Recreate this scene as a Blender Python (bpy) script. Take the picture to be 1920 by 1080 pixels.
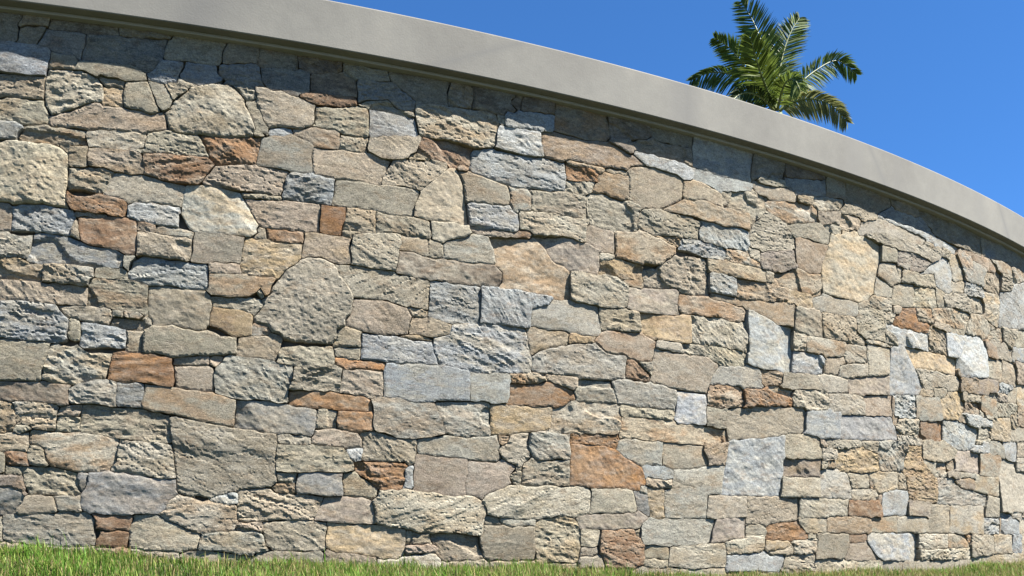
import bpy, bmesh, math, random
import numpy as np
from mathutils import Vector
from mathutils.geometry import delaunay_2d_cdt

for o in list(bpy.data.objects):
    bpy.data.objects.remove(o)
scene = bpy.context.scene
COL = scene.collection
rad = math.radians

# ------------------------------------------------------------------ camera
EYE = 1.10                                  # eye height above the foot of the lawn
cam_d = bpy.data.cameras.new('camera')
cam = bpy.data.objects.new('camera', cam_d)
COL.objects.link(cam)
cam.location = (0, 0, EYE)
cam.rotation_euler = (rad(90), 0, 0)
cam_d.sensor_width = 36
cam_d.lens = 36 * 1700 / 1920
cam_d.shift_y = 557 / 1920
cam_d.clip_end = 4000
scene.camera = cam

# ------------------------------------------------------------------ light
SUN_AZ, SUN_EL = rad(108), rad(58)          # azimuth clockwise from +Y
world = bpy.data.worlds.new('World')
scene.world = world
world.use_nodes = True
nt = world.node_tree
sky = nt.nodes.new('ShaderNodeTexSky')
sky.sky_type = 'NISHITA'
sky.sun_disc = False
sky.sun_elevation = SUN_EL
sky.sun_rotation = SUN_AZ
sky.altitude = 3000
sky.air_density = 1.0
sky.dust_density = 0.0
sky.ozone_density = 8.0
bg = nt.nodes['Background']
bg.inputs['Strength'].default_value = 0.051
hsv = nt.nodes.new('ShaderNodeHueSaturation')   # the camera's vivid blue, over the whole sky alike
hsv.inputs['Saturation'].default_value = 1.13
nt.links.new(sky.outputs['Color'], hsv.inputs['Color'])
nt.links.new(hsv.outputs['Color'], bg.inputs['Color'])
sun_d = bpy.data.lights.new('sun', 'SUN')
sun_d.energy = 5.0
sun_d.angle = rad(0.5)
sun_d.color = (1.0, 0.95, 0.87)
sun = bpy.data.objects.new('sun', sun_d)
COL.objects.link(sun)
sdir = Vector((math.cos(SUN_EL) * math.sin(SUN_AZ), math.cos(SUN_EL) * math.cos(SUN_AZ), math.sin(SUN_EL)))
sun.rotation_euler = sdir.to_track_quat('Z', 'Y').to_euler()
sun.location = (6, -4, 12)
vs = scene.view_settings
vs.view_transform = 'Standard'
vs.look = 'None'
vs.exposure = 2.24
vs.gamma = 1.0
vs.use_curve_mapping = False

# ------------------------------------------------------------------ helpers
rng = np.random.default_rng(11)
CX, CY = -5.67, 19.66                       # centre of the curve of the wall
RW = 15.62                                  # radius of the mean stone face
RC = 15.70                                  # radius of the coping's face
ZC0, ZC1 = 2.78 + EYE, 3.028 + EYE          # coping bottom and top


def srgb(r, g, b):
    f = lambda c: (c / 255 / 12.92) if c <= 10 else ((c / 255 + 0.055) / 1.055) ** 2.4
    return np.array([f(r), f(g), f(b)])


def tag(o, label=None, cat=None, group=None, kind=None):
    if label: o['label'] = label
    if cat: o['category'] = cat
    if group: o['group'] = group
    if kind: o['kind'] = kind
    return o


def link(name, mesh, parent=None, loc=(0, 0, 0)):
    o = bpy.data.objects.new(name, mesh)
    COL.objects.link(o)
    o.location = loc
    if parent is not None:
        o.parent = parent
    return o


def add_attr(me, name, typ, data):
    a = me.attributes.new(name, typ, 'POINT')
    if typ == 'FLOAT_COLOR':
        d = np.ones((len(data), 4), np.float32); d[:, :3] = data
        a.data.foreach_set('color', d.ravel())
    else:
        a.data.foreach_set('value', np.asarray(data, np.float32))


def mesh_np(name, V, F, mat, smooth=True):
    """V (n,3); F list/array of tris or quads"""
    me = bpy.data.meshes.new(name)
    F = np.asarray(F, np.int32)
    k = F.shape[1]
    me.vertices.add(len(V)); me.vertices.foreach_set('co', np.asarray(V, np.float32).ravel())
    me.loops.add(F.size); me.loops.foreach_set('vertex_index', F.ravel())
    me.polygons.add(len(F)); me.polygons.foreach_set('loop_start', np.arange(0, F.size, k, dtype=np.int32))
    me.update(calc_edges=True)
    me.polygons.foreach_set('use_smooth', np.full(len(F), smooth, dtype=bool))
    me.materials.append(mat)
    me.update()
    return me


class N:
    """small helper for node materials"""
    def __init__(self, name):
        self.m = bpy.data.materials.new(name); self.m.use_nodes = True
        self.t = self.m.node_tree
        self.b = self.t.nodes['Principled BSDF']
    def n(self, typ, **kw):
        x = self.t.nodes.new('ShaderNode' + typ)
        for k, v in kw.items():
            if k in x.inputs: x.inputs[k].default_value = v
            else: setattr(x, k, v)
        return x
    def l(self, a, b):
        self.t.links.new(a, b)
    def noise(self, vec, scale, detail=4, rough=.6, dim=None):
        x = self.n('TexNoise', Scale=scale, Detail=detail, Roughness=rough)
        self.l(vec, x.inputs['Vector']); return x.outputs['Fac']
    def ramp(self, fac, stops):
        r = self.n('ValToRGB'); e = r.color_ramp.elements
        while len(e) < len(stops): e.new(0.5)
        for q, (p, c) in zip(e, stops):
            q.position = p; q.color = (*c, 1) if len(c) == 3 else c
        self.l(fac, r.inputs['Fac']); return r.outputs['Color']
    def math(self, op, a, b=None, clamp=False):
        x = self.n('Math', operation=op); x.use_clamp = clamp
        for i, v in enumerate((a, b)):
            if v is None: continue
            if isinstance(v, (int, float)): x.inputs[i].default_value = v
            else: self.l(v, x.inputs[i])
        return x.outputs[0]
    def mix(self, fac, a, b, blend='MIX'):
        x = self.n('Mix', data_type='RGBA', blend_type=blend)
        for i, v in ((0, fac), (6, a), (7, b)):
            if isinstance(v, (int, float)): x.inputs[i].default_value = v
            elif isinstance(v, tuple): x.inputs[i].default_value = (*v, 1)
            else: self.l(v, x.inputs[i])
        return x.outputs[2]
    def bump(self, h, strength, dist, normal=None):
        x = self.n('Bump', Strength=strength, Distance=dist)
        self.l(h, x.inputs['Height'])
        if normal is not None: self.l(normal, x.inputs['Normal'])
        return x.outputs['Normal']


# ------------------------------------------------------------------ materials
def stone_material():
    k = N('split_stone')
    geo = k.n('NewGeometry')
    seed = k.n('Attribute', attribute_name='seed').outputs['Fac']
    off = k.n('CombineXYZ'); k.l(seed, off.inputs[0]); k.l(k.math('MULTIPLY', seed, 1.7), off.inputs[1]); k.l(k.math('MULTIPLY', seed, 2.3), off.inputs[2])
    pv = k.n('VectorMath', operation='ADD'); k.l(geo.outputs['Position'], pv.inputs[0]); k.l(off.outputs[0], pv.inputs[1])
    pos = pv.outputs[0]
    st = k.n('Mapping'); st.inputs['Scale'].default_value = (1, 1, 2.2); k.l(pos, st.inputs['Vector'])
    strat = st.outputs[0]
    c1 = k.n('Attribute', attribute_name='tint').outputs['Color']
    c2 = k.n('Attribute', attribute_name='stain').outputs['Color']
    n1 = k.noise(strat, 6, 5, .62)
    m1 = k.ramp(n1, [(.44, (0, 0, 0)), (.58, (1, 1, 1))])
    col = k.mix(m1, c1, c2)
    # weathering that runs on from stone to stone, bleached patches, mineral speckle
    n6 = k.noise(geo.outputs['Position'], 3.2, 5, .7)
    col = k.mix(k.ramp(n6, [(.40, (0, 0, 0)), (.68, (.34, .34, .34))]), col, (0.174, 0.162, 0.134))
    n5 = k.noise(strat, 12, 6, .72)
    col = k.mix(k.ramp(n5, [(.48, (0, 0, 0)), (.70, (.7, .7, .7))]), col, k.mix(.55, col, (0.281, 0.264, 0.225)))
    n7 = k.noise(strat, 9, 6, .72)
    col = k.mix(k.ramp(n7, [(.54, (0, 0, 0)), (.66, (.65, .65, .65))]), col, k.mix(.6, col, (0.132, 0.083, 0.044)))
    # hairline splits along the bedding, filled with dirt
    mpc = k.n('Mapping'); mpc.inputs['Scale'].default_value = (1, 1, 3.0); mpc.inputs['Rotation'].default_value = (0, .25, 0); k.l(pos, mpc.inputs['Vector'])
    cr = k.noise(mpc.outputs[0], 13, 5, .62)
    crk = k.math('ABSOLUTE', k.math('SUBTRACT', cr, .5))
    brk = k.noise(pos, 8, 3, .6)
    crf = k.math('MULTIPLY', k.ramp(crk, [(.0, (1, 1, 1)), (.016, (0, 0, 0))]), k.ramp(brk, [(.48, (0, 0, 0)), (.56, (.75, .75, .75))]))
    crf = k.math('MULTIPLY', crf, k.math('SUBTRACT', k.n('Attribute', attribute_name='rough').outputs['Fac'], .12, clamp=True))
    col = k.mix(crf, col, (.045, .04, .033))
    n2 = k.noise(pos, 140, 3, .75)
    col = k.mix(1.0, col, k.ramp(n2, [(.28, (.58, .58, .58)), (.5, (1, 1, 1)), (.72, (1.40, 1.38, 1.35))]), 'MULTIPLY')
    n3 = k.noise(strat, 34, 5, .75)
    col = k.mix(1.0, col, k.ramp(n3, [(.3, (.66, .66, .67)), (.5, (1.0, 1.0, 1.0)), (.7, (1.28, 1.27, 1.24))]), 'MULTIPLY')
    n4 = k.noise(strat, 22, 6, .78)
    col = k.mix(k.ramp(n4, [(.60, (0, 0, 0)), (.74, (.7, .7, .7))]), col, (.055, .050, .042))
    k.l(col, k.b.inputs['Base Color'])
    k.b.inputs['Roughness'].default_value = .95
    k.b.inputs['Specular IOR Level'].default_value = .15
    rough = k.n('Attribute', attribute_name='rough').outputs['Fac']
    mp2 = k.n('Mapping'); mp2.inputs['Scale'].default_value = (1, 1, 2.7); mp2.inputs['Rotation'].default_value = (0, .35, 0); k.l(pos, mp2.inputs['Vector'])
    b1 = k.noise(mp2.outputs[0], 52, 6, .75)
    b1 = k.math('ABSOLUTE', k.math('SUBTRACT', b1, .5))                   # sharp splinters
    b2 = k.noise(pos, 170, 3, .7)
    h = k.math('ADD', k.math('MULTIPLY', b1, -1.6), k.math('MULTIPLY', b2, .30))
    h = k.math('SUBTRACT', k.math('MULTIPLY', h, rough), k.math('MULTIPLY', crf, .35))
    k.l(k.bump(h, .9, .0095), k.b.inputs['Normal'])
    return k.m


def concrete_material():
    k = N('cast_concrete')
    tc = k.n('TexCoord'); p = tc.outputs['Object']
    uv = k.n('Attribute', attribute_name='run').outputs['Vector']      # along the wall, up
    n1 = k.noise(p, 1.6, 5, .6); n2 = k.noise(p, 14, 5, .65); n3 = k.noise(p, 120, 3, .6)
    col = k.ramp(n1, [(.3, (0.109, 0.105, 0.095)), (.52, (0.129, 0.125, 0.112)), (.72, (0.146, 0.140, 0.124))])
    col = k.mix(1.0, col, k.ramp(n2, [(.3, (.93, .93, .93)), (.7, (1.05, 1.05, 1.04))]), 'MULTIPLY')
    col = k.mix(1.0, col, k.ramp(n3, [(.3, (.95, .95, .95)), (.7, (1.04, 1.04, 1.04))]), 'MULTIPLY')
    # damp streaks: soft upright bands at random
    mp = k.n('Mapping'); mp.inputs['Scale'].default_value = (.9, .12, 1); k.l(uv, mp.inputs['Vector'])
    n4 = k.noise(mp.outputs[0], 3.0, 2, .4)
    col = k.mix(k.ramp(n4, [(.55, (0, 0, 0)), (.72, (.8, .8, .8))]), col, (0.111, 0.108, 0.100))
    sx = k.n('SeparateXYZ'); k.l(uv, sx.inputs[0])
    for s0, sl, w in ((5.31, 2.2, .13), (6.92, 0.0, .16), (8.67, -.76, .075), (10.36, -.77, .08), (4.1, .5, .35)):  # soft cast shadows painted into the concrete's colour, plus one broad darker zone
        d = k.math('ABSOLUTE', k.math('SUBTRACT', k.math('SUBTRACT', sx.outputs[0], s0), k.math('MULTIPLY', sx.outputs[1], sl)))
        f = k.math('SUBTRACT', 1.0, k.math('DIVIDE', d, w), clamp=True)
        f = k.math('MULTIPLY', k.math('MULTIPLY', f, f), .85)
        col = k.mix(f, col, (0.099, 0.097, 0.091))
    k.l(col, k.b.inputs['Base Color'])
    k.b.inputs['Roughness'].default_value = .85
    k.b.inputs['Specular IOR Level'].default_value = .3
    k.l(k.bump(k.math('ADD', n3, k.math('MULTIPLY', n2, .8)), .17, .004), k.b.inputs['Normal'])
    return k.m


def simple(name, c, rough=.9, ns=20, var=.25, bump=.0):
    k = N(name); p = k.n('TexCoord').outputs['Object']
    n1 = k.noise(p, ns, 5, .65)
    lo = tuple(x * (1 - var) for x in c); hi = tuple(x * (1 + var) for x in c)
    k.l(k.ramp(n1, [(.3, lo), (.7, hi)]), k.b.inputs['Base Color'])
    k.b.inputs['Roughness'].default_value = rough
    if bump: k.l(k.bump(n1, .6, bump), k.b.inputs['Normal'])
    return k.m


def leaf_material(name, attr, trans=.3, rough=.5):
    k = N(name)
    c = k.n('Attribute', attribute_name=attr).outputs['Color']
    k.l(c, k.b.inputs['Base Color']); k.b.inputs['Roughness'].default_value = rough
    k.b.inputs['Specular IOR Level'].default_value = .15
    tr = k.n('BsdfTranslucent'); k.l(c, tr.inputs['Color'])
    mx = k.n('MixShader'); mx.inputs[0].default_value = trans
    out = k.t.nodes['Material Output']
    k.l(k.b.outputs[0], mx.inputs[1]); k.l(tr.outputs[0], mx.inputs[2]); k.l(mx.outputs[0], out.inputs['Surface'])
    return k.m


M_STONE = stone_material()
M_CONC = concrete_material()
M_MORTAR = simple('recessed_mortar', (.05, .046, .04), .95, 30, .35, .01)
M_STRIP = simple('soffit_bead', (.19, .18, .165), .8, 10, .1)
M_SOIL = simple('lawn_soil', (.028, .034, .012), .95, 3, .35, .02)
M_GRASS = leaf_material('grass_blades', 'tint', .35, .55)
M_PALM = leaf_material('palm_leaf', 'tint', .30, .6)
M_RACHIS = simple('palm_stalk', (.095, .115, .032), .5, 8, .2)
M_TRUNK = simple('palm_trunk', (.21, .185, .15), .9, 6, .3, .01)
M_SHAFT = simple('palm_crownshaft', (.10, .16, .05), .5, 4, .2)

# ------------------------------------------------------------------ ground
GS = np.array([-30, 3.2, 4.2, 5.6, 6.75, 7.9, 9.2, 11.0, 40])
GZ = np.array([.16, .150, .115, .074, .058, .042, .100, .158, .15])


def base_z(s):
    return np.interp(s, GS, GZ)


def fall(d):                                # drop of the lawn at distance d from the wall
    d = np.maximum(d, 0)
    return np.interp(d, [0, 1.2, 2.5, 3.6, 4.6, 6, 900], [0, .22, .62, .98, 1.18, 1.26, 1.30])


def wall_pt(s, r, z):
    th = np.asarray(s) / RW
    return np.stack([CX + r * np.sin(th), CY - r * np.cos(th), np.broadcast_to(np.asarray(z), np.shape(th * r))], -1)


def ground_z(s, r):
    return EYE + base_z(s) - fall(r - RW) + .015 * np.sin(np.asarray(s) * 2.7 + np.asarray(r) * 1.9)


def build_ground():
    th = np.concatenate([np.linspace(-math.pi, -.2, 40)[:-1], np.linspace(-.2, 1.2, 150), np.linspace(1.2, math.pi, 40)[1:-1]])
    rr = np.concatenate([[.01, 4, 8, 12, 14, 15], np.linspace(15.3, 17.5, 24), np.linspace(18, 24, 13), [28, 36, 50, 80, 140, 260, 500, 1200, 2500]])
    T, Rr = np.meshgrid(th, rr)
    S = T * RW
    Z = ground_z(S, Rr)
    far = np.clip((Rr - 22) / 10, 0, 1)
    Z = Z * (1 - far) + (-.18) * far
    V = np.stack([CX + Rr * np.sin(T), CY - Rr * np.cos(T), Z], -1).reshape(-1, 3)
    n = len(th); F = []
    for j in range(len(rr) - 1):
        for i in range(n):
            a = j * n + i; b = j * n + (i + 1) % n
            F.append((a, a + n, b + n, b))
    o = link('lawn_ground', mesh_np('lawn_ground', V, F, M_SOIL))
    tag(o, kind='structure')


build_ground()

# ------------------------------------------------------------------ noise
TAB = np.random.default_rng(3).random((256, 256)) * 2 - 1


def vnoise(x, y):
    xi = np.floor(x).astype(int); yi = np.floor(y).astype(int)
    fx = x - xi; fy = y - yi
    fx = fx * fx * fx * (fx * (fx * 6 - 15) + 10); fy = fy * fy * fy * (fy * (fy * 6 - 15) + 10)
    a = TAB[yi % 256, xi % 256]; b = TAB[yi % 256, (xi + 1) % 256]
    c = TAB[(yi + 1) % 256, xi % 256]; d = TAB[(yi + 1) % 256, (xi + 1) % 256]
    return (a + (b - a) * fx) * (1 - fy) + (c + (d - c) * fx) * fy


def fbm(x, y, o=3):
    s = 0; a = 1.0
    for k in range(o):
        s = s + a * vnoise(x + 17.3 * k, y + 9.1 * k); a *= .5; x = x * 2.03; y = y * 2.03
    return s


# ------------------------------------------------------------------ the wall
wall = bpy.data.objects.new('stone_wall', None)
COL.objects.link(wall)
WO = wall_pt(7.0, RW, EYE)
WO = np.array([WO[0], WO[1], EYE + .05])
wall.location = WO
tag(wall, 'tall curved retaining wall of mixed split stones under a smooth grey concrete coping', 'wall', kind='thing')

TINT = dict(S=(166, 159, 141), C=(183, 176, 159), T=(176, 164, 143), G=(168, 166, 155), B=(157, 162, 164), L=(180, 184, 182),
            P=(175, 161, 143), Y=(178, 157, 124), O=(162, 121, 80), R=(144, 113, 86), E=(163, 141, 115), M=(148, 138, 127),
            D=(141, 141, 138), K=(152, 142, 124), W=(127, 114, 100), N=(180, 171, 154))
STAIN = dict(S=(172, 158, 131), C=(178, 162, 134), T=(165, 146, 117), G=(172, 163, 145), B=(168, 165, 156), L=(170, 170, 166),
             P=(160, 139, 117), Y=(164, 136, 99), O=(147, 106, 68), R=(152, 122, 93), E=(150, 128, 104), M=(152, 136, 120),
             D=(146, 141, 132), K=(164, 147, 121), W=(136, 116, 97), N=(168, 158, 141))
ALB = 0.505


def chaikin(P):
    Q = np.roll(P, -1, 0)
    return np.stack([.9 * P + .1 * Q, .1 * P + .9 * Q], 1).reshape(-1, 2)


def resample(P, h):
    Q = np.roll(P, -1, 0); out = []
    for a, b in zip(P, Q):
        n = max(1, int(round(np.hypot(*(b - a)) / h)))
        for k in range(n): out.append(a + (b - a) * k / n)
    return np.array(out)


def edge_dist(X, P):
    A = P; B = np.roll(P, -1, 0); E = B - A
    W = X[:, None, :] - A[None]
    t = np.clip((W * E).sum(-1) / ((E * E).sum(-1) + 1e-12), 0, 1)
    D = W - t[..., None] * E
    return np.sqrt((D * D).sum(-1).min(1))


def inside(X, P):
    A = P; B = np.roll(P, -1, 0)
    x = X[:, 0:1]; y = X[:, 1:2]
    c = (A[:, 1] > y) != (B[:, 1] > y)
    dy = B[:, 1] - A[:, 1]; dy = np.where(dy == 0, 1e-9, dy)
    return ((c & (x < A[:, 0] + (y - A[:, 1]) * (B[:, 0] - A[:, 0]) / dy)).sum(1) % 2) == 1


def relief(p, d, code, flag, q):
    """height of the stone's face above the mean face, in metres"""
    c = p.mean(0); e = p - c
    size = max(np.ptp(p[:, 0]), .05)
    ang = q.normal(0, .28) - .12
    u = e[:, 0] * math.cos(ang) + e[:, 1] * math.sin(ang)
    v = -e[:, 0] * math.sin(ang) + e[:, 1] * math.cos(ang)
    o = q.uniform(0, 200, 2)
    lift = q.random() ** 2 * .017
    if flag == 'f':
        h = lift * .8 + e[:, 0] * q.normal(0, .025) + e[:, 1] * q.normal(0, .05)
        h += .0035 * fbm(u * 9 + o[0], v * 12 + o[1]) + .0012 * fbm(u * 45 + o[0], v * 60 + o[1], 2)
        if q.random() < .6:                 # one broken-off facet
            a = q.uniform(0, 6.28); k = (e[:, 0] * math.cos(a) + e[:, 1] * math.sin(a)) - size * q.uniform(.15, .3)
            h -= np.maximum(k, 0) * q.uniform(.1, .3)
        ew, dr = .002, .002
    elif flag == 'q':
        h = np.full(len(p), 9.0)
        for k in range(5):
            a = q.uniform(0, 6.28); sl = q.uniform(.03, .16)
            h = np.minimum(h, -sl * ((e[:, 0] * math.cos(a) + e[:, 1] * math.sin(a)) - q.uniform(0, .2) * size))
        h = .012 + lift * .5 + h - h.mean() + .004 * fbm(u * 9 + o[0], v * 12 + o[1]) + .0022 * fbm(u * 60 + o[0], v * 70 + o[1], 2)
        ew, dr = .008, .010
    else:
        # split face: a few facets, then sharp splinters along the bedding
        h = np.full(len(p), 9.0)
        for k in range(q.integers(3, 7)):
            a = q.uniform(0, 6.28); sl = q.uniform(.01, .10)
            off = q.uniform(-.1, .4) * size * .5
            h = np.minimum(h, -sl * ((e[:, 0] * math.cos(a) * .6 + e[:, 1] * math.sin(a)) - off))
        h = lift + h - h.mean()
        A = 1.6 if flag == 'h' else min(q.lognormal(-.2, .4), 1.45) * (.8 if size > .4 else 1)
        n1 = fbm(u * 6 + o[0], v * 11 + o[1], 3)
        r1 = fbm(u * 19 + o[1] + .6 * n1, v * 42 + o[0], 3)
        n2 = fbm(u * 48 + o[0] * 2, v * 80 + o[1], 2)
        kind = q.random()
        if kind < .30: A *= .35                                     # clean cleft face
        if .30 <= kind < .54:                                       # layered face: ledges along the bedding
            lay = v * q.uniform(22, 40) + .8 * n1 + .35 * r1
            fr = lay - np.floor(lay)
            h += A * .0050 * (vnoise(np.floor(lay) * 3.7 + o[0], u * 5 + o[1]) + np.clip(fr * 4, 0, 1) - .5)
            A *= .6
        if kind > .86:                                              # one big spall
            sp = fbm(u * 4.5 + o[1], v * 6 + o[0], 2)
            h -= .012 * np.clip((sp - .05) * 9, 0, 1)
        h += A * (.0040 * n1 + .0026 * r1 + .0015 * n2)
        w = v * q.uniform(13, 24) + 1.1 * n1 + u * q.uniform(-5, 5)
        h += A * .0050 * ((w - np.floor(w)) ** 2 - .33) * np.clip(.5 + fbm(u * 9 + o[1], v * 9, 2), 0, 1)
        if flag == 'w': h += .0018 * np.sin(v * 110 + 4 * fbm(u * 8 + o[0], v * 8, 2))
        if flag == 'v':
            k = v - u * .30 + .012 * n1
            h += .018 * (np.tanh((k - .03) / .03) * .5)
        ew, dr = q.uniform(.002, .005), q.uniform(.0, .005)
    t = np.clip(d / ew, 0, 1)
    h = h - dr * (1 - t * (2 - t))
    return np.clip(h - .008, -.034, .045)


def build_stone(line, idx, fine=True):
    head, *nums = line.split()
    out = '!' in head
    code = head[0]; flag = head[1] if len(head) > 1 and head[1] != '!' else ''
    mm = np.array(nums, float).reshape(-1, 2).cumsum(0) / 1000
    q = np.random.default_rng(1000 + idx)
    g = .0092 if fine and not out else .03
    P = mm
    keep = np.hypot(*(P - np.roll(P, 1, 0)).T) > .0015
    P = P[keep]
    P = resample(P, g * 1.1)
    o = q.uniform(0, 200, 2)                # chipped, uneven arris
    P = P + np.stack([fbm(P[:, 0] * 26 + o[0], P[:, 1] * 26 + o[1], 3), fbm(P[:, 0] * 26 + o[1], P[:, 1] * 26 + o[0], 3)], 1) * (.0012 if flag == 'f' else .0026)
    lo, hi = mm.min(0), mm.max(0)
    gx, gy = np.meshgrid(np.arange(lo[0], hi[0], g), np.arange(lo[1], hi[1], g * .87))
    gx[1::2] += g / 2
    G = np.stack([gx.ravel(), gy.ravel()], 1) + q.uniform(-.22, .22, (gx.size, 2)) * g
    G = G[inside(G, P)]
    if len(G):
        dd = edge_dist(G, P); G = G[dd > g * .5]
    # a ring just inside the arris keeps the edge crisp
    X = np.vstack([P, G]) if len(G) else P
    n = len(P)
    vs_, es_, fs_, *_ = delaunay_2d_cdt([Vector(x) for x in X], [], [list(range(n))], 1, 1e-6)
    X = np.array([tuple(v) for v in vs_])
    F = [tuple(f) for f in fs_]
    # boundary edges
    cnt = {}
    for f in F:
        for a, b in ((f[0], f[1]), (f[1], f[2]), (f[2], f[0])):
            cnt[(a, b)] = cnt.get((a, b), 0) + 1
    be = [e for e in cnt if (e[1], e[0]) not in cnt]
    d = edge_dist(X, P)
    h = relief(X, d, code, flag, q)
    bidx = sorted({i for e in be for i in e}); bm_ = {v: len(X) + k for k, v in enumerate(bidx)}
    nb = len(bidx)                          # sharp arris: the sides have a rim of their own
    S = np.concatenate([X[:, 0], X[bidx, 0], X[bidx, 0]]); Zz = np.concatenate([X[:, 1], X[bidx, 1], X[bidx, 1]])
    H = np.concatenate([h, h[bidx], np.full(nb, -.075)])
    for a, b in be:
        a, b = bm_[a], bm_[b]
        F.append((b, a, a + nb)); F.append((b, a + nb, b + nb))
    V = wall_pt(S, RW + H, Zz + EYE)
    jit = q.normal(1, .06) * np.array([1 + q.normal(0, .008), 1, 1 + q.normal(0, .016)])
    tint = srgb(*TINT[code]) * ALB * jit
    # the second tone of a stone is borrowed from the quarry's other beds
    other = q.choice(list({'O': 'ETRYK', 'R': 'EKOM', 'Y': 'TCES', 'E': 'TKMS', 'B': 'GSDL', 'L': 'GCBS', 'D': 'GMKB'}.get(code, 'SGTEKCPYO')))
    own = .68 if code in 'OR' else .45
    stain = (srgb(*STAIN[code]) * own + srgb(*TINT[other]) * (1 - own) * q.uniform(.8, 1.1)) * ALB * jit
    tint, stain = [np.maximum(c + (-.06 if code in 'OBRL' else .0) * (c - c.mean()), .01) for c in (tint, stain)]
    rough = {'f': .22, 'q': .75}.get(flag, 1.0) * q.uniform(.85, 1.15)
    return V, F, tint, stain, q.uniform(0, 60), rough


def stone_attrs(me, tint, stain, seed, rough):
    add_attr(me, 'tint', 'FLOAT_COLOR', tint); add_attr(me, 'stain', 'FLOAT_COLOR', stain)
    add_attr(me, 'seed', 'FLOAT', seed); add_attr(me, 'rough', 'FLOAT', rough)


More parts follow.
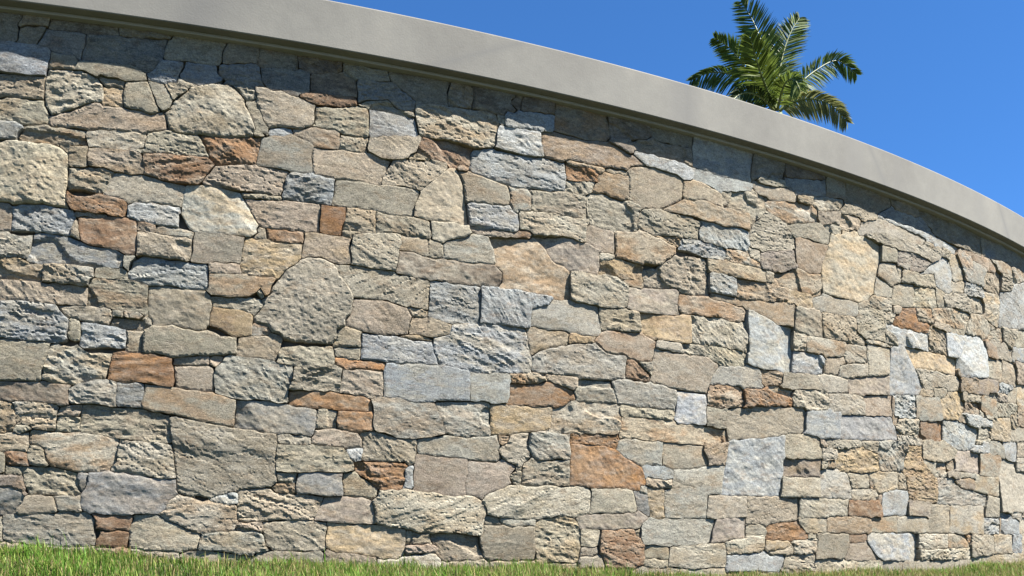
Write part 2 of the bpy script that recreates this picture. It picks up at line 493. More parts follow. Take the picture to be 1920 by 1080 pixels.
STONES = """
Kv 4186 434 36 24 36 5 28 12 28 1 20 15 152 17 32 28 -7 136 10 60 -7 48 -28 6 -36 -2 -48 13 -100 2 -280 50 -26 -5 33 -324 0 -48 13 -12 72 -20 0 8 24 3 36 -6
Nq 4770 1264 34 8 16 24 8 52 40 20 -2 32 28 32 14 64 -1 28 -17 48 -53 56 -9 36 -18 28 -72 27 -64 -5 -32 -10 -32 -35 -32 -19 -43 -46 -40 -60 -13 -44 -43 -28 11 -28 -48 -62 -2 -22 6 -8 64 -12 20 -32 47 -8 17 -24 60 -9 36 5 40 -6 36 5
B 5590 1175 36 7 40 -2 32 10 40 -3 28 6 48 -2 32 8 40 -2 40 11 -6 16 6 28 -4 44 -9 16 -21 132 -14 11 -160 5 -104 -4 -24 -9 -40 2 -32 -7 -40 3 -24 -13 -16 -56 -89 -24 -3 -52 26 -80 11 -16 115 -11
C 5612 272 18 21 8 83 12 16 -2 36 -22 41 -44 23 -48 5 -72 -10 -72 6 -48 14 -36 -3 -132 16 -24 -12 -36 4 -36 -8 -32 2 -8 -33 -27 -21 16 -76 -1 -40 16 -11 56 -12 84 -5 16 -9 20 2 52 -18 36 5 40 -7 40 6 40 -5 32 8
Sq 3279 1840 63 14 40 -1 32 6 48 -10 68 -2 -11 25 -5 52 9 48 2 72 6 12 -3 56 -42 31 -36 8 -144 -2 -12 5 -44 -2 -28 -11 -25 -1 7 -96 -10 -48 0 -123 20 -19 47 -2
Cq 4030 2270 40 6 40 -4 24 7 136 -1 128 30 -2 16 14 20 -49 120 -1 20 -42 53 -32 19 -52 1 -140 -46 -8 -19 -76 -64 -16 -41 -26 -15 7 -12 15 -74
Ef 6066 1642 44 1 60 13 5 12 -9 52 5 52 -6 44 -35 25 -52 6 -28 17 -40 60 -72 63 -20 -20 -48 2 -32 -8 -40 1 -28 -9 -44 1 -52 -14 34 -100 4 -36 -7 -8 45 -36 0 -60 -27 -36 11 -4 100 7 108 -11 104 2
Df 3690 347 48 3 40 -5 40 4 12 7 108 0 36 23 19 45 43 36 -10 16 0 52 -4 6 -32 -7 -44 8 -36 -3 -44 11 -44 1 -44 14 -40 -4 -24 12 -56 -12 -36 -1 -4 -45 -12 -36 -18 -24 -8 -56 15 -24 31 -16 20 7
Sf 8250 1963 128 4 116 -4 104 35 20 26 44 28 12 68 23 64 -3 20 31 72 11 12 -4 120 -174 29 -40 -5 -16 9 -16 20 -24 3 -84 -32 -48 -1 -3 -23 -9 -8 -36 -3 -32 -13 -38 4 -17 -72 -11 -16 0 -28 -22 -30 -11 -42 -17 -32 -12 -68 19 -124
Bf 7266 563 204 10 44 -5 32 6 44 -3 32 7 40 -3 32 6 40 -2 15 77 -1 44 12 16 3 16 -2 80 19 28 -10 56 4 80 -16 5 -32 -14 -108 -13 -28 -11 -112 -5 -100 -20 -44 3 -24 -17 -15 -48 -13 -96 -19 -60 -17 -132
Cv 5826 372 72 -1 36 9 48 -5 32 10 36 0 36 13 60 6 52 -13 92 28 11 37 8 92 -15 20 -76 12 -100 -15 -52 9 -72 -3 -32 -11 -72 -1 -32 9 -74 -8 -28 -16 -90 -33 -19 -15 -18 -28 20 -36 5 -42 32 -7 96 -3
Gf 4119 1784 31 7 40 -5 36 5 40 -7 36 7 52 -2 12 -6 20 4 31 25 -3 20 11 20 -91 157 -80 11 -36 -2 -48 10 -92 -10 -8 -6 -9 -36 -10 -104 38 -72
B 5262 987 88 9 16 10 185 14 6 92 -7 68 -76 15 -88 6 -68 -7 -48 7 -36 -6 -36 2 -32 -9 -44 7 -36 -3 -13 -44 5 -84 -4 -55 32 -6 44 8 56 -19
G 4526 943 40 3 9 6 0 60 20 64 3 64 -80 8 -16 9 -216 17 -28 -11 -9 -23 -33 -36 -8 -32 6 -96 100 -26 56 -3 36 9 40 -4 32 4
G 3506 187 52 -1 89 10 4 36 -7 36 2 52 -25 32 -23 11 -16 -7 -44 8 -52 -6 -16 -9 -76 -1 -84 -12 -20 9 -55 -9 -1 -112 12 -14 28 -7 36 3 40 -8
L 5814 2247 92 2 28 12 112 -4 32 11 52 5 13 67 -6 80 -7 15 -124 8 -136 -12 -156 8 -20 8 -113 -27 -15 -22 -4 -70 -11 -16 15 -20
C 3630 556 28 -1 56 13 8 20 23 20 15 88 0 24 -6 7 -164 25 -120 -7 -100 13 -15 -10 -5 -55 8 -9 32 -3 28 -15 8 -56 20 -28 124 -26
C 5579 2424 115 28 12 16 10 100 11 12 -21 54 -88 7 -32 -8 -144 -3 -12 -5 -32 5 -104 -13 -42 3 -8 -60 2 -24 26 -96 18 -4 144 8
Of 6306 567 236 10 44 -13 44 3 12 27 32 8 7 14 -31 88 -120 57 -56 39 -76 19 -220 0 -13 -11 8 -60 -2 -168 11 -6 40 7
G 6222 1198 216 10 40 13 50 3 6 8 7 92 10 24 -13 13 -40 7 -44 -7 -56 8 -72 52 -24 -10 -124 -15 -33 -16 -35 -4 -32 -15 -32 -3 -68 -22 -53 -40 -3 -72 11 -12 69 -5 32 5 40 -8 112 7 24 -4
S 3970 711 36 5 -13 136 -91 15 -28 10 -136 -1 -120 14 -25 -6 -10 -48 -3 -72 6 -8 224 -35 40 4 40 -9 40 3
S 4286 807 15 5 6 12 7 122 -100 27 -12 8 -40 -5 -40 8 -40 -2 -44 10 -159 8 -1 -44 -12 -44 1 -24 7 -8 28 -10 104 -12 116 -26
S 5198 1504 16 9 100 -11 13 150 -5 9 -40 7 -36 -5 -44 11 -36 -3 -20 4 -16 12 -108 0 -136 10 -70 -5 14 -24 10 -40 51 -52 19 -49 176 4
B 3358 1182 48 7 52 -7 52 11 12 11 -4 24 10 36 -2 36 -52 66 -148 11 -120 -10 -24 -27 6 -12 2 -125 16 -7 40 -1 44 -10 36 4
G 5142 791 80 0 112 16 76 22 3 11 -17 56 -46 95 -44 1 -36 -8 -64 4 -40 18 -20 3 -40 -9 -44 8 -58 -16 9 -24 6 -48 -5 -52 7 -40 21 -10 40 -2
G 6854 404 277 12 -4 16 9 124 22 7 84 6 28 181 -24 3 -152 -18 -28 -13 -40 -1 -28 -9 -116 -8 3 -28 -11 -28 -7 -60 -54 -12 3 -40 -7 -48 12 -80
T 4364 320 34 7 40 -5 12 7 84 7 168 4 57 124 -57 7 -176 5 -20 5 -24 23 -152 -16 -12 -12 10 -40 -2 -20 -10 -8 4 -68 14 -16
Kf 4110 1291 24 -2 36 8 3 15 10 8 3 60 13 32 -11 56 -23 24 -107 1 -76 12 -86 -13 -3 -120 5 -28 12 -15 8 -25 52 -3 36 8
P 3618 2238 52 14 40 -1 32 7 40 -4 40 6 48 -10 109 30 7 4 -13 72 -11 16 -28 -6 -24 -15 -56 13 -32 -2 -44 7 -32 -6 -56 1 -20 14 -28 -2 -84 -43 -96 -39 -16 0 -7 -14 -2 -28 13 -12 108 7 48 -3
S 4010 1144 116 18 60 2 24 7 40 -2 32 9 28 0 7 6 0 80 -39 6 -36 -3 -68 26 -44 -8 -76 7 -44 13 -40 -8 -56 1 -39 -30 -10 -108 21 -5 36 5
Yf 5070 139 36 8 36 -6 42 23 11 88 -2 40 -7 10 -148 20 -56 -2 -40 5 -36 -7 -44 8 -36 -2 -40 9 -15 -5 7 -32 -13 -52 5 -49 48 -19 100 -7 112 -17
Df 4690 776 11 12 11 36 7 88 -9 9 -52 7 -40 -2 -56 15 -32 -3 -48 13 -164 -6 -8 -121 -11 -20 67 -7 32 3 56 -14 60 -2 52 6 44 -6 36 2
Bf 7594 1391 108 9 96 -5 47 9 8 12 14 132 -9 12 -5 48 5 92 -28 5 -112 -11 -56 23 -68 18 -100 21 -40 -1 -5 -71 13 -64 -5 -56 9 -68 -4 -11 -13 -9 -1 -60 50 -18 36 1
D 3886 2555 24 13 51 76 21 98 -16 2 -28 -10 -40 0 -32 -9 -40 5 -36 -8 -28 3 -151 -21 -3 -44 -15 -36 -7 -52 48 0 32 8 36 -5 36 7 44 -5 32 6
Wf 5474 1659 36 7 44 -4 32 5 28 -6 12 6 92 4 28 29 1 56 -45 38 -88 -4 -32 -9 -76 1 -44 8 -36 -5 -24 6 -44 -11 -52 6 -72 20 -76 -5 -4 -62 -15 -47 7 -12 56 -1 44 -11 36 5 48 -10 32 6
T 7314 911 20 13 44 -3 28 10 40 1 32 9 36 -2 36 8 40 -1 28 12 104 12 32 14 20 -3 40 17 118 6 35 32 -3 72 6 48 -20 21 -32 -5 -44 3 -96 -13 -40 4 -36 -7 -36 4 -36 -11 -108 -6 -28 -12 -36 -1 -24 -9 -24 6 -106 -18 -9 -16 -7 -56 20 -120
E 6098 2439 24 1 36 18 124 -4 88 4 24 -7 40 15 44 -6 32 8 32 -2 28 29 104 25 -84 49 -24 -4 -152 49 -140 -21 -208 13 -24 -12 -52 -6 -6 -12 0 -72 8 -36 18 -22 56 0
S 5106 1991 130 9 7 64 29 68 -4 12 -78 9 -120 -6 -16 -8 -112 8 -28 -7 -40 3 -53 -7 -7 -20 -3 -56 -14 -48 5 -12 96 1 32 7 44 -7 36 6
B 3415 1568 103 5 120 -7 60 9 52 -6 23 11 7 60 -30 18 -124 12 -92 37 -136 11 -20 -6 -6 -8 -23 -112 -9 -12 18 -10
P 6978 1196 152 -3 53 123 48 64 -5 8 -36 9 -48 25 -68 0 -72 -8 -40 8 -16 -7 -36 6 -32 -4 -44 11 -40 -3 -45 11 -7 -9 -1 -39 -15 -44 4 -48 -18 -68 26 -11 52 2 48 -15
G 3550 979 92 33 56 8 16 52 12 73 -60 2 -44 -6 -20 8 -32 30 -32 -10 -40 4 -20 10 -28 -9 -32 -110 -11 -64 55 -13 68 -2
Tf 5350 1987 44 9 68 3 52 -11 40 4 -36 212 -33 80 -15 15 -32 -4 -164 -151 2 -12 -30 -68 -6 -64
P 4830 2139 40 6 40 -3 32 7 44 -7 72 1 6 5 2 36 21 32 24 64 -45 5 -64 25 -88 -14 -48 7 -100 -11 -60 2 -8 -14 -3 -40 7 -83 12 -8
C 4150 262 162 14 0 28 16 20 -10 12 -1 64 -7 10 -108 9 -20 12 -28 -7 -116 35 -44 -36 -20 -46 -33 -21 37 -28 52 -19 52 -30
T 6506 869 32 8 36 -3 32 6 52 -10 72 0 36 9 40 -8 64 -2 232 3 32 18 36 -1 36 9 40 -3 28 10 28 -3 4 6 -12 65 -12 7 -56 -1 -48 11 -40 -3 -40 6 -32 -5 -44 6 -32 -8 -76 -1 -14 3 -18 20 -272 -9 -88 4 -11 -7 -6 -72 -12 -28 5 -20
C 4046 162 40 14 44 4 12 83 -60 14 -52 30 -48 16 -44 31 -104 0 -11 -6 2 -16 -22 -60 4 -16 -5 -67 76 -17 116 -2
C 6038 875 124 0 28 7 44 -8 32 9 40 -1 32 7 112 -1 36 10 16 34 5 68 -7 16 1 48 -19 9 -260 -11 -16 8 -32 -3 -28 -23 -28 -8 -28 -17 -28 -5 -18 -114 -20 -16
L 5622 1456 96 4 160 -5 32 7 8 10 -4 36 9 64 103 29 32 43 -12 13 -104 -2 -108 11 -100 -7 -16 7 -92 -2 -7 -8 7 -48 -13 -140 1 -9
C 3450 2298 40 11 148 69 32 5 12 8 5 9 -3 68 -22 29 -68 27 -84 0 -67 -8 -22 -68 -1 -84 2 -24
B 4078 1496 84 2 13 10 6 28 -1 84 -10 8 -68 -2 -68 10 -36 -4 -40 8 -40 -3 -44 7 -52 -30 -13 -42 -11 -16 2 -24 10 -13 48 -7 36 -14 88 11
Df 7190 2571 80 -3 36 9 40 -4 32 9 40 -6 75 4 5 16 -10 20 -1 24 9 44 6 112 -16 5 -68 -4 -36 -11 -72 1 -44 8 -104 -17 -44 7 -88 -1 -12 -96 11 -104 85 -5 32 5
T 6710 1791 48 8 40 -1 100 20 12 -3 20 -19 76 -3 152 15 8 20 -10 16 -8 40 4 60 -18 91 -40 1 -172 -25 -32 7 -16 -9 -16 -23 -32 -14 -24 -25 -28 -13 -10 -18 -50 -4 -44 -13 -9 -35 11 -36 -2 -28 12 -7
B 5450 1435 28 12 108 1 24 9 14 151 -7 48 -27 7 -36 -4 -36 4 -40 -8 -116 11 -31 -10 -11 -188 34 -14 40 -4
S 5966 119 108 16 116 -8 29 9 17 84 2 64 -4 36 -14 40 -22 28 -52 14 -185 -30 -10 -44 -4 -72 8 -68 -3 -60 2 -7
P 4514 1840 36 7 44 -4 28 7 32 -9 76 10 7 13 -5 44 9 44 -2 48 -193 -3 -16 -7 -60 -6 -113 0 11 -36 60 -96 34 -11 12 4
C 3978 531 45 9 -17 168 -32 -1 -44 8 -36 -4 -44 9 -32 -4 -53 8 -15 -114 -24 -26 -4 -19 16 -8 40 4 48 -15
G 6230 1455 84 1 32 5 19 11 7 12 -14 76 -3 72 -5 3 -88 8 -36 -4 -56 13 -64 -12 -44 1 -32 -39 -96 -26 -13 -12 -6 -68 7 -24 128 -11 68 8 48 -9 32 3
Y 4518 1582 60 69 32 19 30 34 6 74 -20 5 -108 -10 -52 12 -52 -6 -28 7 -28 -11 -25 -135 13 -46 24 -8 36 6 44 -7 36 5
P 5446 491 24 -3 59 12 -3 64 14 44 2 84 -72 12 -32 -6 -44 5 -28 -4 -52 11 -60 0 -8 -10 -1 -40 -6 -8 4 -16 -8 -36 5 -64 -7 -20 73 -10 36 3 48 -13
S 4521 588 105 -4 88 11 152 -2 45 15 2 24 -7 24 -16 12 -18 44 -18 12 -44 0 -44 9 -36 -3 -36 7 -16 -8 -156 -2 -9 -59 3 -76
P 4326 2015 68 6 116 -4 28 5 16 42 4 48 24 32 -8 8 -148 4 -12 9 -200 -37 -40 -49 -19 -39 2 -8 57 -12 36 3
C 3799 1896 39 12 40 -2 32 9 136 -10 7 7 16 104 -71 6 -136 25 -40 -7 -44 6 -44 -4 -51 -114 27 -7 48 -1 20 -7
T 6662 2261 136 24 152 82 -4 21 7 48 -3 48 -48 21 -120 7 -44 9 -32 -7 -32 2 -103 -24 -20 -28 12 -32 2 -136 37 -14 36 -2
B 5158 1192 40 9 36 -3 36 6 44 -6 64 6 -30 80 -6 45 -108 -3 -92 16 -120 -3 -60 6 -7 -5 -3 -140 82 1 48 -6 36 4
Ow 3994 995 16 1 7 32 -3 72 -9 8 2 28 -8 8 -33 0 -44 11 -116 -3 -20 9 -53 -13 -27 -130 40 -12 48 -4 44 9
P 5018 1344 120 2 68 14 2 44 16 48 -26 45 -112 28 -172 -6 -17 -87 -26 -32 1 -28 90 -22
G 6854 232 20 8 36 0 32 8 44 -5 32 7 36 -2 32 11 40 -1 28 8 15 30 5 54 24 62 -12 4 -268 -14 -96 1 -56 -9 -59 14 -14 -16 -41 -24 -12 -24 4 -24 -4 -40 14 -33 8 -8 56 8
T 4478 2360 64 16 48 -3 52 5 40 18 25 24 1 64 9 32 -91 26 -40 3 -48 18 -40 -11 -40 11 -48 -1 5 -58 18 -68 19 -52
S 5674 132 44 7 116 -6 28 7 44 -2 36 7 9 43 -8 72 3 68 -32 9 -32 -7 -36 2 -36 -10 -60 15 -16 -5 -96 3 -4 -43 -19 -28 1 -32 25 -80
S 4602 176 156 4 7 12 -3 60 12 44 -8 32 -64 9 -96 0 -158 -13 0 -68 18 -55 19 -9 5 -10
S 3218 988 176 3 12 5 6 56 37 128 -39 6 -36 -7 -44 7 -36 -4 -52 10 -32 -8 -14 12 -10 -1 -3 -3 15 -20 1 -168
Rf 3794 1639 39 5 10 28 0 124 -5 20 -48 9 -76 -3 -64 -17 -52 6 -24 -11 1 -48 12 -60 39 -19 128 -13
S 3882 1340 12 8 -7 60 6 88 -31 12 -88 14 -32 -7 -92 -1 -16 -10 -18 -36 -3 -84 5 -8 32 -4 40 6 36 -10 88 -9 36 2 12 -3
G 5578 692 136 -1 28 21 -17 40 12 32 -9 8 -14 47 -100 -17 -40 1 -32 -11 -128 14 -40 -15 -114 -19 -5 -60 7 -21 48 2 48 -10 36 3 40 -5 36 5 48 -11
G 4590 2150 48 0 61 10 -5 84 9 52 -12 16 -105 29 -36 -16 -44 0 -64 -21 -25 -132 8 -12 149 -5
P 3430 1372 180 4 5 84 -5 6 -28 -2 -40 8 -32 -5 -44 7 -32 -5 -28 5 -144 1 -44 -3 -18 -16 -4 -68 10 -15 120 8
C 6362 1632 72 1 107 19 14 52 -5 73 -20 8 -16 18 -48 17 -68 5 -36 -9 -164 5 -28 -7 -2 -90 6 -70 48 -13 40 4 40 -8 36 3
K 6275 2596 133 20 31 28 -33 144 -160 1 -32 -7 -44 8 -94 -2 -10 -177
S 6398 2092 36 4 28 -7 16 9 140 22 11 12 -7 20 9 36 2 48 25 24 -20 17 -32 2 -40 13 -44 -7 -76 8 -48 13 -72 -5 -32 -12 -23 -21 19 -159 20 -9 40 1
Y 5691 840 87 6 20 -5 24 15 200 29 21 15 17 116 -18 11 -32 -8 -40 2 -32 -8 -40 4 -36 -5 -40 5 -36 -7 -16 8 -89 -6 -5 -8 4 -60 -4 -52 7 -48
G 5526 818 20 0 28 9 36 -2 28 8 32 1 10 6 -8 60 5 64 -4 40 -8 12 -43 7 -32 -9 -36 2 -192 -16 -4 -8 4 -14 38 -82 18 -64 40 -9 40 2
R 4006 2023 72 -2 52 5 25 22 18 36 39 52 -34 28 -244 -7 -60 -8 1 -101
S 5018 1692 116 0 17 52 4 64 13 32 0 40 -5 8 -17 4 -112 -10 -8 -6 -40 -1 -76 -19 -13 -72 10 -76 -9 -8
S 3978 2634 100 12 112 -7 46 9 9 20 3 56 21 44 -3 16 -32 11 -32 -7 -40 6 -36 -5 -44 6 -40 -7 -27 -16 -13 -28 -14 -8 -23 -88
B 3518 1710 16 5 4 38 19 47 1 24 -12 14 -44 8 -36 -1 -48 10 -112 -11 -28 -12 2 -44 -9 -48 3 -24 96 8 12 -7 24 5
T 6630 1923 24 -2 12 14 84 -3 47 16 25 25 34 15 18 26 18 10 2 40 -120 35 -56 6 -40 15 -44 8 -20 -13 -140 -21 -10 -10 5 -104 -7 -24 8 -17
C 7450 1484 12 12 -9 72 5 56 -12 58 -132 -22 -88 18 -215 -10 6 -28 -5 -132 6 -13 88 -4 16 13 40 -8 112 3 40 -8 36 4
Mf 6170 1818 28 5 108 -5 40 3 14 47 -8 60 3 16 12 12 -3 4 -90 35 -36 -5 -52 13 -64 6 -40 -10 -40 1 -28 -10 -44 5 -24 -7 3 -12 61 -49 40 -60 28 -17 52 -7
G 6895 1064 12 92 -1 36 -5 4 -63 5 -48 14 -44 -2 -36 11 -28 -11 -48 9 -36 -4 -40 7 -76 -7 -39 -14 38 -108 2 -20 15 -6 288 -5 88 7
R 6478 100 100 0 68 20 9 8 12 48 -5 60 -25 44 -39 16 -9 32 -11 7 -36 -6 -36 2 -36 -9 -101 -2 -11 -136 20 -20 19 -52 9 -10
S 3347 440 167 3 44 -5 20 5 7 9 -14 20 -3 80 -122 27 -20 -6 -113 7 -5 -4
B 3254 2475 88 -1 84 7 20 91 0 32 -6 12 -54 11 -76 -7 -36 4 -70 -12 -15 -24 2 -56 -7 -20 38 -34
S 6726 2107 176 26 28 -13 20 15 104 3 16 9 4 57 14 32 2 24 -80 11 -196 2 -20 9 -128 -23 -32 -27 -8 -88 8 -12
T 5214 647 28 16 1 37 9 16 -1 32 7 32 -8 11 -104 -5 -60 23 -64 13 -64 -7 -12 -11 14 -24 0 -44 5 -12 -11 -44 4 -20 232 4
Mf 4894 323 44 6 44 -6 46 5 -6 76 -16 47 -48 17 -40 -5 -44 8 -112 -9 -39 -74 -15 -48
C 5943 1992 27 7 40 -5 28 9 40 0 36 10 68 -5 56 -14 28 5 4 89 15 20 0 16 -3 5 -64 2 -36 -8 -40 6 -32 -4 -48 10 -32 -7 -40 1 -28 -8 -36 4 -36 -11 -36 0 -8 -18 9 -44 -2 -40 25 5 38 -5
O 4230 2135 168 26 13 7 24 92 3 42 -36 2 -132 -28 -126 -4 44 -108 16 -20
P 5625 476 41 38 88 32 48 28 -13 34 5 15 28 33 4 16 -76 35 -36 -21 -164 4 -8 -30 0 -56 -13 -40 0 -56 9 -8 48 -6
T 7613 372 21 17 84 19 180 18 -1 14 11 16 3 120 -161 -3 -56 7 -32 -7 -44 4 -32 -8 -132 -1 -7 -60 -1 -128 44 10 40 -1 28 7
S 4102 1630 70 2 42 14 44 -5 32 8 41 -1 6 8 19 124 -50 8 -36 -7 -40 6 -36 -4 -40 5 -38 -8 -8 -44 1 -44 -14 -56
T 5070 2150 120 7 80 -9 12 5 148 139 -8 28 -84 5 -12 -10 -28 -7 -104 -7 -72 -18 -53 -99 -6 -28
S 4866 2384 64 -2 52 7 8 7 4 104 -8 39 -48 8 -92 -26 -128 -10 -8 -31 0 -60 -20 -21 36 3 44 -6 36 4
Wf 3490 874 40 10 -1 76 11 16 -6 5 -72 2 -52 11 -16 -5 -210 -5 0 -32 9 -12 5 -39 72 -14 12 6 52 1 136 -7
Y 9350 605 72 7 9 20 4 120 -13 52 -24 0 -44 25 -108 81 -18 30 3 44 -5 39 -20 4 -132 -7 -33 -8 -2 -52 -13 -20 -9 -40 -31 -76 12 -16 27 -16 11 -36 8 -72 12 -12 18 -44 20 -7 44 4 44 -9 120 5 28 -3
O 5790 1011 32 8 40 -6 32 6 44 -5 28 8 44 -1 32 7 20 -10 20 1 64 27 28 23 28 3 5 16 -20 36 -157 44 -64 -22 -40 0 -28 -9 -100 0 -8 -17 -1 -64 -12 -36
S 8886 63 116 7 136 -5 108 6 24 -7 112 7 40 -5 44 7 52 -6 104 8 44 -5 12 6 48 -8 72 0 36 7 44 -3 36 10 12 10 -1 96 -11 14 -364 -16 -112 2 -104 -8 -128 0 -16 11 -12 -15 -12 -4 -120 9 -36 -8 -40 2 -28 -6 -52 9 -132 -8 -5 -98
G 4398 147 16 19 44 5 17 9 -13 18 -18 62 -14 10 -36 8 -36 -7 -40 4 -136 -10 -32 -5 -6 -8 -9 -40 -2 -32 5 -4 112 -8
P 6624 1340 101 8 15 44 0 36 9 12 5 28 -4 11 -76 21 -24 21 -24 -12 -44 0 -32 -9 -40 5 -32 -6 -52 2 -52 -17 -47 -48 3 -15 72 -50 52 -8 44 7 41 -6 19 -17 24 3
W 3614 2710 140 15 5 7 -7 60 22 4 4 20 -24 8 -28 -7 -40 2 -32 -9 -40 5 -36 -4 -44 9 -52 -8 -12 -24 -17 -12 -15 -57 20 -4 32 5 40 -6 36 6
B 4778 1995 18 5 19 140 -105 7 -12 8 -60 -8 -36 2 -16 -6 -24 -31 -5 -52 -14 -40 3 -20 188 4
S 7570 2143 96 34 40 1 28 10 37 4 27 14 40 2 28 16 12 -1 0 69 -72 56 0 25 -100 28 -44 3 -44 23 -26 -47 -88 -64 -35 -68 5 -81 12 -8 32 4 32 -6
K 5270 2623 163 9 -10 72 18 52 -2 16 -25 5 -36 -9 -40 5 -32 -3 -48 8 -32 -6 -40 1 -32 -8 -51 7 -1 -28 16 -32 136 -86
S 4410 69 328 9 19 18 -4 72 -15 10 -76 -6 -164 5 -84 -13 -9 -20 -2 -48 1 -24
Df 8307 996 31 8 36 -4 36 9 40 -3 32 8 44 -9 16 7 200 11 100 18 48 -5 36 7 3 9 -18 64 -17 26 -20 16 -12 41 -20 6 -40 -7 -44 5 -28 -8 -40 -1 -32 -10 -164 -5 -184 -18 -15 -49 6 -64 -7 -44
S 4142 71 88 -3 36 7 128 -4 6 13 2 60 -208 27 -64 5 -44 -4 -42 -16 1 -76
Of 4834 923 168 1 9 8 -2 36 -11 20 -36 17 -116 3 -56 13 -32 -7 -40 4 -32 -7 -40 3 -66 -6 -2 -70 44 -8 32 3 64 -8 24 7
S 3846 2154 336 13 2 5 -50 103 -24 -6 -40 3 -32 -7 -48 15 -96 -24 -17 -80 -35 -5 -6 -11
C 7038 99 236 17 12 20 -6 72 -13 56 -177 -8 -32 -11 -36 2 -32 -7 -48 5 -28 -8 -40 -1 -20 -8 -8 -113
Yf 6742 1482 108 7 72 -2 16 -6 16 7 28 -2 24 6 5 4 3 144 -8 24 -60 -2 -21 -10 -55 -8 -239 -12 22 -108 25 -23
E 7226 2255 76 0 32 10 40 -1 32 6 52 -6 8 -6 3 98 -3 12 -12 4 -40 -7 -120 9 -32 -10 -40 9 -40 -1 -52 16 -68 -4 -32 -13 -72 -3 -153 -84 9 -7 196 -2 136 -13 36 3
Bf 8770 171 48 8 40 -3 32 4 52 -8 28 6 40 -3 32 8 132 -6 15 19 5 28 -3 144 -17 10 -84 3 -176 -14 -48 9 -32 -6 -40 2 -36 -8 -36 4 -36 -5 -52 7 -42 -26 -8 -28 6 -20 100 -90 32 -20
S 5954 2124 32 9 40 -2 32 8 48 -9 32 3 40 -6 36 8 44 -5 24 5 -1 65 -10 60 -5 8 -64 -4 -48 9 -72 -8 -36 -11 -124 0 -9 -6 13 -17 3 -19 -7 -80
Mf 6654 1636 216 12 64 12 6 4 -20 24 -5 36 8 72 -13 15 -12 3 -100 -20 -132 -7 -16 -9 -94 -2 3 -76 -13 -52
G 5574 1784 40 9 36 -2 52 6 8 6 -10 65 -28 72 -10 9 -88 4 -48 -32 -36 -6 -28 -15 -36 -7 -21 -21 -1 -76 6 -6 52 3 40 -8
C 5094 36 44 4 44 -7 36 6 40 -5 32 6 44 -6 48 6 10 24 -7 76 -31 30 -40 5 -32 -9 -40 1 -28 -9 -36 -1 -36 -21 -32 6 -32 -8 -40 5 -3 -71 -20 -20 19 -11
K 9746 2604 16 6 116 -7 36 7 40 -4 36 5 44 -8 28 5 14 12 -8 88 14 36 -20 51 -88 -4 -32 -10 -120 11 -32 -10 -36 1 -32 -7 -48 9 -68 0 -36 -10 -72 -2 -52 10 -28 -5 -40 1 -36 -9 -40 5 -32 -3 -48 9 -20 -6 -18 -23 13 -36 37 -7 64 -32 52 -16 10 -5 6 -20 48 -19
S 4238 1471 36 -2 103 11 29 19 28 32 24 -35 12 1 12 8 10 43 20 32 -22 7 -36 -5 -48 7 -32 -6 -28 7 -160 -13 -3 -65 -15 -16 22 -21
T 4074 1632 19 8 13 60 -4 43 -36 8 -36 -6 -160 18 -25 -3 3 -72 -6 -53 32 13 40 -8 36 4 44 -9 36 4
T 5422 127 72 2 36 10 40 -4 64 13 3 12 -23 64 -4 42 -72 15 -40 -1 -36 8 -36 -8 -40 5 -50 -5 -8 -24 19 -32 29 -20 -19 -32 33 -31
Bf 8838 1359 32 1 68 16 44 -3 96 20 124 7 43 60 -105 124 -114 114 -21 30 -63 2 -16 -16 -52 -3 -27 -23 -14 -184 -1 -136
P 4806 1698 48 0 49 10 -9 76 4 54 -172 9 -68 -7 0 -42 -17 -78 4 -12 29 9 64 5
S 5538 2114 28 13 40 -3 32 6 44 -7 32 7 40 -3 24 9 9 12 6 32 -6 48 -13 19 -208 38 -16 11 -12 -11 -44 -1 -4 -12 28 -60 12 -84
B 5610 1988 220 5 15 15 7 32 -10 56 -28 12 -24 32 -36 -15 -36 2 -36 -6 -44 6 -32 -6 -40 3 -20 -7 -8 -13 20 -112
S 5886 563 76 0 36 11 68 3 48 -9 52 7 0 147 -16 4 -32 -8 -36 2 -32 -10 -40 2 -36 -7 -48 20 -24 -24 -20 -8 -12 -25 -5 -96
S 3558 91 90 5 -3 96 -111 -9 -92 10 -72 -1 0 -82 -9 -10
T 6962 1663 68 12 92 -1 104 8 88 -18 32 4 97 20 4 64 -25 22 -36 -5 -124 17 -36 -6 -60 6 -20 15 -132 -12 -84 3 -10 -60 3 -40 23 -27
Sf 10530 591 60 -2 20 17 80 7 128 -4 108 9 44 -5 32 3 24 21 -1 31 19 20 -21 20 5 108 22 32 -19 20 -9 72 -20 16 -48 0 -32 -9 -116 6 -32 -10 -40 2 -13 11 -5 56 -10 13 -16 4 -48 -6 -40 5 -36 -4 -60 15 -20 -8 -81 1 -5 -48 -27 -104 13 -16 -2 -84 9 -80 2 -100 3 -6 48 1 40 6
P 3814 2043 56 9 4 24 -5 60 -9 12 -30 10 -68 1 -141 -7 -7 -36 8 -53 32 -5 36 4 48 -16 40 3
Sv 4602 1011 40 7 40 -4 32 7 44 -3 28 7 52 -8 14 127 -42 19 -24 -21 -40 -1 -32 -10 -108 5 -9 -68 -17 -48
Ow 5062 507 48 8 36 -5 26 14 14 39 2 65 18 16 -11 12 -49 4 -233 -8 6 -44 15 -16 68 -41 28 -33
L 5678 1014 97 10 12 40 1 68 9 12 -7 38 -20 8 -32 -6 -40 4 -32 -10 -40 2 -28 -7 -44 6 6 -71 -6 -44 3 -44 33 -2 36 10 40 -6
S 3318 2234 80 6 36 12 7 44 -26 44 -1 24 -48 -7 -112 4 -32 -9 -30 0 0 -88 14 -16 84 -4
S 4622 1135 48 3 40 -5 32 9 44 2 24 22 5 26 -14 64 -27 3 -32 -11 -36 2 -32 -8 -44 5 -88 -15 -13 -12 -5 -44 -10 -20 8 -5 76 -7
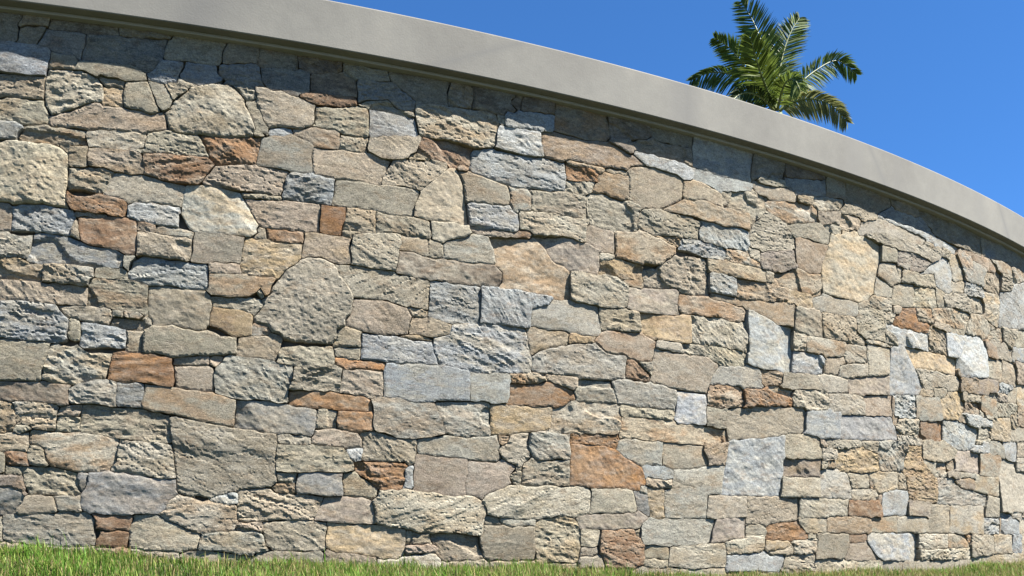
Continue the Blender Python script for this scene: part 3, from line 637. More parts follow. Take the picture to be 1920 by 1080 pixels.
D 4938 2563 40 19 116 24 56 -36 88 -8 7 18 4 44 -131 83 -68 -14 -40 3 -32 -11 -40 2 -9 -11 9 -80 -6 -28
K 8698 2617 8 2 8 14 127 67 17 24 -26 48 -7 28 -11 10 -36 6 -100 -14 -44 9 -76 2 -32 -9 -72 -4 -52 10 -48 -10 10 -84 -10 -44 2 -44 30 -4 32 11 72 1 44 -10 40 3 40 -8 40 6
S 6307 416 91 9 44 -5 32 7 40 -2 32 9 40 -3 20 5 11 16 -13 76 -18 33 -44 13 -236 -10 7 -20 -17 -124
L 5858 2436 80 2 62 10 -21 68 2 60 -15 8 -164 -13 -68 7 -12 -10 -8 -36 -4 -68 -8 -16
P 4998 994 73 22 4 52 -5 78 -24 -4 -40 6 -36 -5 -40 4 -28 -9 -47 2 -3 -48 -11 -36 1 -41 116 -5
R 5442 2298 32 3 32 19 44 0 10 12 3 68 11 22 -140 19 -150 -9 -20 -44 -10 -40 80 -20 60 -7 28 5
E 7714 1698 112 11 39 -5 0 76 6 48 7 12 -12 16 -52 -7 -40 7 -28 -7 -40 0 -32 -12 -36 1 -32 -8 -40 5 -32 -9 -36 2 -32 -8 -44 6 -36 -5 -212 7 -12 -24 12 -12 44 -7 40 5 44 -8 36 1 44 -10 40 5 28 -19 40 2 96 -20 76 -19
G 3454 751 15 13 2 68 13 36 -10 15 -132 8 -60 -1 -7 -6 12 -32 1 -56 7 -12 23 -6 32 0 20 -18
G 5966 708 40 7 40 -2 32 11 89 4 3 28 -12 72 5 44 -125 0 -24 10 -96 -16 -10 -58 6 -47 14 -29
S 3470 2151 12 0 2 9 22 7 44 -2 28 8 12 -1 8 -9 12 1 -8 56 6 16 -6 5 -152 -4 -12 7 -109 -16 -27 -52 0 -15 8 -7
W 5748 2632 6 1 16 27 40 0 17 16 -32 32 3 27 20 11 10 22 -12 24 -46 10 -28 -8 -40 -1 -28 -10 -104 0 -11 -7 17 -28 4 -36 -10 -74 48 7
L 5006 2390 28 4 28 14 40 2 28 11 36 -1 32 11 56 2 9 15 -21 84 -247 4 4 -44 -6 -60 4 -36
D 4590 2547 32 -2 8 9 54 26 1 88 -9 12 -38 5 -28 -14 -112 2 -62 -13 11 -64 21 -32 30 -9 40 10
Lf 9759 1604 71 10 40 -2 100 20 36 -3 160 27 12 48 -14 80 10 40 -18 28 -3 24 -37 64 -50 27 -64 -6 -32 -11 -120 6 -16 -6 4 -30 -54 -76 -14 -44 -20 -22 -12 -25 -23 -13 10 -16 4 -52 14 -16 9 -48
G 3726 882 21 2 -6 40 9 52 -4 26 -44 13 -52 -5 -32 -14 -39 -8 -45 -24 -3 -64 7 -12 76 6
C 3622 2159 208 2 12 13 30 10 16 56 -6 9 -64 10 -32 -7 -40 5 -36 -8 -40 1 -28 -11 -28 -3 -9 -20 12 -56
S 5038 1884 108 11 56 -7 36 6 44 -7 48 1 7 20 -9 68 -10 11 -76 8 -140 -7 -68 11 -5 -79 4 -32
Df 4766 466 89 6 3 16 -9 68 5 32 -140 4 -89 -12 -11 -64 4 -43 84 2
B 3591 1168 119 9 76 -2 6 49 -3 44 -35 11 -168 16 2 -47 -12 -64
T 5066 2286 56 1 84 20 12 23 33 18 30 84 -15 8 -24 -14 -40 2 -32 -10 -36 1 -32 -12 -40 -2 -28 -15 -36 -3 -12 -55 8 -19
S 6870 706 124 8 140 28 6 22 -36 68 -2 33 -292 1 -11 -90 7 -48
L 4034 1800 6 4 -3 60 10 12 -3 24 -50 9 -40 -4 -40 7 -32 -9 -44 2 -39 -17 -5 -59 44 -9 12 -8 20 1 40 -9
L 7290 81 216 2 36 7 44 -7 148 5 27 36 20 60 -19 14 -116 -10 -48 34 -52 -19 -40 3 -32 -11 -40 3 -32 -7 -40 5 -36 -9 -40 1 3 -56 -12 -20 6 -28
L 7281 2116 13 10 152 7 25 39 -5 76 -10 12 -50 8 -28 -7 -44 1 -28 -9 -68 -2 -52 11 -92 1 -4 -29 -15 -38 -2 -44 7 -12 46 -11 36 4 48 -10 40 2
Mf 6390 323 80 3 32 9 40 -2 28 8 20 -7 28 5 16 6 16 26 40 23 10 14 -78 37 -13 -13 -19 -5 -40 4 -32 -10 -40 2 -32 -7 -44 5 -32 -7 -36 4 -28 -7 -28 3 -60 -17 -12 -9 18 -24 10 -38 124 5
Y 4298 1268 92 19 10 97 -10 12 -44 13 -143 3 -15 -36 -1 -56 47 -15
P 3210 2356 40 9 116 -3 48 10 8 104 -204 -4 -13 -28 -8 -60 1 -24
G 6650 707 28 20 80 -1 32 -7 9 5 -3 56 8 44 -2 44 -36 7 -32 -9 -76 -1 -48 11 -32 -6 -40 3 -36 -10 -12 -23 -10 -40 50 -37
C 7476 2268 24 48 91 68 25 48 -9 36 30 28 -12 16 -63 1 -52 31 -28 -24 -88 -14 -28 -13 -36 -2 -76 -18 -6 -17 12 -68 14 -14 20 3 48 -8 32 5 40 -6 32 7 20 -3 8 -51 8 -1 5 -12 -5 -10 -12 7 0 -25
C 10030 84 96 5 40 -5 32 6 44 -6 36 5 140 -4 156 10 116 -9 40 8 264 -2 28 32 16 72 -12 12 -4 32 -24 23 -28 3 -172 1 -24 -9 -44 8 -36 -5 -48 6 -44 -18 -92 4 -112 -8 -124 4 -60 -7 -32 -11 -116 3 -96 -21 -40 3 -10 -8 8 -20 2 -97 20 -5
T 4474 1164 32 -3 15 15 5 44 10 12 12 44 -14 21 -44 7 -16 -16 -80 -5 -68 -17 -8 -94
O 3714 1825 64 0 8 6 9 61 -17 19 -108 18 -64 -22 -48 1 -14 4 -22 18 -4 -3 5 -55 17 -28 50 -11 28 5 44 -6 32 5
T 8150 1668 124 -3 36 7 172 -5 76 2 20 7 -14 16 -11 28 -31 16 -32 8 -19 16 5 44 -11 48 -55 2 -128 -9 -148 -3 -11 -10 0 -60 18 -100
L 10386 2092 28 5 16 11 108 1 100 20 108 5 32 11 104 15 28 12 40 4 52 15 20 33 1 20 16 16 -13 16 3 32 13 16 -17 24 -2 32 13 32 -9 12 0 36 11 12 -13 12 12 88 -7 29 -40 27 -56 -54 -36 -5 -32 -13 -32 -2 -88 -37 -40 -3 -28 -13 -36 -7 -29 -18 -36 -56 -174 -32 -16 -100 -9 -188 2 -8
D 3582 2575 8 50 16 37 1 46 -37 8 -36 -6 -40 7 -32 -6 -32 4 -40 -84 52 -11 8 -13 44 -11 60 0
G 7426 1247 16 8 140 9 17 16 -23 20 0 60 -18 28 -20 7 -40 -1 -52 14 -20 -20 -36 5 -36 -11 -36 2 -32 -7 -36 5 -16 -5 -47 -61 -25 -60 16 -7 40 11 36 -5 36 5 40 -6 40 9 32 -2
Bf 6906 990 80 0 32 8 44 -6 54 4 10 12 -4 84 12 32 -7 64 -216 4 -9 -124 -16 -44 3 -12
W 4694 2578 88 2 132 13 16 -5 4 8 -8 76 -12 11 -48 18 -12 14 -32 -15 -40 -3 -28 -13 -52 -3 -14 -13 1 -84
S 3670 1931 19 5 45 108 -40 15 -36 -4 -36 5 -16 -7 -76 -8 -4 -104 60 2
C 8174 72 28 4 116 -6 36 6 140 -6 104 7 20 -6 80 0 48 5 9 28 -3 68 -34 13 -16 -12 -24 -5 -48 7 -32 -5 -44 4 -32 -8 -116 8 -40 -6 -20 13 -48 -14 -52 10 -72 0 -36 -9 -44 2 -27 -10 -1 -72 8 -8 20 -3 56 2
W 6450 2640 44 10 36 0 28 13 44 -3 28 11 40 4 24 13 23 16 -11 60 18 32 -14 9 -60 0 -32 -7 -40 6 -36 -9 -36 0 -32 -11 -51 4 -5 -28 8 -54 16 -58
Y 8382 774 20 7 120 -2 180 25 22 12 2 8 -16 96 -8 7 -16 -3 -132 24 -20 17 -12 -9 -36 -1 -28 -10 -40 0 -32 -10 -36 2 -32 -10 -44 1 -5 -4 -8 -72 3 -20 15 -32 39 -22 28 4
P 5002 48 30 24 -2 75 -120 19 -96 6 -44 17 -11 -17 2 -80 13 -18 200 -4
C 7810 2374 292 68 3 6 -14 24 -3 40 -14 16 -40 15 -36 -8 -44 4 -32 -8 -24 10 -20 -14 -88 -9 -96 -20 -54 -2 -32 -28 10 -36 16 -16 32 -11 44 -3
K 4442 2665 24 0 28 10 124 1 7 16 -2 48 -3 28 -13 24 -165 10 -24 -7 -5 -7 23 -32 -17 -76
G 3586 1467 34 9 10 29 15 11 -3 46 -124 8 -100 -6 -8 -88 20 -3 36 5 40 -6 32 5
G 9442 607 52 5 40 -4 36 9 52 -10 24 6 40 -4 36 5 40 -7 104 16 112 -5 36 9 132 5 12 12 23 64 -11 13 -192 13 -16 9 -24 -5 -44 6 -32 -7 -84 8 -112 47 4 16 -28 15 -28 3 -112 -28 -24 -26 -40 -16 0 -76 -12 -68
T 8046 1928 80 31 9 13 -17 124 -112 -19 -104 25 -92 -44 -60 -20 -44 -2 -24 -7 -4 -9 -4 -52 12 -16 120 5 36 -12 36 7 44 -8 32 4 44 -8 24 2
P 4158 979 48 9 4 28 -5 88 -19 7 -165 -11 1 -104
K 6994 2579 30 5 -7 96 -15 15 -44 -5 -44 5 -104 -12 -56 4 -36 11 -47 -26 -40 -4 -29 -12 -24 0 -4 -8 36 -50 12 -4 64 -3 36 6 44 -9 32 4 40 -5 40 7 40 -6 36 2
T 6378 1487 56 18 116 -3 28 8 40 0 24 6 7 12 -21 104 -22 9 -40 -2 -28 10 -104 -18 -76 -2 4 -85 8 -48
C 7934 439 52 10 36 -3 32 7 44 -6 32 8 36 -3 32 15 40 -4 32 7 40 -5 32 8 39 -1 -8 56 13 56 -12 6 -36 -6 -44 7 -32 -6 -44 3 -32 -6 -40 4 -28 -5 -200 -3 -4 -2 -4 -120 12 -14
B 8102 983 188 19 9 50 -6 68 13 44 -16 19 -68 -9 -32 24 -28 -23 -152 -10 -36 -8 -7 -53 2 -68 -21 -28 122 -12
E 7450 1823 84 6 28 8 40 -4 36 8 36 -1 32 12 36 -1 32 8 28 -2 8 23 0 72 -120 -3 -20 13 -24 -7 -32 3 -12 -5 -216 -7 -11 -10 -5 -108
C 9798 391 100 16 48 -8 32 6 48 -7 72 5 -4 57 3 76 -6 32 6 60 -83 -2 -32 -9 -116 5 -104 -16 -40 6 -36 -4 -40 4 -26 -8 -9 -12 -2 -20 -6 -160 11 -11 28 -5 40 4
S 3946 75 95 5 1 80 -48 7 -116 2 -75 15 5 -48 -4 -32 -7 -8 5 -5 56 -1 16 -2 12 -10
P 8010 2080 32 10 44 2 30 12 16 72 16 28 10 40 24 34 -4 23 -132 -2 -44 9 -36 -5 -44 7 -40 -18 -1 -76 13 -99 24 -17
T 7142 416 100 -1 36 10 40 -5 127 20 5 127 -172 -6 -44 4 -92 -8 -13 -125 5 -14
G 8114 584 32 5 36 -5 40 7 40 -3 32 6 44 -7 36 6 16 -7 30 6 -4 84 -31 92 -31 10 -40 -2 -36 21 -36 -12 -52 5 -80 -18 4 -40 -10 -28 -2 -108 1 -8
S 3658 2503 16 14 40 -9 40 2 36 -8 92 14 8 4 -4 32 -68 29 -36 -6 -40 5 -32 -7 -44 5 -32 -8 -44 1 -12 -6 -25 -41 45 2
Yf 9142 1588 60 12 184 3 32 8 120 -9 104 10 56 -7 10 7 2 44 14 16 -3 48 -12 16 -11 3 -144 -8 -36 7 -36 -3 -40 5 -36 -7 -116 4 -112 -7 -40 4 -32 -6 -44 6 -44 -7 -4 -3 5 -12
S 3898 2354 16 0 32 18 -53 140 -103 -13 -9 -43 0 -84 37 -7 36 2
S 7814 832 36 -3 32 10 40 -2 32 7 48 -5 116 16 -5 69 -12 16 -4 40 -15 13 -136 14 -24 -8 -108 -3 -32 -14 -6 -6 -3 -100 9 -33
Y 3218 1476 184 2 11 86 -55 3 -52 20 -72 -4 -21 -7 -9 -12 -3 -44 -9 -8 7 -20
W 4686 2676 24 10 40 0 32 14 36 2 24 11 9 7 0 40 16 24 -41 13 -104 -10 -48 8 -60 -2 9 -25 5 -76 50 -8
L 9730 1036 80 1 76 12 68 27 29 28 10 28 17 15 19 61 -8 20 -31 8 -32 -3 -44 6 -24 -4 -40 18 -108 4 -16 11 -20 -6 -40 2 -28 -10 -40 0 -32 -7 -48 2 -7 -9 3 -32 -8 -40 3 -72 17 -12 52 -16
D 4270 2559 28 -2 52 9 48 -6 28 13 32 -4 -14 27 -13 72 -17 13 -24 1 -32 -11 -36 -1 -32 -13 -36 -3 -20 -10 -5 -40 36 -28 -11 -13
G 6222 1066 248 8 7 2 1 16 -44 112 -212 -10 -5 -46 -22 -24 13 -28 3 -24
B 5774 2574 192 12 16 -5 16 12 48 4 16 15 7 80 -7 6 -16 1 -36 -11 -36 3 -36 -8 -36 1 -32 -12 -20 8 -18 -4 -18 -17 -40 -2 -17 -25 6 -52
T 4858 1841 44 0 6 15 10 6 111 18 1 122 -24 3 -36 -6 -40 7 -53 -6 -7 -68 -16 -40 -2 -44
K 3782 2724 40 8 40 -4 36 8 36 -1 32 11 28 -4 20 34 24 16 -8 13 -12 5 -60 5 -36 -9 -68 -2 -48 11 -20 -1 -8 -20 -19 -10 -2 -12 5 -44
C 8566 1719 32 9 48 -5 32 7 96 -3 8 5 -7 80 8 24 -5 12 -18 12 -7 84 -139 4 -68 -18 -44 8 -8 -6 -7 -52 -21 -24 13 -52 -6 -40 25 -18
K 3214 2619 72 9 12 11 7 61 -4 16 17 32 11 40 -6 24 15 -1 2 5 -30 1 -52 13 -28 -5 -24 4 -19 -9 6 -116 9 -40 -4 -36
S 8070 170 28 4 44 -3 36 9 72 0 48 -10 48 14 46 76 5 28 -8 20 -3 41 -72 6 -32 -8 -44 5 -32 -5 -44 11 -36 -6 -48 0 -5 -8 2 -24 11 -20 -18 -80 -3 -44
G 8746 802 184 17 16 -6 36 11 55 140 -3 48 -40 28 -32 -7 -32 8 -44 -8 -44 6 -100 -18 -36 -1 7 -48 -8 -40 9 -16 14 -100
D 10218 2607 28 13 40 -1 32 12 36 1 32 9 40 -3 68 8 36 13 24 -2 40 -24 36 20 72 -5 104 6 56 -8 85 2 31 25 5 59 -7 48 -14 15 -52 12 -32 -6 -40 2 -36 -9 -116 12 -32 -8 -40 1 -32 -6 -48 9 -72 2 -36 -10 -72 -1 -52 11 -28 -6 -40 2 -36 -9 -120 11 -7 -6 15 -48 33 -28 20 -104 11 -5 48 1
C 8770 2408 32 7 40 -5 36 4 32 -9 232 23 216 -22 95 42 31 32 4 40 -14 14 -40 6 -40 -10 -20 -18 -24 -6 -76 -2 -28 8 -36 -14 -84 -6 -348 3 -204 -36 -6 -3 -4 -16 38 -10 36 1 48 -15 36 1
P 4872 720 82 13 3 43 -19 25 -112 24 -116 -12 -7 -29 -10 -12 1 -30 32 -9 36 4 48 -9 32 2
T 5925 1304 53 37 64 20 36 3 28 14 40 6 6 8 6 68 -40 6 -68 -8 -112 12 -52 -14 10 -16 20 -128
K 7502 2600 31 8 25 24 217 20 9 88 -10 45 -12 6 -36 -3 -40 7 -40 -9 -68 1 -48 11 -20 -3 -21 -159 2 -20
C 8522 2435 32 8 16 19 228 38 128 -7 280 8 39 15 11 24 28 12 -10 13 -48 0 -40 9 -36 -6 -40 6 -36 -3 -48 12 -36 -3 -40 6 -36 -7 -44 8 -36 -1 -44 10 -36 -5 -45 5 -11 -3 -20 -23 -84 -17 -28 -16 -33 -5 -15 -40 -28 -28 13 -20
T 7157 1952 17 7 44 -5 32 7 124 -12 228 6 11 5 -2 68 -9 5 -68 6 -32 -4 -40 7 -32 -8 -44 5 -36 -5 -60 12 -8 8 -20 -13 -116 -3 -8 -6 12 -74 4 -9
C 7746 575 352 12 4 133 -184 -6 -108 -10 -52 6 -8 -13 1 -41 -12 -76
Y 6510 1806 8 -2 8 12 12 5 76 3 52 -7 4 11 -11 36 6 36 -6 16 -189 19 -28 -19 -76 -13 -13 -83 45 7 68 -5
E 6518 2287 45 9 -5 150 -8 -8 -16 -4 -40 5 -36 -9 -68 5 -14 -19 -22 -8 -7 -28 9 -16 -22 -11 -22 -49 2 -5 48 2 36 7 48 -14
T 3710 1288 18 36 -4 40 -6 7 -32 6 -32 -6 -36 4 -138 -7 3 -12 43 -51 12 12 44 -19
T 7226 1111 20 -1 32 10 24 -5 112 21 9 8 4 24 -5 70 -24 19 -24 2 -40 -9 -44 6 -32 -5 -40 4 -36 -10 -28 3 -22 -72 6 -52
K 4254 2658 36 2 28 13 40 2 28 10 28 -1 9 12 8 60 -29 30 -48 6 -36 -9 -36 4 -30 -71 -3 -56
S 5846 670 20 1 12 25 20 8 26 28 -12 28 -6 36 4 71 -96 -16 -18 -15 -21 -40 -33 -16 -12 -20 -1 -12 19 -36
M 7582 2035 32 -3 48 7 20 -6 28 9 36 -1 144 57 7 10 -14 40 -5 63 -12 6 -28 -12 -36 -1 -28 -14 -36 -4 -28 -11 -44 -1 -100 -35 -6 -11 2 -56 9 -32
E 8206 352 28 4 44 -5 36 8 160 -6 96 10 24 -11 39 24 -3 60 -16 30 -40 11 -144 0 -52 -9 -32 2 -32 -8 -40 5 -32 -7 -48 3 -24 -15 1 -84 7 -7
Mf 8542 1315 28 17 256 25 6 139 -198 -26 -56 -16 -100 -10 -32 -14 -48 -4 -6 -10 -2 -52 8 -44 16 -3 36 7
Mf 7166 263 100 8 12 9 24 0 28 11 40 -1 32 9 37 1 8 16 -5 36 2 80 -22 5 -36 -12 -36 1 -32 -8 -40 4 -32 -9 -44 -1 -26 -64 -4 -52 -12 -28
S 7994 1664 132 2 11 6 -18 104 1 52 -22 22 -28 -7 -28 17 -20 -12 -136 -6 -11 -14 -9 -142 8 -7 56 -9 40 3
G 3213 1580 89 10 37 -6 7 8 22 112 -62 -8 -36 3 -12 14 -72 -8 3 -45 12 -20 -5 -48
O 7430 1127 28 9 36 1 28 12 108 6 32 10 40 -3 36 7 40 -5 32 8 28 -1 9 9 0 36 -9 11 -40 10 -128 12 -40 10 -16 24 -32 -23 -140 -9 -16 -11 4 -76 -3 -20 -9 -12
S 5438 35 40 5 44 -7 32 6 40 -5 36 7 36 -3 1 90 -29 19 -68 -14 -40 3 -32 -8 -40 1 -28 -6 -36 12 -5 -15 7 -80
S 4926 2684 12 8 36 -3 32 10 44 -2 54 11 6 8 -20 56 -16 7 -84 7 -36 -9 -76 1 -23 -22 0 -36 15 -18
L 7246 2463 12 17 40 2 28 11 40 3 28 13 88 14 24 25 -1 24 -3 5 -80 -4 -40 5 -32 -8 -44 4 -36 -9 -76 2 -48 13 -28 -5 -40 6 -24 -4 -23 -45 -1 -24 24 -6 48 2 76 -18
L 6946 2490 60 5 18 17 22 64 -48 0 -44 10 -32 -2 -44 7 -32 -7 -44 5 -32 -5 -48 10 -32 -6 -84 6 -7 -2 -5 -12 0 -9 44 -23 40 -29 28 -3 32 8 44 -9 112 -6
T 4722 2296 44 -3 63 7 10 52 -2 36 -31 9 -36 -4 -48 5 -36 -2 -44 -20 -44 -4 5 -32 67 -17 24 -11 12 -16
B 4134 2529 108 35 8 16 -27 24 0 36 -105 -5 -40 6 -8 -5 -7 -32 -18 -32 1 -19 28 -12
G 8122 1837 12 9 16 1 124 0 188 11 22 22 4 44 9 16 -15 19 -104 5 -104 -8 -136 13 -12 -14 -84 -32 -11 -15 15 -47 24 -14 28 7
C 8314 1166 247 22 1 76 -19 44 -21 7 -72 5 -36 -7 -20 6 -210 -23 10 -95 32 -25 60 12
M 7782 708 320 18 9 10 -4 36 13 76 -18 6 -32 -11 -40 1 -28 -7 -44 5 -36 -7 -36 3 -36 -11 -68 10 -15 -17 -5 -28 2 -76
C 9282 1447 100 11 12 20 44 2 32 8 80 2 36 -19 76 9 52 14 20 -3 -5 21 19 68 -38 29 -16 -8 -48 8 -104 -10 -120 9 -36 -8 -36 3 -36 -6 -40 5 -32 -8 -40 3 -56 -11 1 -10 103 -116
Of 4938 803 20 15 59 6 -6 44 3 59 -40 -8 -144 0 -6 -51 4 -40
T 7258 2367 12 5 -12 16 -11 68 -25 12 -132 35 -36 -3 -28 7 -24 -17 -49 -6 2 -52 -8 -44 11 -17 72 4 32 12 64 5 56 -17 36 2
S 5006 454 31 22 4 32 -39 37 -48 27 -36 33 -59 -17 -7 -36 10 -78 56 -8 44 4
S 5790 32 104 10 44 -5 9 15 4 64 -5 24 -40 -6 -40 3 -32 -8 -116 6 -47 -7 -3 -32 6 -58 92 0
S 3278 99 24 -3 64 10 0 89 -56 8 -36 -3 -32 8 -48 -8 -6 -44 6 -46 8 -8
T 5314 1351 32 2 92 26 12 52 -132 31 -88 -9 -19 -57 3 -35 56 2
S 7975 1160 190 20 22 24 -13 90 -52 19 -252 -25 -19 -28 -8 -32 6 -8 2 -36 11 -6 48 -2 44 4
C 8601 1464 137 18 92 21 9 73 3 115 -248 -2 -7 -17 -5 -60 15 -72 -4 -68 1 -8
L 7870 1399 28 6 36 -2 32 9 40 -6 36 6 36 -4 16 10 40 5 16 9 4 100 -32 22 -28 -6 -40 8 -36 -4 -32 6 -112 -11 -13 -59 -3 -72 2 -12
B 3842 880 28 0 -6 36 12 40 0 44 -34 8 -36 -9 -52 4 -10 -79 1 -28 7 -12
O 4762 1847 84 -1 7 54 15 36 1 60 -126 -4 0 -44 -8 -40 1 -56
O 7830 276 24 23 116 3 15 10 4 24 -95 85 -176 -16 -80 -18 -23 -19 11 -32 -12 -32 24 -12 40 -3 32 8 44 -5 40 5 16 -5
S 6802 27 19 9 1 62 -32 -5 -48 9 -36 -4 -60 16 -68 -18 -216 1 -28 -5 -40 5 -36 -8 -32 4 -3 -5 3 -56 4 -1 44 -2 36 7 92 -7 112 6 136 -7 40 8 72 -1
L 9006 1730 56 7 40 -6 36 6 40 -4 36 6 104 -2 -8 131 -80 -1 -32 -8 -40 4 -36 -6 -40 6 -32 -8 -40 3 -32 -7 -44 8 -36 -3 -24 15 -56 -13 -28 1 -8 -11 4 -13 28 -18 81 -29 43 -56
S 7282 1380 36 7 36 -2 32 10 44 -2 13 19 4 44 -5 26 -16 6 -32 -3 -44 7 -32 -4 -44 9 -112 -3 -40 7 -9 -5 -4 -8 15 -44 18 -20 48 -25 36 -8 8 -8
C 8156 1536 18 8 120 15 44 11 15 42 5 52 -48 6 -36 -7 -44 5 -204 -2 -40 -6 -10 -44 10 -56 32 -5 36 3 40 -8 32 6
L 8762 492 164 15 40 -7 80 6 -1 50 9 49 12 27 -14 40 -10 10 -96 1 -32 7 -35 -14 -37 -2 -28 -13 -36 -3 -16 -8 -5 -6 -11 -88 7 -60
C 7298 191 28 -1 32 8 40 -4 36 7 36 -3 32 10 40 -2 27 6 29 16 12 84 -20 11 -140 -10 -12 -17 -104 -8 -28 -11 -27 -1 -8 -8 15 -72
T 3310 340 164 15 4 5 -21 72 -71 7 -36 -2 -16 -9 -12 -32 -25 -28 -3 -17
S 9838 1956 7 4 24 64 40 72 -3 15 -56 9 -32 -7 -40 4 -32 -6 -48 8 -68 -1 -36 -14 -52 3 -16 -16 -40 2 -112 -28 -13 -9 15 -76 6 -7 220 3 52 -10 104 9 60 -8
D 7890 2580 88 18 76 5 112 29 4 76 -4 32 -4 4 -36 -17 -40 -1 -32 -14 -104 -8 -28 -12 -40 -2 -28 -10 -72 -4 9 -64 35 0 43 -12 17 -22
K 6802 2687 40 7 40 -3 32 8 40 -5 36 5 24 -4 6 85 -50 7 -36 -5 -48 7 -28 -6 -44 6 -32 -6 -48 6 -24 -25 11 -60 37 -12
C 4406 1388 42 56 -14 29 -60 3 -104 -10 -79 2 11 -53 32 -5 32 5 44 -7 36 3
Sf 5402 1876 24 20 100 28 24 14 17 14 -16 20 -1 16 -8 3 -24 -7 -56 12 -129 -12 9 -95
S 9310 923 32 3 44 -5 140 10 36 12 32 3 28 14 32 7 57 69 -133 30 -72 28 -48 -16 -72 -2 -44 7 -32 -7 -44 0 -19 -12 -15 -32 -1 -92 11 -14 20 8
P 6378 1956 32 7 50 -3 6 20 -8 108 -20 6 -40 -4 -104 12 -12 -5 -8 -9 -6 -72 7 -16
S 7882 2297 40 17 44 -7 36 4 44 -9 32 5 44 -6 32 7 24 -4 12 12 15 60 -3 16 -44 17 -48 31 -296 -68 -3 -24
G 9202 1213 44 -1 36 9 40 -3 163 22 11 12 -2 20 -36 128 -8 7 -40 6 -24 -11 -100 -11 -64 -4 -20 8 -65 -7 -4 -16 16 -76 -2 -64 7 -7 28 3
P 3670 93 124 6 7 5 5 30 -6 50 -26 5 -32 -6 -92 -1 -6 -26 5 -52
B 7098 2039 164 4 20 17 -4 52 -24 12 -44 -2 -44 10 -36 -4 -48 8 -135 -4 -15 -16 0 -32 -15 -16 5 -7 152 -11 16 -2
T 9330 379 40 7 208 7 27 7 -6 16 6 140 10 48 -13 8 -32 3 -36 -10 -40 5 -36 -7 -32 6 -80 -8 -10 -17 -7 -72 -13 -32 -1 -56 7 -43
B 3966 2512 63 20 15 52 16 28 3 24 -89 -7 -12 6 -51 -71 -20 -12 2 -28
L 9538 2212 64 5 25 23 -16 76 19 20 4 32 -37 84 -35 27 -76 -5 -32 -30 -92 -40 -104 -82 -61 -26 29 -1 32 10 40 1 28 12 36 3 20 9 32 -87 44 -17 64 -3
S 7754 1287 32 4 44 -5 148 19 103 3 29 4 8 8 -22 32 -14 54 -40 3 -36 -5 -40 5 -28 -8 -40 2 -32 -8 -96 -1 -12 -14 -4 -55 -19 -25
K 5442 2634 121 6 14 76 -5 32 -18 21 -32 7 -74 -8 -21 -68 8 -60
C 9210 182 552 14 140 5 13 7 -12 72 -9 13 -52 -7 -44 3 -32 -9 -36 3 -36 -5 -44 7 -32 -7 -40 3 -12 -8 -56 -5 -104 0 -112 -9 -100 2 -2 -65
S 7926 83 136 8 3 121 -63 0 -32 -10 -40 2 -32 -7 -40 6 -28 -13 -44 -4 -16 -33 -7 -33 -13 -16 8 -16
Y 9512 1248 10 6 44 -4 28 7 40 -1 32 11 52 1 24 36 56 35 16 33 -2 40 -34 16 -12 56 -68 5 -36 -12 -84 -8 -28 -46 -84 -23 -1 -16 38 -132
W 7798 2682 56 1 28 10 36 1 28 12 40 0 32 9 38 1 30 13 40 2 36 17 11 40 -23 11 -108 -9 -120 14 -36 -8 -100 0 -9 -8 9 -40 -2 -56
R 3714 268 36 8 48 -4 24 60 -2 12 -82 4 -36 -5 -56 14 -11 -5 -4 -4 17 -28 3 -44
O 8958 1855 92 2 32 8 40 -6 36 5 40 -4 32 9 48 -2 32 10 27 63 -47 5 -32 -9 -80 0 -20 40 -12 58 -20 -7 -147 -19 -23 -48 -50 -22 -29 -66 21 -14 32 2
S 5950 32 40 -3 104 9 120 -7 10 13 -3 84 -99 -2 -48 6 -116 -15 -14 -81
O 6470 802 14 18 14 44 -12 32 -32 -10 -116 1 -32 -8 -40 2 -28 -9 -48 8 -24 -8 -5 -48 5 -9 12 6 220 0
P 8578 1184 40 6 40 -2 32 10 36 1 32 8 40 -5 36 7 28 -4 5 15 -13 68 10 68 -302 -31 -14 -17 18 -40 0 -76
R 8614 471 56 13 52 -6 28 14 -7 64 -21 20 -8 29 -36 -10 -48 2 -32 -9 -40 2 -32 -7 -44 6 -36 -7 -24 7 -35 -9 -12 -60 3 -32 11 -12 185 4
T 3310 2708 28 10 96 8 16 53 16 16 1 21 -45 -3 -40 5 -28 -9 -20 -19 -13 -46 -17 -28
R 4726 2520 120 5 84 23 -2 32 -14 9 -132 -13 -96 -1 -52 -23 -4 -8 44 -17
L 7342 1827 16 -1 9 6 7 60 -4 52 -36 9 -36 -3 -48 8 -32 -7 -45 5 -16 -12 -6 -60 7 -37 12 -15
S 6542 1003 332 5 10 8 7 40 -17 13 -88 -7 -200 1 -76 6 -8 -5 0 -48 8 -11
P 7646 2498 48 2 96 20 84 8 20 16 -8 28 -17 24 -39 13 -40 -1 -48 -14 -76 -9 -76 2 -44 7 -20 9 -25 -7 10 -48 51 -33 60 1
W 5866 2675 36 11 36 -1 32 8 40 -3 32 10 24 0 0 66 -8 14 -28 3 -40 -5 -48 8 -56 -6 -19 -28 -10 -52 0 -20
C 8934 375 144 9 100 -3 16 -6 12 5 40 -2 32 9 36 -5 -3 98 -33 25 -184 0 -124 -10 -44 7 -3 -98 3 -24
E 3238 28 204 4 -6 12 -2 48 -36 7 -28 -4 -32 5 -36 -7 -96 5 0 -66
Mf 9658 870 160 11 44 -5 76 1 36 7 24 -8 44 3 8 13 0 138 -8 7 -56 2 -48 -5 -24 3 -16 12 -88 -15 -92 -1 -25 -21 -36 -48 11 -28 -5 -48 -15 -12
D 8774 2611 32 7 44 -3 32 4 48 -10 72 0 32 9 76 2 48 -8 28 7 40 -2 68 9 62 14 -6 17 -48 14 -64 32 -44 9 -52 -19 -52 6 -36 -6 -40 5 -32 -8 -40 7 -44 -3 -36 24 -20 -22 -127 -68 0 -8
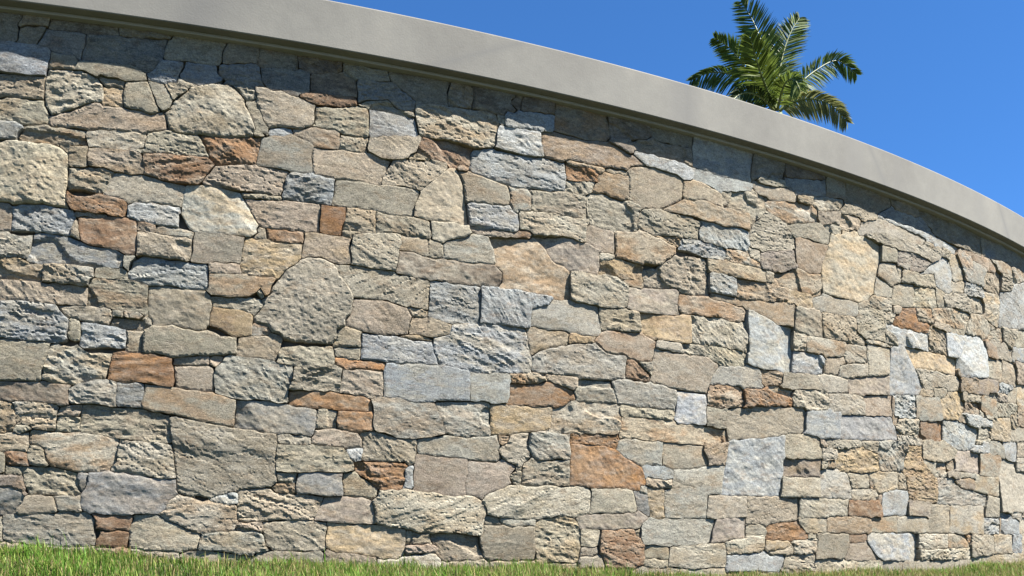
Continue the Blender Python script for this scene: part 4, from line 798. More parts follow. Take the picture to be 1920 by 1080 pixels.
M 8998 2283 44 9 40 -4 32 8 40 -4 60 16 41 16 100 80 -213 22 -232 -24 3 -90 7 -20 50 5
S 8718 643 36 5 24 13 34 3 30 14 36 1 32 13 28 -2 2 122 -10 5 -56 -3 -124 -14 -24 12 -40 -16 -44 0 -28 -11 12 -45 29 -16 19 -44 16 -7 12 -22
Df 3222 337 66 11 9 32 21 18 7 14 4 16 -8 20 -55 25 -32 -2 -37 9 -3 -104 5 -16
T 3230 643 64 10 46 -5 10 36 -5 12 5 49 -36 -12 -44 9 -32 -13 -36 1 -10 -6 -3 -32 11 -12 -1 -20 11 -12
R 3658 182 40 7 97 -1 7 75 -48 10 -36 -8 -48 3 4 -8 -8 -21 -13 -15 -5 -36
C 8178 1299 212 24 -2 93 -170 15 -32 -8 -36 5 -24 -11 -32 -3 -7 -6 11 -56 22 -32
C 9922 217 48 0 96 20 116 -3 28 11 59 7 10 56 -7 88 -118 8 -128 -9 -40 7 -36 -5 -36 3 -6 -16 2 -48 -14 -24 17 -88
C 10114 1945 16 11 54 12 54 76 83 20 23 20 -202 35 -32 25 -184 -17 -13 -15 -3 -20 -40 -71 -20 -61 44 -7 32 5 40 -5 32 10 68 8
P 7146 742 104 15 24 -5 27 144 -19 5 -36 -10 -40 3 -32 -8 -40 -1 -20 -9 -7 -8 0 -32 37 -72 -3 -20
S 8863 2004 95 10 20 -4 128 19 15 51 10 104 -13 12 -64 -5 -92 -15 -77 -28 -8 -8 2 -12 -20 -68
O 9246 1065 24 13 40 -1 32 8 44 -8 76 3 44 16 4 137 -12 11 -32 -14 -40 3 -36 -11 -36 1 -36 -8 -36 3 -32 -9 -51 -1 -22 -44 4 -68 -3 -12 -6 0 58 -9
L 8942 1206 44 1 32 9 44 -5 82 13 1 76 -15 88 -48 2 -100 -21 -44 4 -59 -13 13 -24 2 -68 -6 -44 10 -7 28 0
G 5842 2101 8 17 36 0 32 12 7 90 -19 25 -40 3 -36 -7 -44 4 11 -57 -6 -44 23 -32
L 9402 2536 32 8 40 -6 36 14 44 -6 40 4 24 -14 68 1 12 9 14 30 32 16 -6 8 -168 4 -60 7 -92 -1 -56 22 -24 3 -40 -12 -140 -15 -48 8 -72 -1 -36 -10 -68 -1 -48 11 -76 0 -32 -8 -48 9 -28 -4 -5 -8 1 -5 56 -4 32 5 44 -10 40 1 40 -7 40 6 36 -6 40 3 44 -11 36 3 40 -7 36 7 44 -10 36 2 20 -5 12 -16 60 4 28 -5
O 4894 1139 36 10 128 -3 15 6 7 40 -54 7 -128 -6 -48 12 -32 -4 -4 -37 40 -19
C 9122 2029 108 20 128 12 82 23 -16 20 -18 104 -12 8 -32 2 -32 -10 -40 1 -28 -9 -40 0 -84 -18 -23 -138 0 -12
P 8522 168 32 7 40 -4 36 5 48 -7 27 7 9 12 -40 28 -80 73 -16 24 -24 -19 -48 5 -32 -9 -40 3 -32 -7 -8 -30 -44 -72 12 -15 44 6
Y 6762 395 56 10 -11 87 7 44 -4 41 -24 8 -40 -6 -40 9 -10 -8 -2 -36 5 -52 15 -56 -3 -24 15 -10
C 10326 2091 44 0 6 9 14 253 -28 6 -32 -9 -40 3 -32 -7 -40 3 -28 -5 -52 11 -26 -3 -3 -4 25 -52 -22 -20 31 -32 -3 -76 -22 -24 28 -21
S 4818 1256 24 8 44 -4 63 8 1 64 6 16 -86 19 -36 -16 -8 -15 -6 -44 -15 -24 1 -9
C 10182 712 16 5 188 -4 -4 154 -12 11 -132 -11 -108 3 -64 -5 -24 10 -44 -3 -10 -44 -10 -15 -8 -73 200 -18
C 6830 30 88 0 32 6 116 -7 40 5 168 -3 9 5 -2 44 -11 29 -40 2 -36 -9 -36 4 -32 -9 -40 3 -32 -7 -44 7 -36 -4 -44 11 -36 -4 -48 7 -16 -14 -5 -56
T 3546 30 96 3 8 11 0 36 -8 9 -201 3 -5 -12 5 -32 11 -12 30 -4 32 5
S 3818 28 42 8 21 40 -7 10 -64 0 -16 9 -76 0 -48 -6 -15 -9 -2 -40 5 -9 48 5
S 8970 2179 84 16 68 6 16 -13 48 5 32 10 40 0 32 11 36 -1 32 9 48 -5 4 23 -32 82 -152 -31 -36 -2 -12 5 -24 -5 -40 4 -32 -8 -44 3 -44 -7 -19 -17 0 -44 -15 -20 2 -16
O 4514 1775 132 8 8 21 -2 36 -26 7 -32 -7 -40 4 -36 -6 -52 3 6 -57
Y 3214 731 24 0 36 14 10 11 8 28 -8 68 -13 32 -73 15 -8 -11 -2 -64 7 -12 -4 -72 7 -7
T 10246 1167 104 8 96 -3 136 12 12 16 0 64 -7 20 -5 96 -44 0 -32 -9 -40 0 -32 -10 -40 0 -28 -10 -32 2 -28 -15 -46 6 -8 -20 1 -56 -11 -19 -1 -29 -9 -16 3 -28
C 10062 867 64 5 116 -4 128 11 28 105 3 48 -27 24 -16 1 -44 -9 -76 -2 -20 2 -12 9 -40 -12 -36 0 -32 -8 -40 3 -5 -8 1 -140 -8 -16
C 9214 263 92 0 260 14 7 7 1 104 -200 -6 -44 -7 -48 7 -32 -8 -48 1 -8 -7 -1 -92
S 3794 1270 76 0 40 30 -3 28 -13 12 -16 -2 -24 -14 -123 4 -17 -40
S 8674 367 88 -1 32 9 40 -3 28 6 60 -6 -2 128 -166 -11 -32 -13 -52 6 -52 -13 14 -29 5 -64
T 9550 1736 13 8 -21 161 -20 15 -64 0 -44 8 -28 -4 -24 15 -16 -1 -16 -14 -18 -52 14 -133 184 5
C 5306 1789 12 7 -4 90 -32 -2 -44 7 -32 -5 -38 2 2 -48 -11 -32 75 2
O 6154 2342 52 2 108 19 32 -4 8 5 -10 16 8 28 -10 12 -32 9 -76 2 -36 -9 -40 7 -16 10 4 -91
S 5074 2536 144 -1 25 5 -7 20 -26 5 -32 -4 -32 7 -52 33 -116 -23 -37 -26 49 -12
C 8378 1524 200 27 8 13 -7 52 5 52 -222 -5 -7 -11 1 -40 -10 -40 13 -36
S 8178 2627 48 9 40 0 36 11 24 -1 20 -11 14 89 -4 48 -10 19 -40 6 -36 -10 -88 -5 -16 -34 8 -44 -4 -72
S 4898 2299 88 10 -4 19 12 60 -72 -11 -77 3 -11 -73
S 4414 2305 43 7 -11 16 4 3 20 -12 6 5 -2 36 -22 20 -38 121 -16 -14 -32 -9 -2 -14 46 -104 5 -16 -12 -20 3 -16
Y 3742 2364 36 8 1 88 -33 7 -60 -6 3 -65 -14 -16 15 -13
S 3962 2375 32 17 15 52 -39 62 -76 12 45 -118
S 7222 984 52 0 16 8 -7 64 13 56 -18 4 -40 -11 -100 13 -10 -14 -2 -28 9 -84 39 3
S 4722 819 101 9 3 94 -84 5 -16 -4 -11 -59 0 -40
G 3494 359 40 7 44 -7 13 5 -14 36 9 44 -24 -8 -44 5 -56 -6 15 -67
T 3442 2520 108 7 20 20 8 21 -24 25 -52 -1 -52 11 -2 -39 -11 -36
S 8850 2135 23 5 13 11 74 29 -4 24 -23 20 -23 88 -44 -2 -125 -22 -13 -12 -30 -72 4 -19 48 -19 44 -7
K 3302 2624 82 8 42 88 -16 3 -32 -10 -36 0 -32 -12 -7 -61 -9 -12
R 6662 1219 34 1 12 12 2 28 -92 78 -36 10 -25 -4 -13 -20 -6 -98 92 0
Bf 9578 1735 128 7 28 12 35 50 13 41 53 75 -8 20 -29 -16 -40 2 -36 -7 -40 7 -36 -4 -36 3 -56 -10 -8 -11 11 -112 9 -52
C 9574 2108 22 0 30 12 68 2 48 -8 108 9 60 -9 14 18 -97 120 -25 2 -108 -19 -60 -1 -32 -21 -68 -7 -30 -34 38 -61
C 8090 2517 48 2 160 39 12 22 24 18 12 26 -20 18 -24 1 -32 -11 -44 1 -28 -9 -32 4 -104 -24 -8 -8 -19 -48 39 -17
C 7338 2039 88 -2 32 8 40 -7 64 0 6 10 -11 24 -79 21 -24 41 -40 -9 -123 -5 -10 -12 5 -49 8 -8
K 8906 2695 32 5 44 -7 32 7 40 -4 32 6 44 -7 24 3 37 18 -11 32 13 28 -11 9 -40 7 -36 -4 -48 10 -32 -4 -44 6 -32 -6 -112 9 -8 -7 2 -16 29 -56
C 8390 1420 8 8 48 4 28 13 36 0 79 15 6 72 -5 24 -20 -11 -196 -24 -20 -12 -41 -9 -8 -8 -12 -64
P 5674 1944 52 13 44 -2 28 10 40 -2 32 8 44 -2 17 19 -17 20 -32 4 -36 -8 -12 -13 -32 -4 -244 1 -4 -12 20 -20 84 -3
T 3542 2052 64 3 11 5 -7 64 5 28 -5 7 -74 -7 -4 -36 3 -60
S 7990 343 20 6 48 -4 24 13 44 -3 40 7 1 86 -33 5 -40 -8 -40 6 -32 -7 -40 3 -36 -10 -24 2 -16 11 -8 -10 1 -16 11 -17 64 -57
S 3470 748 108 6 1 74 -29 -4 -44 6 -28 -7 -8 -63 -5 -8
C 10382 248 232 8 9 12 -23 28 8 84 11 36 -49 4 -112 -9 -64 6 -28 -11 -44 3 -42 -9 -6 -24 8 -72 -6 -52
L 6814 639 60 13 10 28 -10 23 -68 20 -16 -6 -32 7 -36 -4 -36 5 -20 -5 -13 -16 21 -62 16 14 48 -11 36 2
T 3806 1155 56 5 12 100 -4 8 -78 -4 4 -48 -8 -52
T 8530 2538 32 0 28 17 92 20 12 17 1 20 -37 12 -44 -6 -40 7 -36 -2 -48 10 -68 -1 -32 -11 -32 1 -12 -6 -13 -24 -22 -16 -8 -16 3 -7 16 -4 180 8
T 5814 1136 148 11 60 25 -20 32 -20 3 -48 2 -44 -13 -44 1 -52 -7 -5 -2 11 -48
C 6194 2267 72 4 40 25 25 60 -21 4 -164 -23 -8 -62
B 3202 2143 95 17 7 36 19 20 -2 12 -31 12 -81 4 -11 -20 -5 -48 1 -29
Y 7888 1844 142 9 10 11 -11 40 9 20 -16 14 -64 8 -36 -4 -44 7 -32 -6 -32 4 -9 -91 9 -4 52 7
S 9030 1087 40 8 104 -6 5 11 -5 64 20 45 -20 16 -112 -17 -44 4 -28 -8 -48 -2 -19 -42 -22 -16 7 -20 62 -29
C 7890 199 172 18 20 85 -12 9 -80 -4 -24 -9 -112 -3 -18 -19 15 -24 5 -44
P 4186 1581 152 11 4 8 -10 40 -38 6 -32 -8 -48 4 -28 -7 -5 -7
G 4106 1744 4 40 -20 12 -148 4 -11 -8 0 -32 7 -5 48 1 44 -8 36 6
T 10182 2347 212 13 24 167 -8 7 -24 2 -40 14 -28 -30 -158 -20 -53 -64 -3 -24 22 -28 1 -24
M 9314 488 12 28 8 72 7 16 -11 11 -36 4 -32 -6 -44 4 -32 -4 -48 9 -40 -4 -28 7 -12 -19 -10 -62 6 -37 224 2
S 4538 728 140 4 12 11 0 25 -8 9 -32 6 -40 -3 -44 7 -48 -5 5 -46
S 3426 576 13 8 -16 24 -9 56 -24 13 -38 3 -10 -40 11 -56
S 6706 156 32 7 104 -10 6 11 0 60 -6 6 -40 7 -40 -1 -40 8 -53 -8 2 -60 -5 -16
S 3658 1515 80 2 32 8 30 -5 -6 40 -20 16 -24 -11 -52 7 -44 -7 -9 -41
C 10386 1643 40 7 9 14 8 52 -1 100 -8 18 -72 1 -24 -17 -116 8 -46 -6 -8 -36 14 -76 -5 -52 13 -4 28 5 40 -4 32 6 44 -5 24 4
S 8426 662 196 13 -5 49 6 16 -13 45 -96 -8 -120 -1 -6 -12 33 -100
S 6302 223 24 0 34 13 6 88 -112 2 -17 -6 1 -92
L 10442 416 76 0 52 8 52 -4 28 7 40 -6 32 7 44 -1 -9 37 3 60 -38 21 -44 7 -36 -6 -20 3 -40 38 -52 1 -44 9 -60 -3 -4 -6 0 -164
P 3190 1707 80 9 8 88 -2 28 -15 16 -47 2 -15 -14 -16 -124
T 6186 1127 29 25 2 44 -7 9 -100 3 -32 -6 -48 8 -25 -6 21 -33
M 3338 434 6 6 -13 16 3 12 -16 58 -52 8 -28 -6 -20 8 -24 -14 4 -40 32 -8 40 0 50 -22 10 -16
P 4026 1107 152 5 7 8 -1 36 -6 6 -44 -2 -120 -18 -3 -30
G 9830 2360 72 -2 24 6 -6 40 9 52 -7 68 12 20 -20 24 -120 10 -44 11 -35 -17 -18 -36 79 -88 6 -15 24 -21 19 -52
S 8214 931 100 -1 32 10 40 -2 28 10 40 -1 32 11 32 0 11 14 -6 24 -9 11 -24 3 -40 -8 -112 -2 -32 -8 -16 8 -155 -16 19 -11 20 -33
S 6234 95 24 -2 32 8 40 -5 72 4 -24 60 -24 20 -36 -14 -40 3 -48 -5 -8 -28 1 -36
R 3282 580 66 0 -10 64 -44 7 -52 -11 4 -56
T 10670 1647 44 5 3 20 -26 32 3 40 -7 60 -29 37 -44 6 -32 -9 -44 5 -32 -5 -48 8 -20 -10 8 -24 -5 -148 61 -7 116 6 36 -5
M 10018 1503 148 9 9 4 15 23 40 -1 36 11 48 1 25 42 7 43 20 13 -8 7 -24 -3 -36 5 -108 -9 -20 7 -36 -11 -120 -14 -5 -6 14 -72 -5 -28 -11 -16
S 4894 1195 52 6 5 27 -4 36 -61 -6 -40 5 -28 -9 -12 2 12 -52 32 2
C 8446 584 36 7 44 -6 32 7 36 -3 36 10 48 -3 32 12 5 28 -13 10 -12 24 -16 6 -16 -6 -32 5 -204 -14 1 -69 7 -7
T 8170 1427 44 7 44 -7 28 5 20 67 62 21 -22 43 -4 4 -48 -11 -88 -9 -45 -11 -7 -104
S 9582 283 36 -2 32 7 44 -8 32 6 40 -4 32 9 44 -3 48 7 4 5 -3 16 -25 24 -6 36 -22 19 -36 -6 -40 7 -32 -5 -44 7 -40 -4 -32 5 -36 -11 -5 -56 3 -44
C 10146 539 240 9 9 28 -6 132 -191 6 -12 -6 -37 -80 -12 -72 4 -16
E 7610 1286 28 11 92 4 13 11 11 24 1 56 -49 4 -40 -8 -100 1 14 -25 2 -58
S 10342 1355 24 0 32 10 36 -1 32 11 36 -1 32 10 48 0 12 18 20 13 76 17 22 24 8 44 -14 11 -92 -3 -68 -4 -16 -13 -40 4 -32 -9 -36 2 -36 -8 -40 4 -28 -7 -3 -37 10 -72 5 -11
C 8706 1948 84 -3 36 10 36 -2 -8 99 -120 -13 -48 -2 -20 9 -15 -6 -28 -20 -17 -24 8 -16 2 -28
P 8346 2436 32 0 80 32 28 -1 29 29 11 39 -28 19 -184 -8 -7 -90 19 -20
L 10110 403 44 5 124 -5 40 9 44 -3 23 7 5 4 2 36 -5 84 -285 -4 -5 -88 5 -41
P 5198 161 44 9 36 -2 32 9 44 -3 20 30 -28 19 -28 3 -40 -9 -80 -3 -8 -8 -1 -26
L 10022 1232 32 21 48 -4 96 14 40 -7 11 16 -3 49 -96 1 -20 7 -52 -7 -44 11 -60 3 -128 -6 -44 4 -16 -10 43 -24 20 -44 25 -14
P 8133 2432 93 23 76 2 8 59 -5 36 -7 4 -160 -40 -32 2 -16 -5 3 -45 15 -24
C 9658 2322 44 6 28 13 82 19 -12 40 -26 44 -72 78 -16 11 -68 -1 -17 -20 -3 -56 39 -84 -1 -36
S 10286 1343 24 -1 17 14 -12 64 -1 56 -28 23 -64 -8 -32 6 -24 13 -64 -5 -40 -16 -5 -13 6 -80 23 -21 32 -2 20 -21 28 7 48 -8 28 4
C 9934 2129 180 19 25 24 1 72 -38 31 -264 -18 -7 -5 8 -16
E 9746 1491 24 -2 36 16 28 -3 20 -12 147 14 16 24 4 28 -13 68 -38 6 -96 -20 -44 2 -66 -8 -14 -20 -18 -72
P 3870 31 116 4 36 -6 24 5 40 -4 13 6 -9 34 -92 8 -36 -7 -76 3 -9 -10 -11 -32
S 5350 1783 53 13 0 72 -9 10 -24 6 -48 2 -8 -38 5 -52 7 -8
C 8690 2040 160 17 11 15 14 64 -25 -3 -56 24 -40 7 -52 18 -8 -10 -18 -56 -8 -64
G 9950 2360 32 9 40 -2 32 6 36 -13 20 4 4 16 -14 32 2 24 50 68 -22 22 -188 13 -14 -7 4 -84 -7 -68 9 -18
D 6694 419 12 -3 5 20 -14 52 -6 52 -49 11 -12 13 -36 0 -1 -8 15 -28 13 -76
S 3554 1200 20 5 10 39 0 28 -9 28 -37 15 -9 -15 2 -40 -11 -36 10 -18
L 4262 411 62 5 0 44 -8 12 -30 1 -28 -11 -36 -5 -24 -13 -10 -12 14 -10
G 5798 327 112 14 40 -9 7 40 -19 6 -40 -9 -68 0 -48 9 -52 -1 -1 -9 19 -24
C 6938 1419 19 5 -12 20 -8 32 -11 7 -160 1 -9 -8 -4 -32 5 -6 36 -9 36 2 40 -10 40 3
T 6738 583 124 6 9 55 -53 -7 -132 15 -8 -12 4 -38
C 6994 1419 96 7 36 -4 9 6 -13 12 -16 46 -92 6 -28 -8 -32 1 -13 -9 7 -32 14 -18
C 10602 1950 20 6 2 16 14 16 21 52 43 24 17 44 -1 24 -80 -5 -96 -19 -44 2 -68 -4 -10 -6 12 -20 11 -92 35 -6 40 -25
C 10362 1838 72 1 24 10 44 -8 36 5 44 -5 32 11 0 16 -7 16 -65 18 -25 54 -51 26 -24 3 -16 -14 -28 -4 -52 2 -144 -13 4 -16 100 -23 44 -71
P 3482 827 24 6 44 -6 24 3 15 38 -1 16 -74 -4 -24 -9 -16 -39
S 4370 2481 28 8 16 15 -5 52 -55 9 -52 -9
L 10558 1027 148 1 12 20 -3 40 9 40 -9 56 -37 8 -40 -8 -44 5 -12 -9 -40 1 -89 -13 51 -124
T 9190 1936 24 5 44 -3 32 10 79 -4 9 24 -20 87 -12 4 -191 -27 0 -32 15 -52
T 5226 217 52 1 32 9 32 -2 -16 35 4 20 -24 6 -36 -4 -36 9 -7 -15 -6 -56
M 6562 2570 24 2 6 20 13 8 -32 40 -7 18 -36 -12 -36 0 -32 -9 -20 3 -15 -8 -6 -12 1 -5
P 4446 268 0 40 -8 11 -36 5 -36 -7 -36 4 -17 -21 5 -22 40 -4 36 6
C 7878 1552 102 8 -7 64 9 40 -12 6 -40 -3 -68 9 -5 -64 4 -48 9 -12
L 9830 2254 24 10 84 -2 96 14 72 1 24 23 -25 48 -39 21 -80 -3 -32 -9 -124 0 -6 -5 2 -28 -10 -52
S 8750 2291 160 26 2 39 -9 48 -25 7 -32 -5 -44 5 -32 -7 -32 4 0 -104 4 -11
Y 4594 475 16 0 4 9 -4 40 -44 8 -48 -1 -28 -23 20 -26
Y 7618 213 32 12 40 1 28 10 52 -1 44 21 11 16 -27 21 -44 -5 -40 5 -32 -8 -72 7 -10 -64
Y 6162 1394 40 10 108 12 14 8 2 17 13 15 -93 -6 -48 10 -28 -3 -10 -13 -5 -24 0 -20
C 9038 1013 28 8 108 4 56 8 13 31 -13 9 -84 15 -76 4 -36 -8 -56 5 -64 24 21 -73 27 -6 36 8
G 10462 1035 24 -1 12 10 -36 92 -57 20 -11 11 -40 3 -108 -8 -28 -8 -22 -22 33 -56 -16 -16 5 -9 92 -1 32 9 32 0 32 -23
S 4021 2440 17 20 43 32 0 8 -51 24 -24 -1 -25 -11 -4 -8 38 -64
E 4650 27 101 1 -3 32 -10 14 -206 -2 4 -32 6 -6 72 0
C 7454 314 136 11 24 -9 9 28 -13 26 -48 24 -32 -6 -40 1 -43 -17 -2 -36
S 6774 99 24 0 40 13 3 36 -7 5 -52 -2 -40 8 -32 -7 -32 3 -12 -7 -9 -24 13 -15 36 -6 36 3
S 4358 1987 172 5 10 8 -1 12 -5 5 -60 1 -124 -5 -9 -5 7 -16
G 3698 2463 48 6 36 -5 4 36 -32 8 -36 -3 -44 9 -8 -14
S 4606 527 9 9 4 48 -101 -1 4 -50 40 2
S 7582 2591 88 -3 104 15 12 9 -1 28 -7 9 -220 -21 -19 -24 11 -8
C 10616 2480 30 18 32 4 28 14 40 3 84 35 36 3 28 12 40 7 46 48 -2 32 -8 3 -16 -13 -24 -3 -68 0 -52 8 -104 -6 -76 3 -32 -23 14 -57 -18 -64 8 -16
C 8134 838 123 14 9 36 0 37 -96 13 -16 -10 -36 -1 3 -75
P 10162 2505 22 7 6 68 4 13 14 11 -6 3 -64 2 -20 -4 -40 7 -36 -14 -52 9 -32 -5 -40 4 -36 -7 -40 5 -36 -5 -40 7 -17 -6 1 -6 40 -12 128 -11 24 -28 192 -13
G 4146 32 152 1 10 11 2 12 -12 11 -24 3 -44 -5 -124 6 -10 -15 9 -20
G 4398 1286 76 6 13 16 -17 29 -68 14 -7 -11 -3 -32 1 -20
E 9810 1335 228 1 8 16 0 30 15 14 -4 36 -19 8 -32 -8 -44 4 -32 -9 -36 1 -32 -10 -40 4 -6 -6 2 -44 -15 -28
S 4418 27 68 -1 29 6 16 8 2 20 -15 12 -32 -6 -44 5 -108 -4 -19 -11 -5 -26 40 5
E 9854 739 40 7 40 -6 28 5 13 35 2 24 -3 12 -19 16 -37 -4 -40 6 -104 -15 -28 2 -67 -13 -10 -12 101 -47
B 10762 263 28 4 15 33 8 112 -19 15 -32 -6 -36 3 -32 -7 -44 5 -25 -6 -14 -40 -5 -81 24 -25 60 -6 36 6
L 5206 520 16 -1 14 13 -4 76 6 28 -4 11 -23 -7 -19 -16 -2 -68 -11 -32
C 7830 1231 10 1 7 28 16 28 -5 2 -28 -6 -44 5 -32 -4 -24 11 -28 1 -64 -3 -18 -10 14 -23 28 -9 128 -11
C 9506 801 55 15 2 40 15 12 -14 12 -3 44 -7 11 -128 -12 -12 -6 -8 -29 7 -76 9 -5 60 7
L 4486 2322 64 5 24 14 20 3 0 12 -8 15 -40 4 -64 -16 -7 -23 4 -12
C 10394 2539 156 19 56 0 3 14 -14 52 -42 28 -19 2 -36 -12 -68 -9 -44 3 -96 -21 -48 -1 -4 -8 36 -13 48 -4 24 -34
G 4766 27 44 6 120 -7 52 5 15 13 -23 23 -176 0 -24 3 -20 14 -10 -8 11 -40
P 10726 1680 263 20 13 12 -1 156 -35 7 -36 -5 -116 1 -32 -5 -40 4 -72 -6 -11 -20 31 -40 7 -64 -3 -32 24 -28
S 10610 1188 28 -3 40 9 40 -9 16 13 257 26 11 17 27 3 5 60 -14 20 -22 7 -48 -9 -48 13 -28 -8 -40 6 -32 -6 -44 4 -76 -35 -44 4 -41 -36 -1 -68
D 3592 456 11 16 14 40 2 36 -5 6 -24 3 -16 -3 -4 -14 4 -68
C 6358 2411 20 8 11 17 1 12 -16 8 -96 -4 -116 4 -19 -8 15 -17 28 -5 48 7 72 -1
L 4918 655 34 5 0 28 10 32 -4 9 -76 -7 -7 -6 18 -48
T 10410 2393 166 31 33 52 -17 28 10 48 -48 2 -136 -14 7 -12 -23 -116 2 -16
B 10630 1847 24 -2 13 19 11 5 104 -2 32 6 40 -4 112 8 36 -6 12 11 7 22 -3 32 14 8 -8 12 1 44 21 24 -60 1 -32 -13 -36 -1 -32 -10 -40 1 -29 -10 -39 -1 -32 -12 -36 1 -8 6 -40 -9 -24 8 -14 -17 0 -44 -12 -40 5 -32
S 8690 928 12 6 8 27 -1 43 -7 13 -160 -10 -15 -11 6 -24 21 -19
Y 5230 1456 80 6 8 6 -3 28 -33 10 -72 3 -8 -13
L 9946 1036 36 6 44 -5 20 6 52 -5 32 9 40 -1 36 12 18 22 -36 56 -30 6 -56 -2 -11 -4 -13 -31 -68 -8 -28 4 -28 -26 -32 -11 -14 -12 8 -12
C 9638 2237 56 2 117 21 12 64 -1 28 -24 2 -140 -36 -24 11 -14 -5 -4 -16 12 -60
P 6238 165 36 7 40 -4 28 8 12 8 0 39 -40 -5 -44 7 -28 -4 -10 -49
S 3238 530 28 5 52 -6 -6 39 -10 8 -56 4 -5 -36 -14 -8
S 10198 1959 224 14 16 16 -8 91 -16 15 -48 -8 -11 -3 -10 -16 -103 -26 -54 -74
T 7654 190 112 11 20 -12 48 4 18 11 -3 48 -19 19 -16 -18 -44 -20 -48 1 -32 -10 -40 -1 -25 -11
C 10094 1140 104 0 16 17 21 7 -7 44 -30 15 -32 4 -24 23 -100 -4 -20 -18 8 -20 -18 -60
E 10262 1823 76 -2 17 15 -49 79 -106 25 -18 25 -48 -10 -14 -11 36 -68 2 -20 20 -29
P 3894 1763 35 1 1 36 -60 10 -24 -5 -1 -37
Y 6898 2065 17 3 17 20 -2 28 -24 14 -164 -22 80 -23 52 -9
S 8794 1715 124 1 12 4 5 12 -41 54 -80 29 -28 18 -9 -29 10 -64 -10 -16
S 5822 568 40 4 4 94 -31 2 -5 -26 -33 -22 -2 -12
R 8406 291 24 5 40 -3 32 8 52 -4 27 23 7 24 -18 14 -92 -9 -80 4 -6 -5 2 -40 3 -12
S 8234 2387 88 19 1 30 -25 22 -83 -6 -69 -14 -13 -10 33 -20
S 9454 2086 32 9 40 -2 9 7 4 8 -38 64 30 36 -9 11 -68 5 -40 14 -6 -26 18 -104
P 3566 1805 36 9 52 -6 53 16 -13 10 -28 -4 -44 6 -32 -6 -28 5 -6 -3 4 -24
W 5839 2680 13 4 13 68 12 28 -11 9 -8 1 -16 -12 -21 -34 -21 -16 -2 -20
S 5642 337 92 -1 9 8 -17 22 -3 14 -69 8 -14 -12 -3 -36
C 10726 1502 272 31 27 27 -2 60 25 20 -18 23 -7 29 -21 16 -16 -11 -224 -13 -39 -8 -6 -24 3 -48 -11 -44 5 -44
C 8950 687 90 1 -8 68 -10 35 -44 28 -33 -11 -4 -52 3 -64
S 8780 1856 10 6 28 -1 56 15 26 64 -14 8 -52 2 -36 -10 -36 3 -6 -15 8 -60
E 10734 1325 28 8 116 -3 24 7 20 16 76 7 20 32 0 16 28 20 -23 36 1 24 11 8 -9 16 -28 18 -272 -31 -11 -43 9 -20 2 -100
L 10378 1562 96 11 64 -5 40 42 48 2 31 36 -7 7 -28 4 -116 -6 -68 6 -8 -12 -40 -8 1 -47 -8 -20 -10 -8
S 9854 1420 36 10 40 -1 28 9 44 -4 52 6 1 40 8 20 -17 5 -88 -4 -36 -10 -40 4 -28 -7 -22 -20 -4 -40
C 10714 1982 36 -1 28 12 36 1 28 10 44 -1 32 10 36 1 28 13 44 0 7 17 -11 52 22 16 -23 20 -1 28 -30 24 -76 -13 -32 -13 -100 -14 -52 -14 -27 -70 1 -68
S 10550 1506 160 7 -3 55 12 48 -5 32 -52 -5 -36 -35 -48 -2 -41 -46 3 -44
S 3582 1695 -14 93 -6 5 -20 -42 -5 -39
C 7554 2077 6 7 -4 44 5 16 -8 8 -31 7 -36 -3 -20 4 -7 -20 19 -40
S 7918 2534 32 8 44 -5 30 7 6 4 17 52 -145 -19 -12 -9 2 -12 7 -16
T 6546 1783 108 0 10 13 0 16 -46 10 -84 -5 -12 -17 12 -14
C 3794 1326 56 1 25 13 -17 18 -72 3 -2 -29
S 9466 1404 80 22 27 46 -11 13 -20 3 -68 -1 -32 -9 -48 -2 -6 -16 8 -16 -3 -28 61 -6
C 9402 807 6 5 -5 76 6 32 -99 0 -48 12 -18 -8 6 -14 86 -66
C 6364 1904 78 15 23 21 -7 13 -36 7 -52 -7 -14 -21 0 -24
Y 5230 1331 104 4 6 5 -62 18 -64 -1 -56 -13
C 3306 736 58 24 -18 16 -52 2 -15 -34
C 4402 1782 63 6 -7 51 -28 7 -11 -18 1 -20 -25 -20
T 10602 1271 32 30 44 -4 46 23 -2 112 -8 17 -28 -23 -68 -13 -27 -21 -5 -8 4 -98
P 4202 1112 16 2 12 12 16 18 5 20 -37 4 -23 -8 -2 -40
M 10378 1483 40 8 40 -2 32 10 44 -3 6 12 -7 52 -51 9 -36 -7 -40 3 -28 -8 -48 9 -7 -10 7 -20 -2 -48
T 9546 1910 12 9 44 5 -3 36 -9 13 -200 -1 -9 -4 -1 -16 -8 -12 18 -12 24 3 40 -7 36 4 36 -5
S 6717 1264 10 36 -5 43 -95 -7 19 -20
G 3799 1564 14 44 24 24 -3 5 -50 -1 -6 -56
E 7326 28 92 6 48 -6 36 5 9 11 1 28 -14 10 -212 -3 0 -44
S 8587 1684 11 12 40 -6 32 6 120 -4 32 7 24 -3 18 12 -10 4 -36 -5 -60 19 -76 1 -36 -8 -44 5 -36 -12 3 -20
C 4078 2504 16 10 28 5 5 9 -53 9 -36 19 -5 -32
S 5218 2303 100 14 10 11 -74 17 -33 -17 -9 -20
S 7530 31 202 1 -5 40 -9 13 -128 -5 -48 7 -28 -7 0 -36
T 9222 1391 164 15 7 38 -11 12 -104 -10 -25 10 -25 -20 -20 -36
G 9754 823 88 7 36 8 36 -5 44 2 20 -15 8 12 7 40 -15 7 -40 -7 -184 2 -9 -6 -1 -12 2 -28
T 10726 1065 32 12 36 -1 36 8 40 -4 32 9 36 1 28 10 40 -1 21 21 4 28 19 16 -27 40 -29 19 -261 -27 -12 -16 5 -56 -9 -48
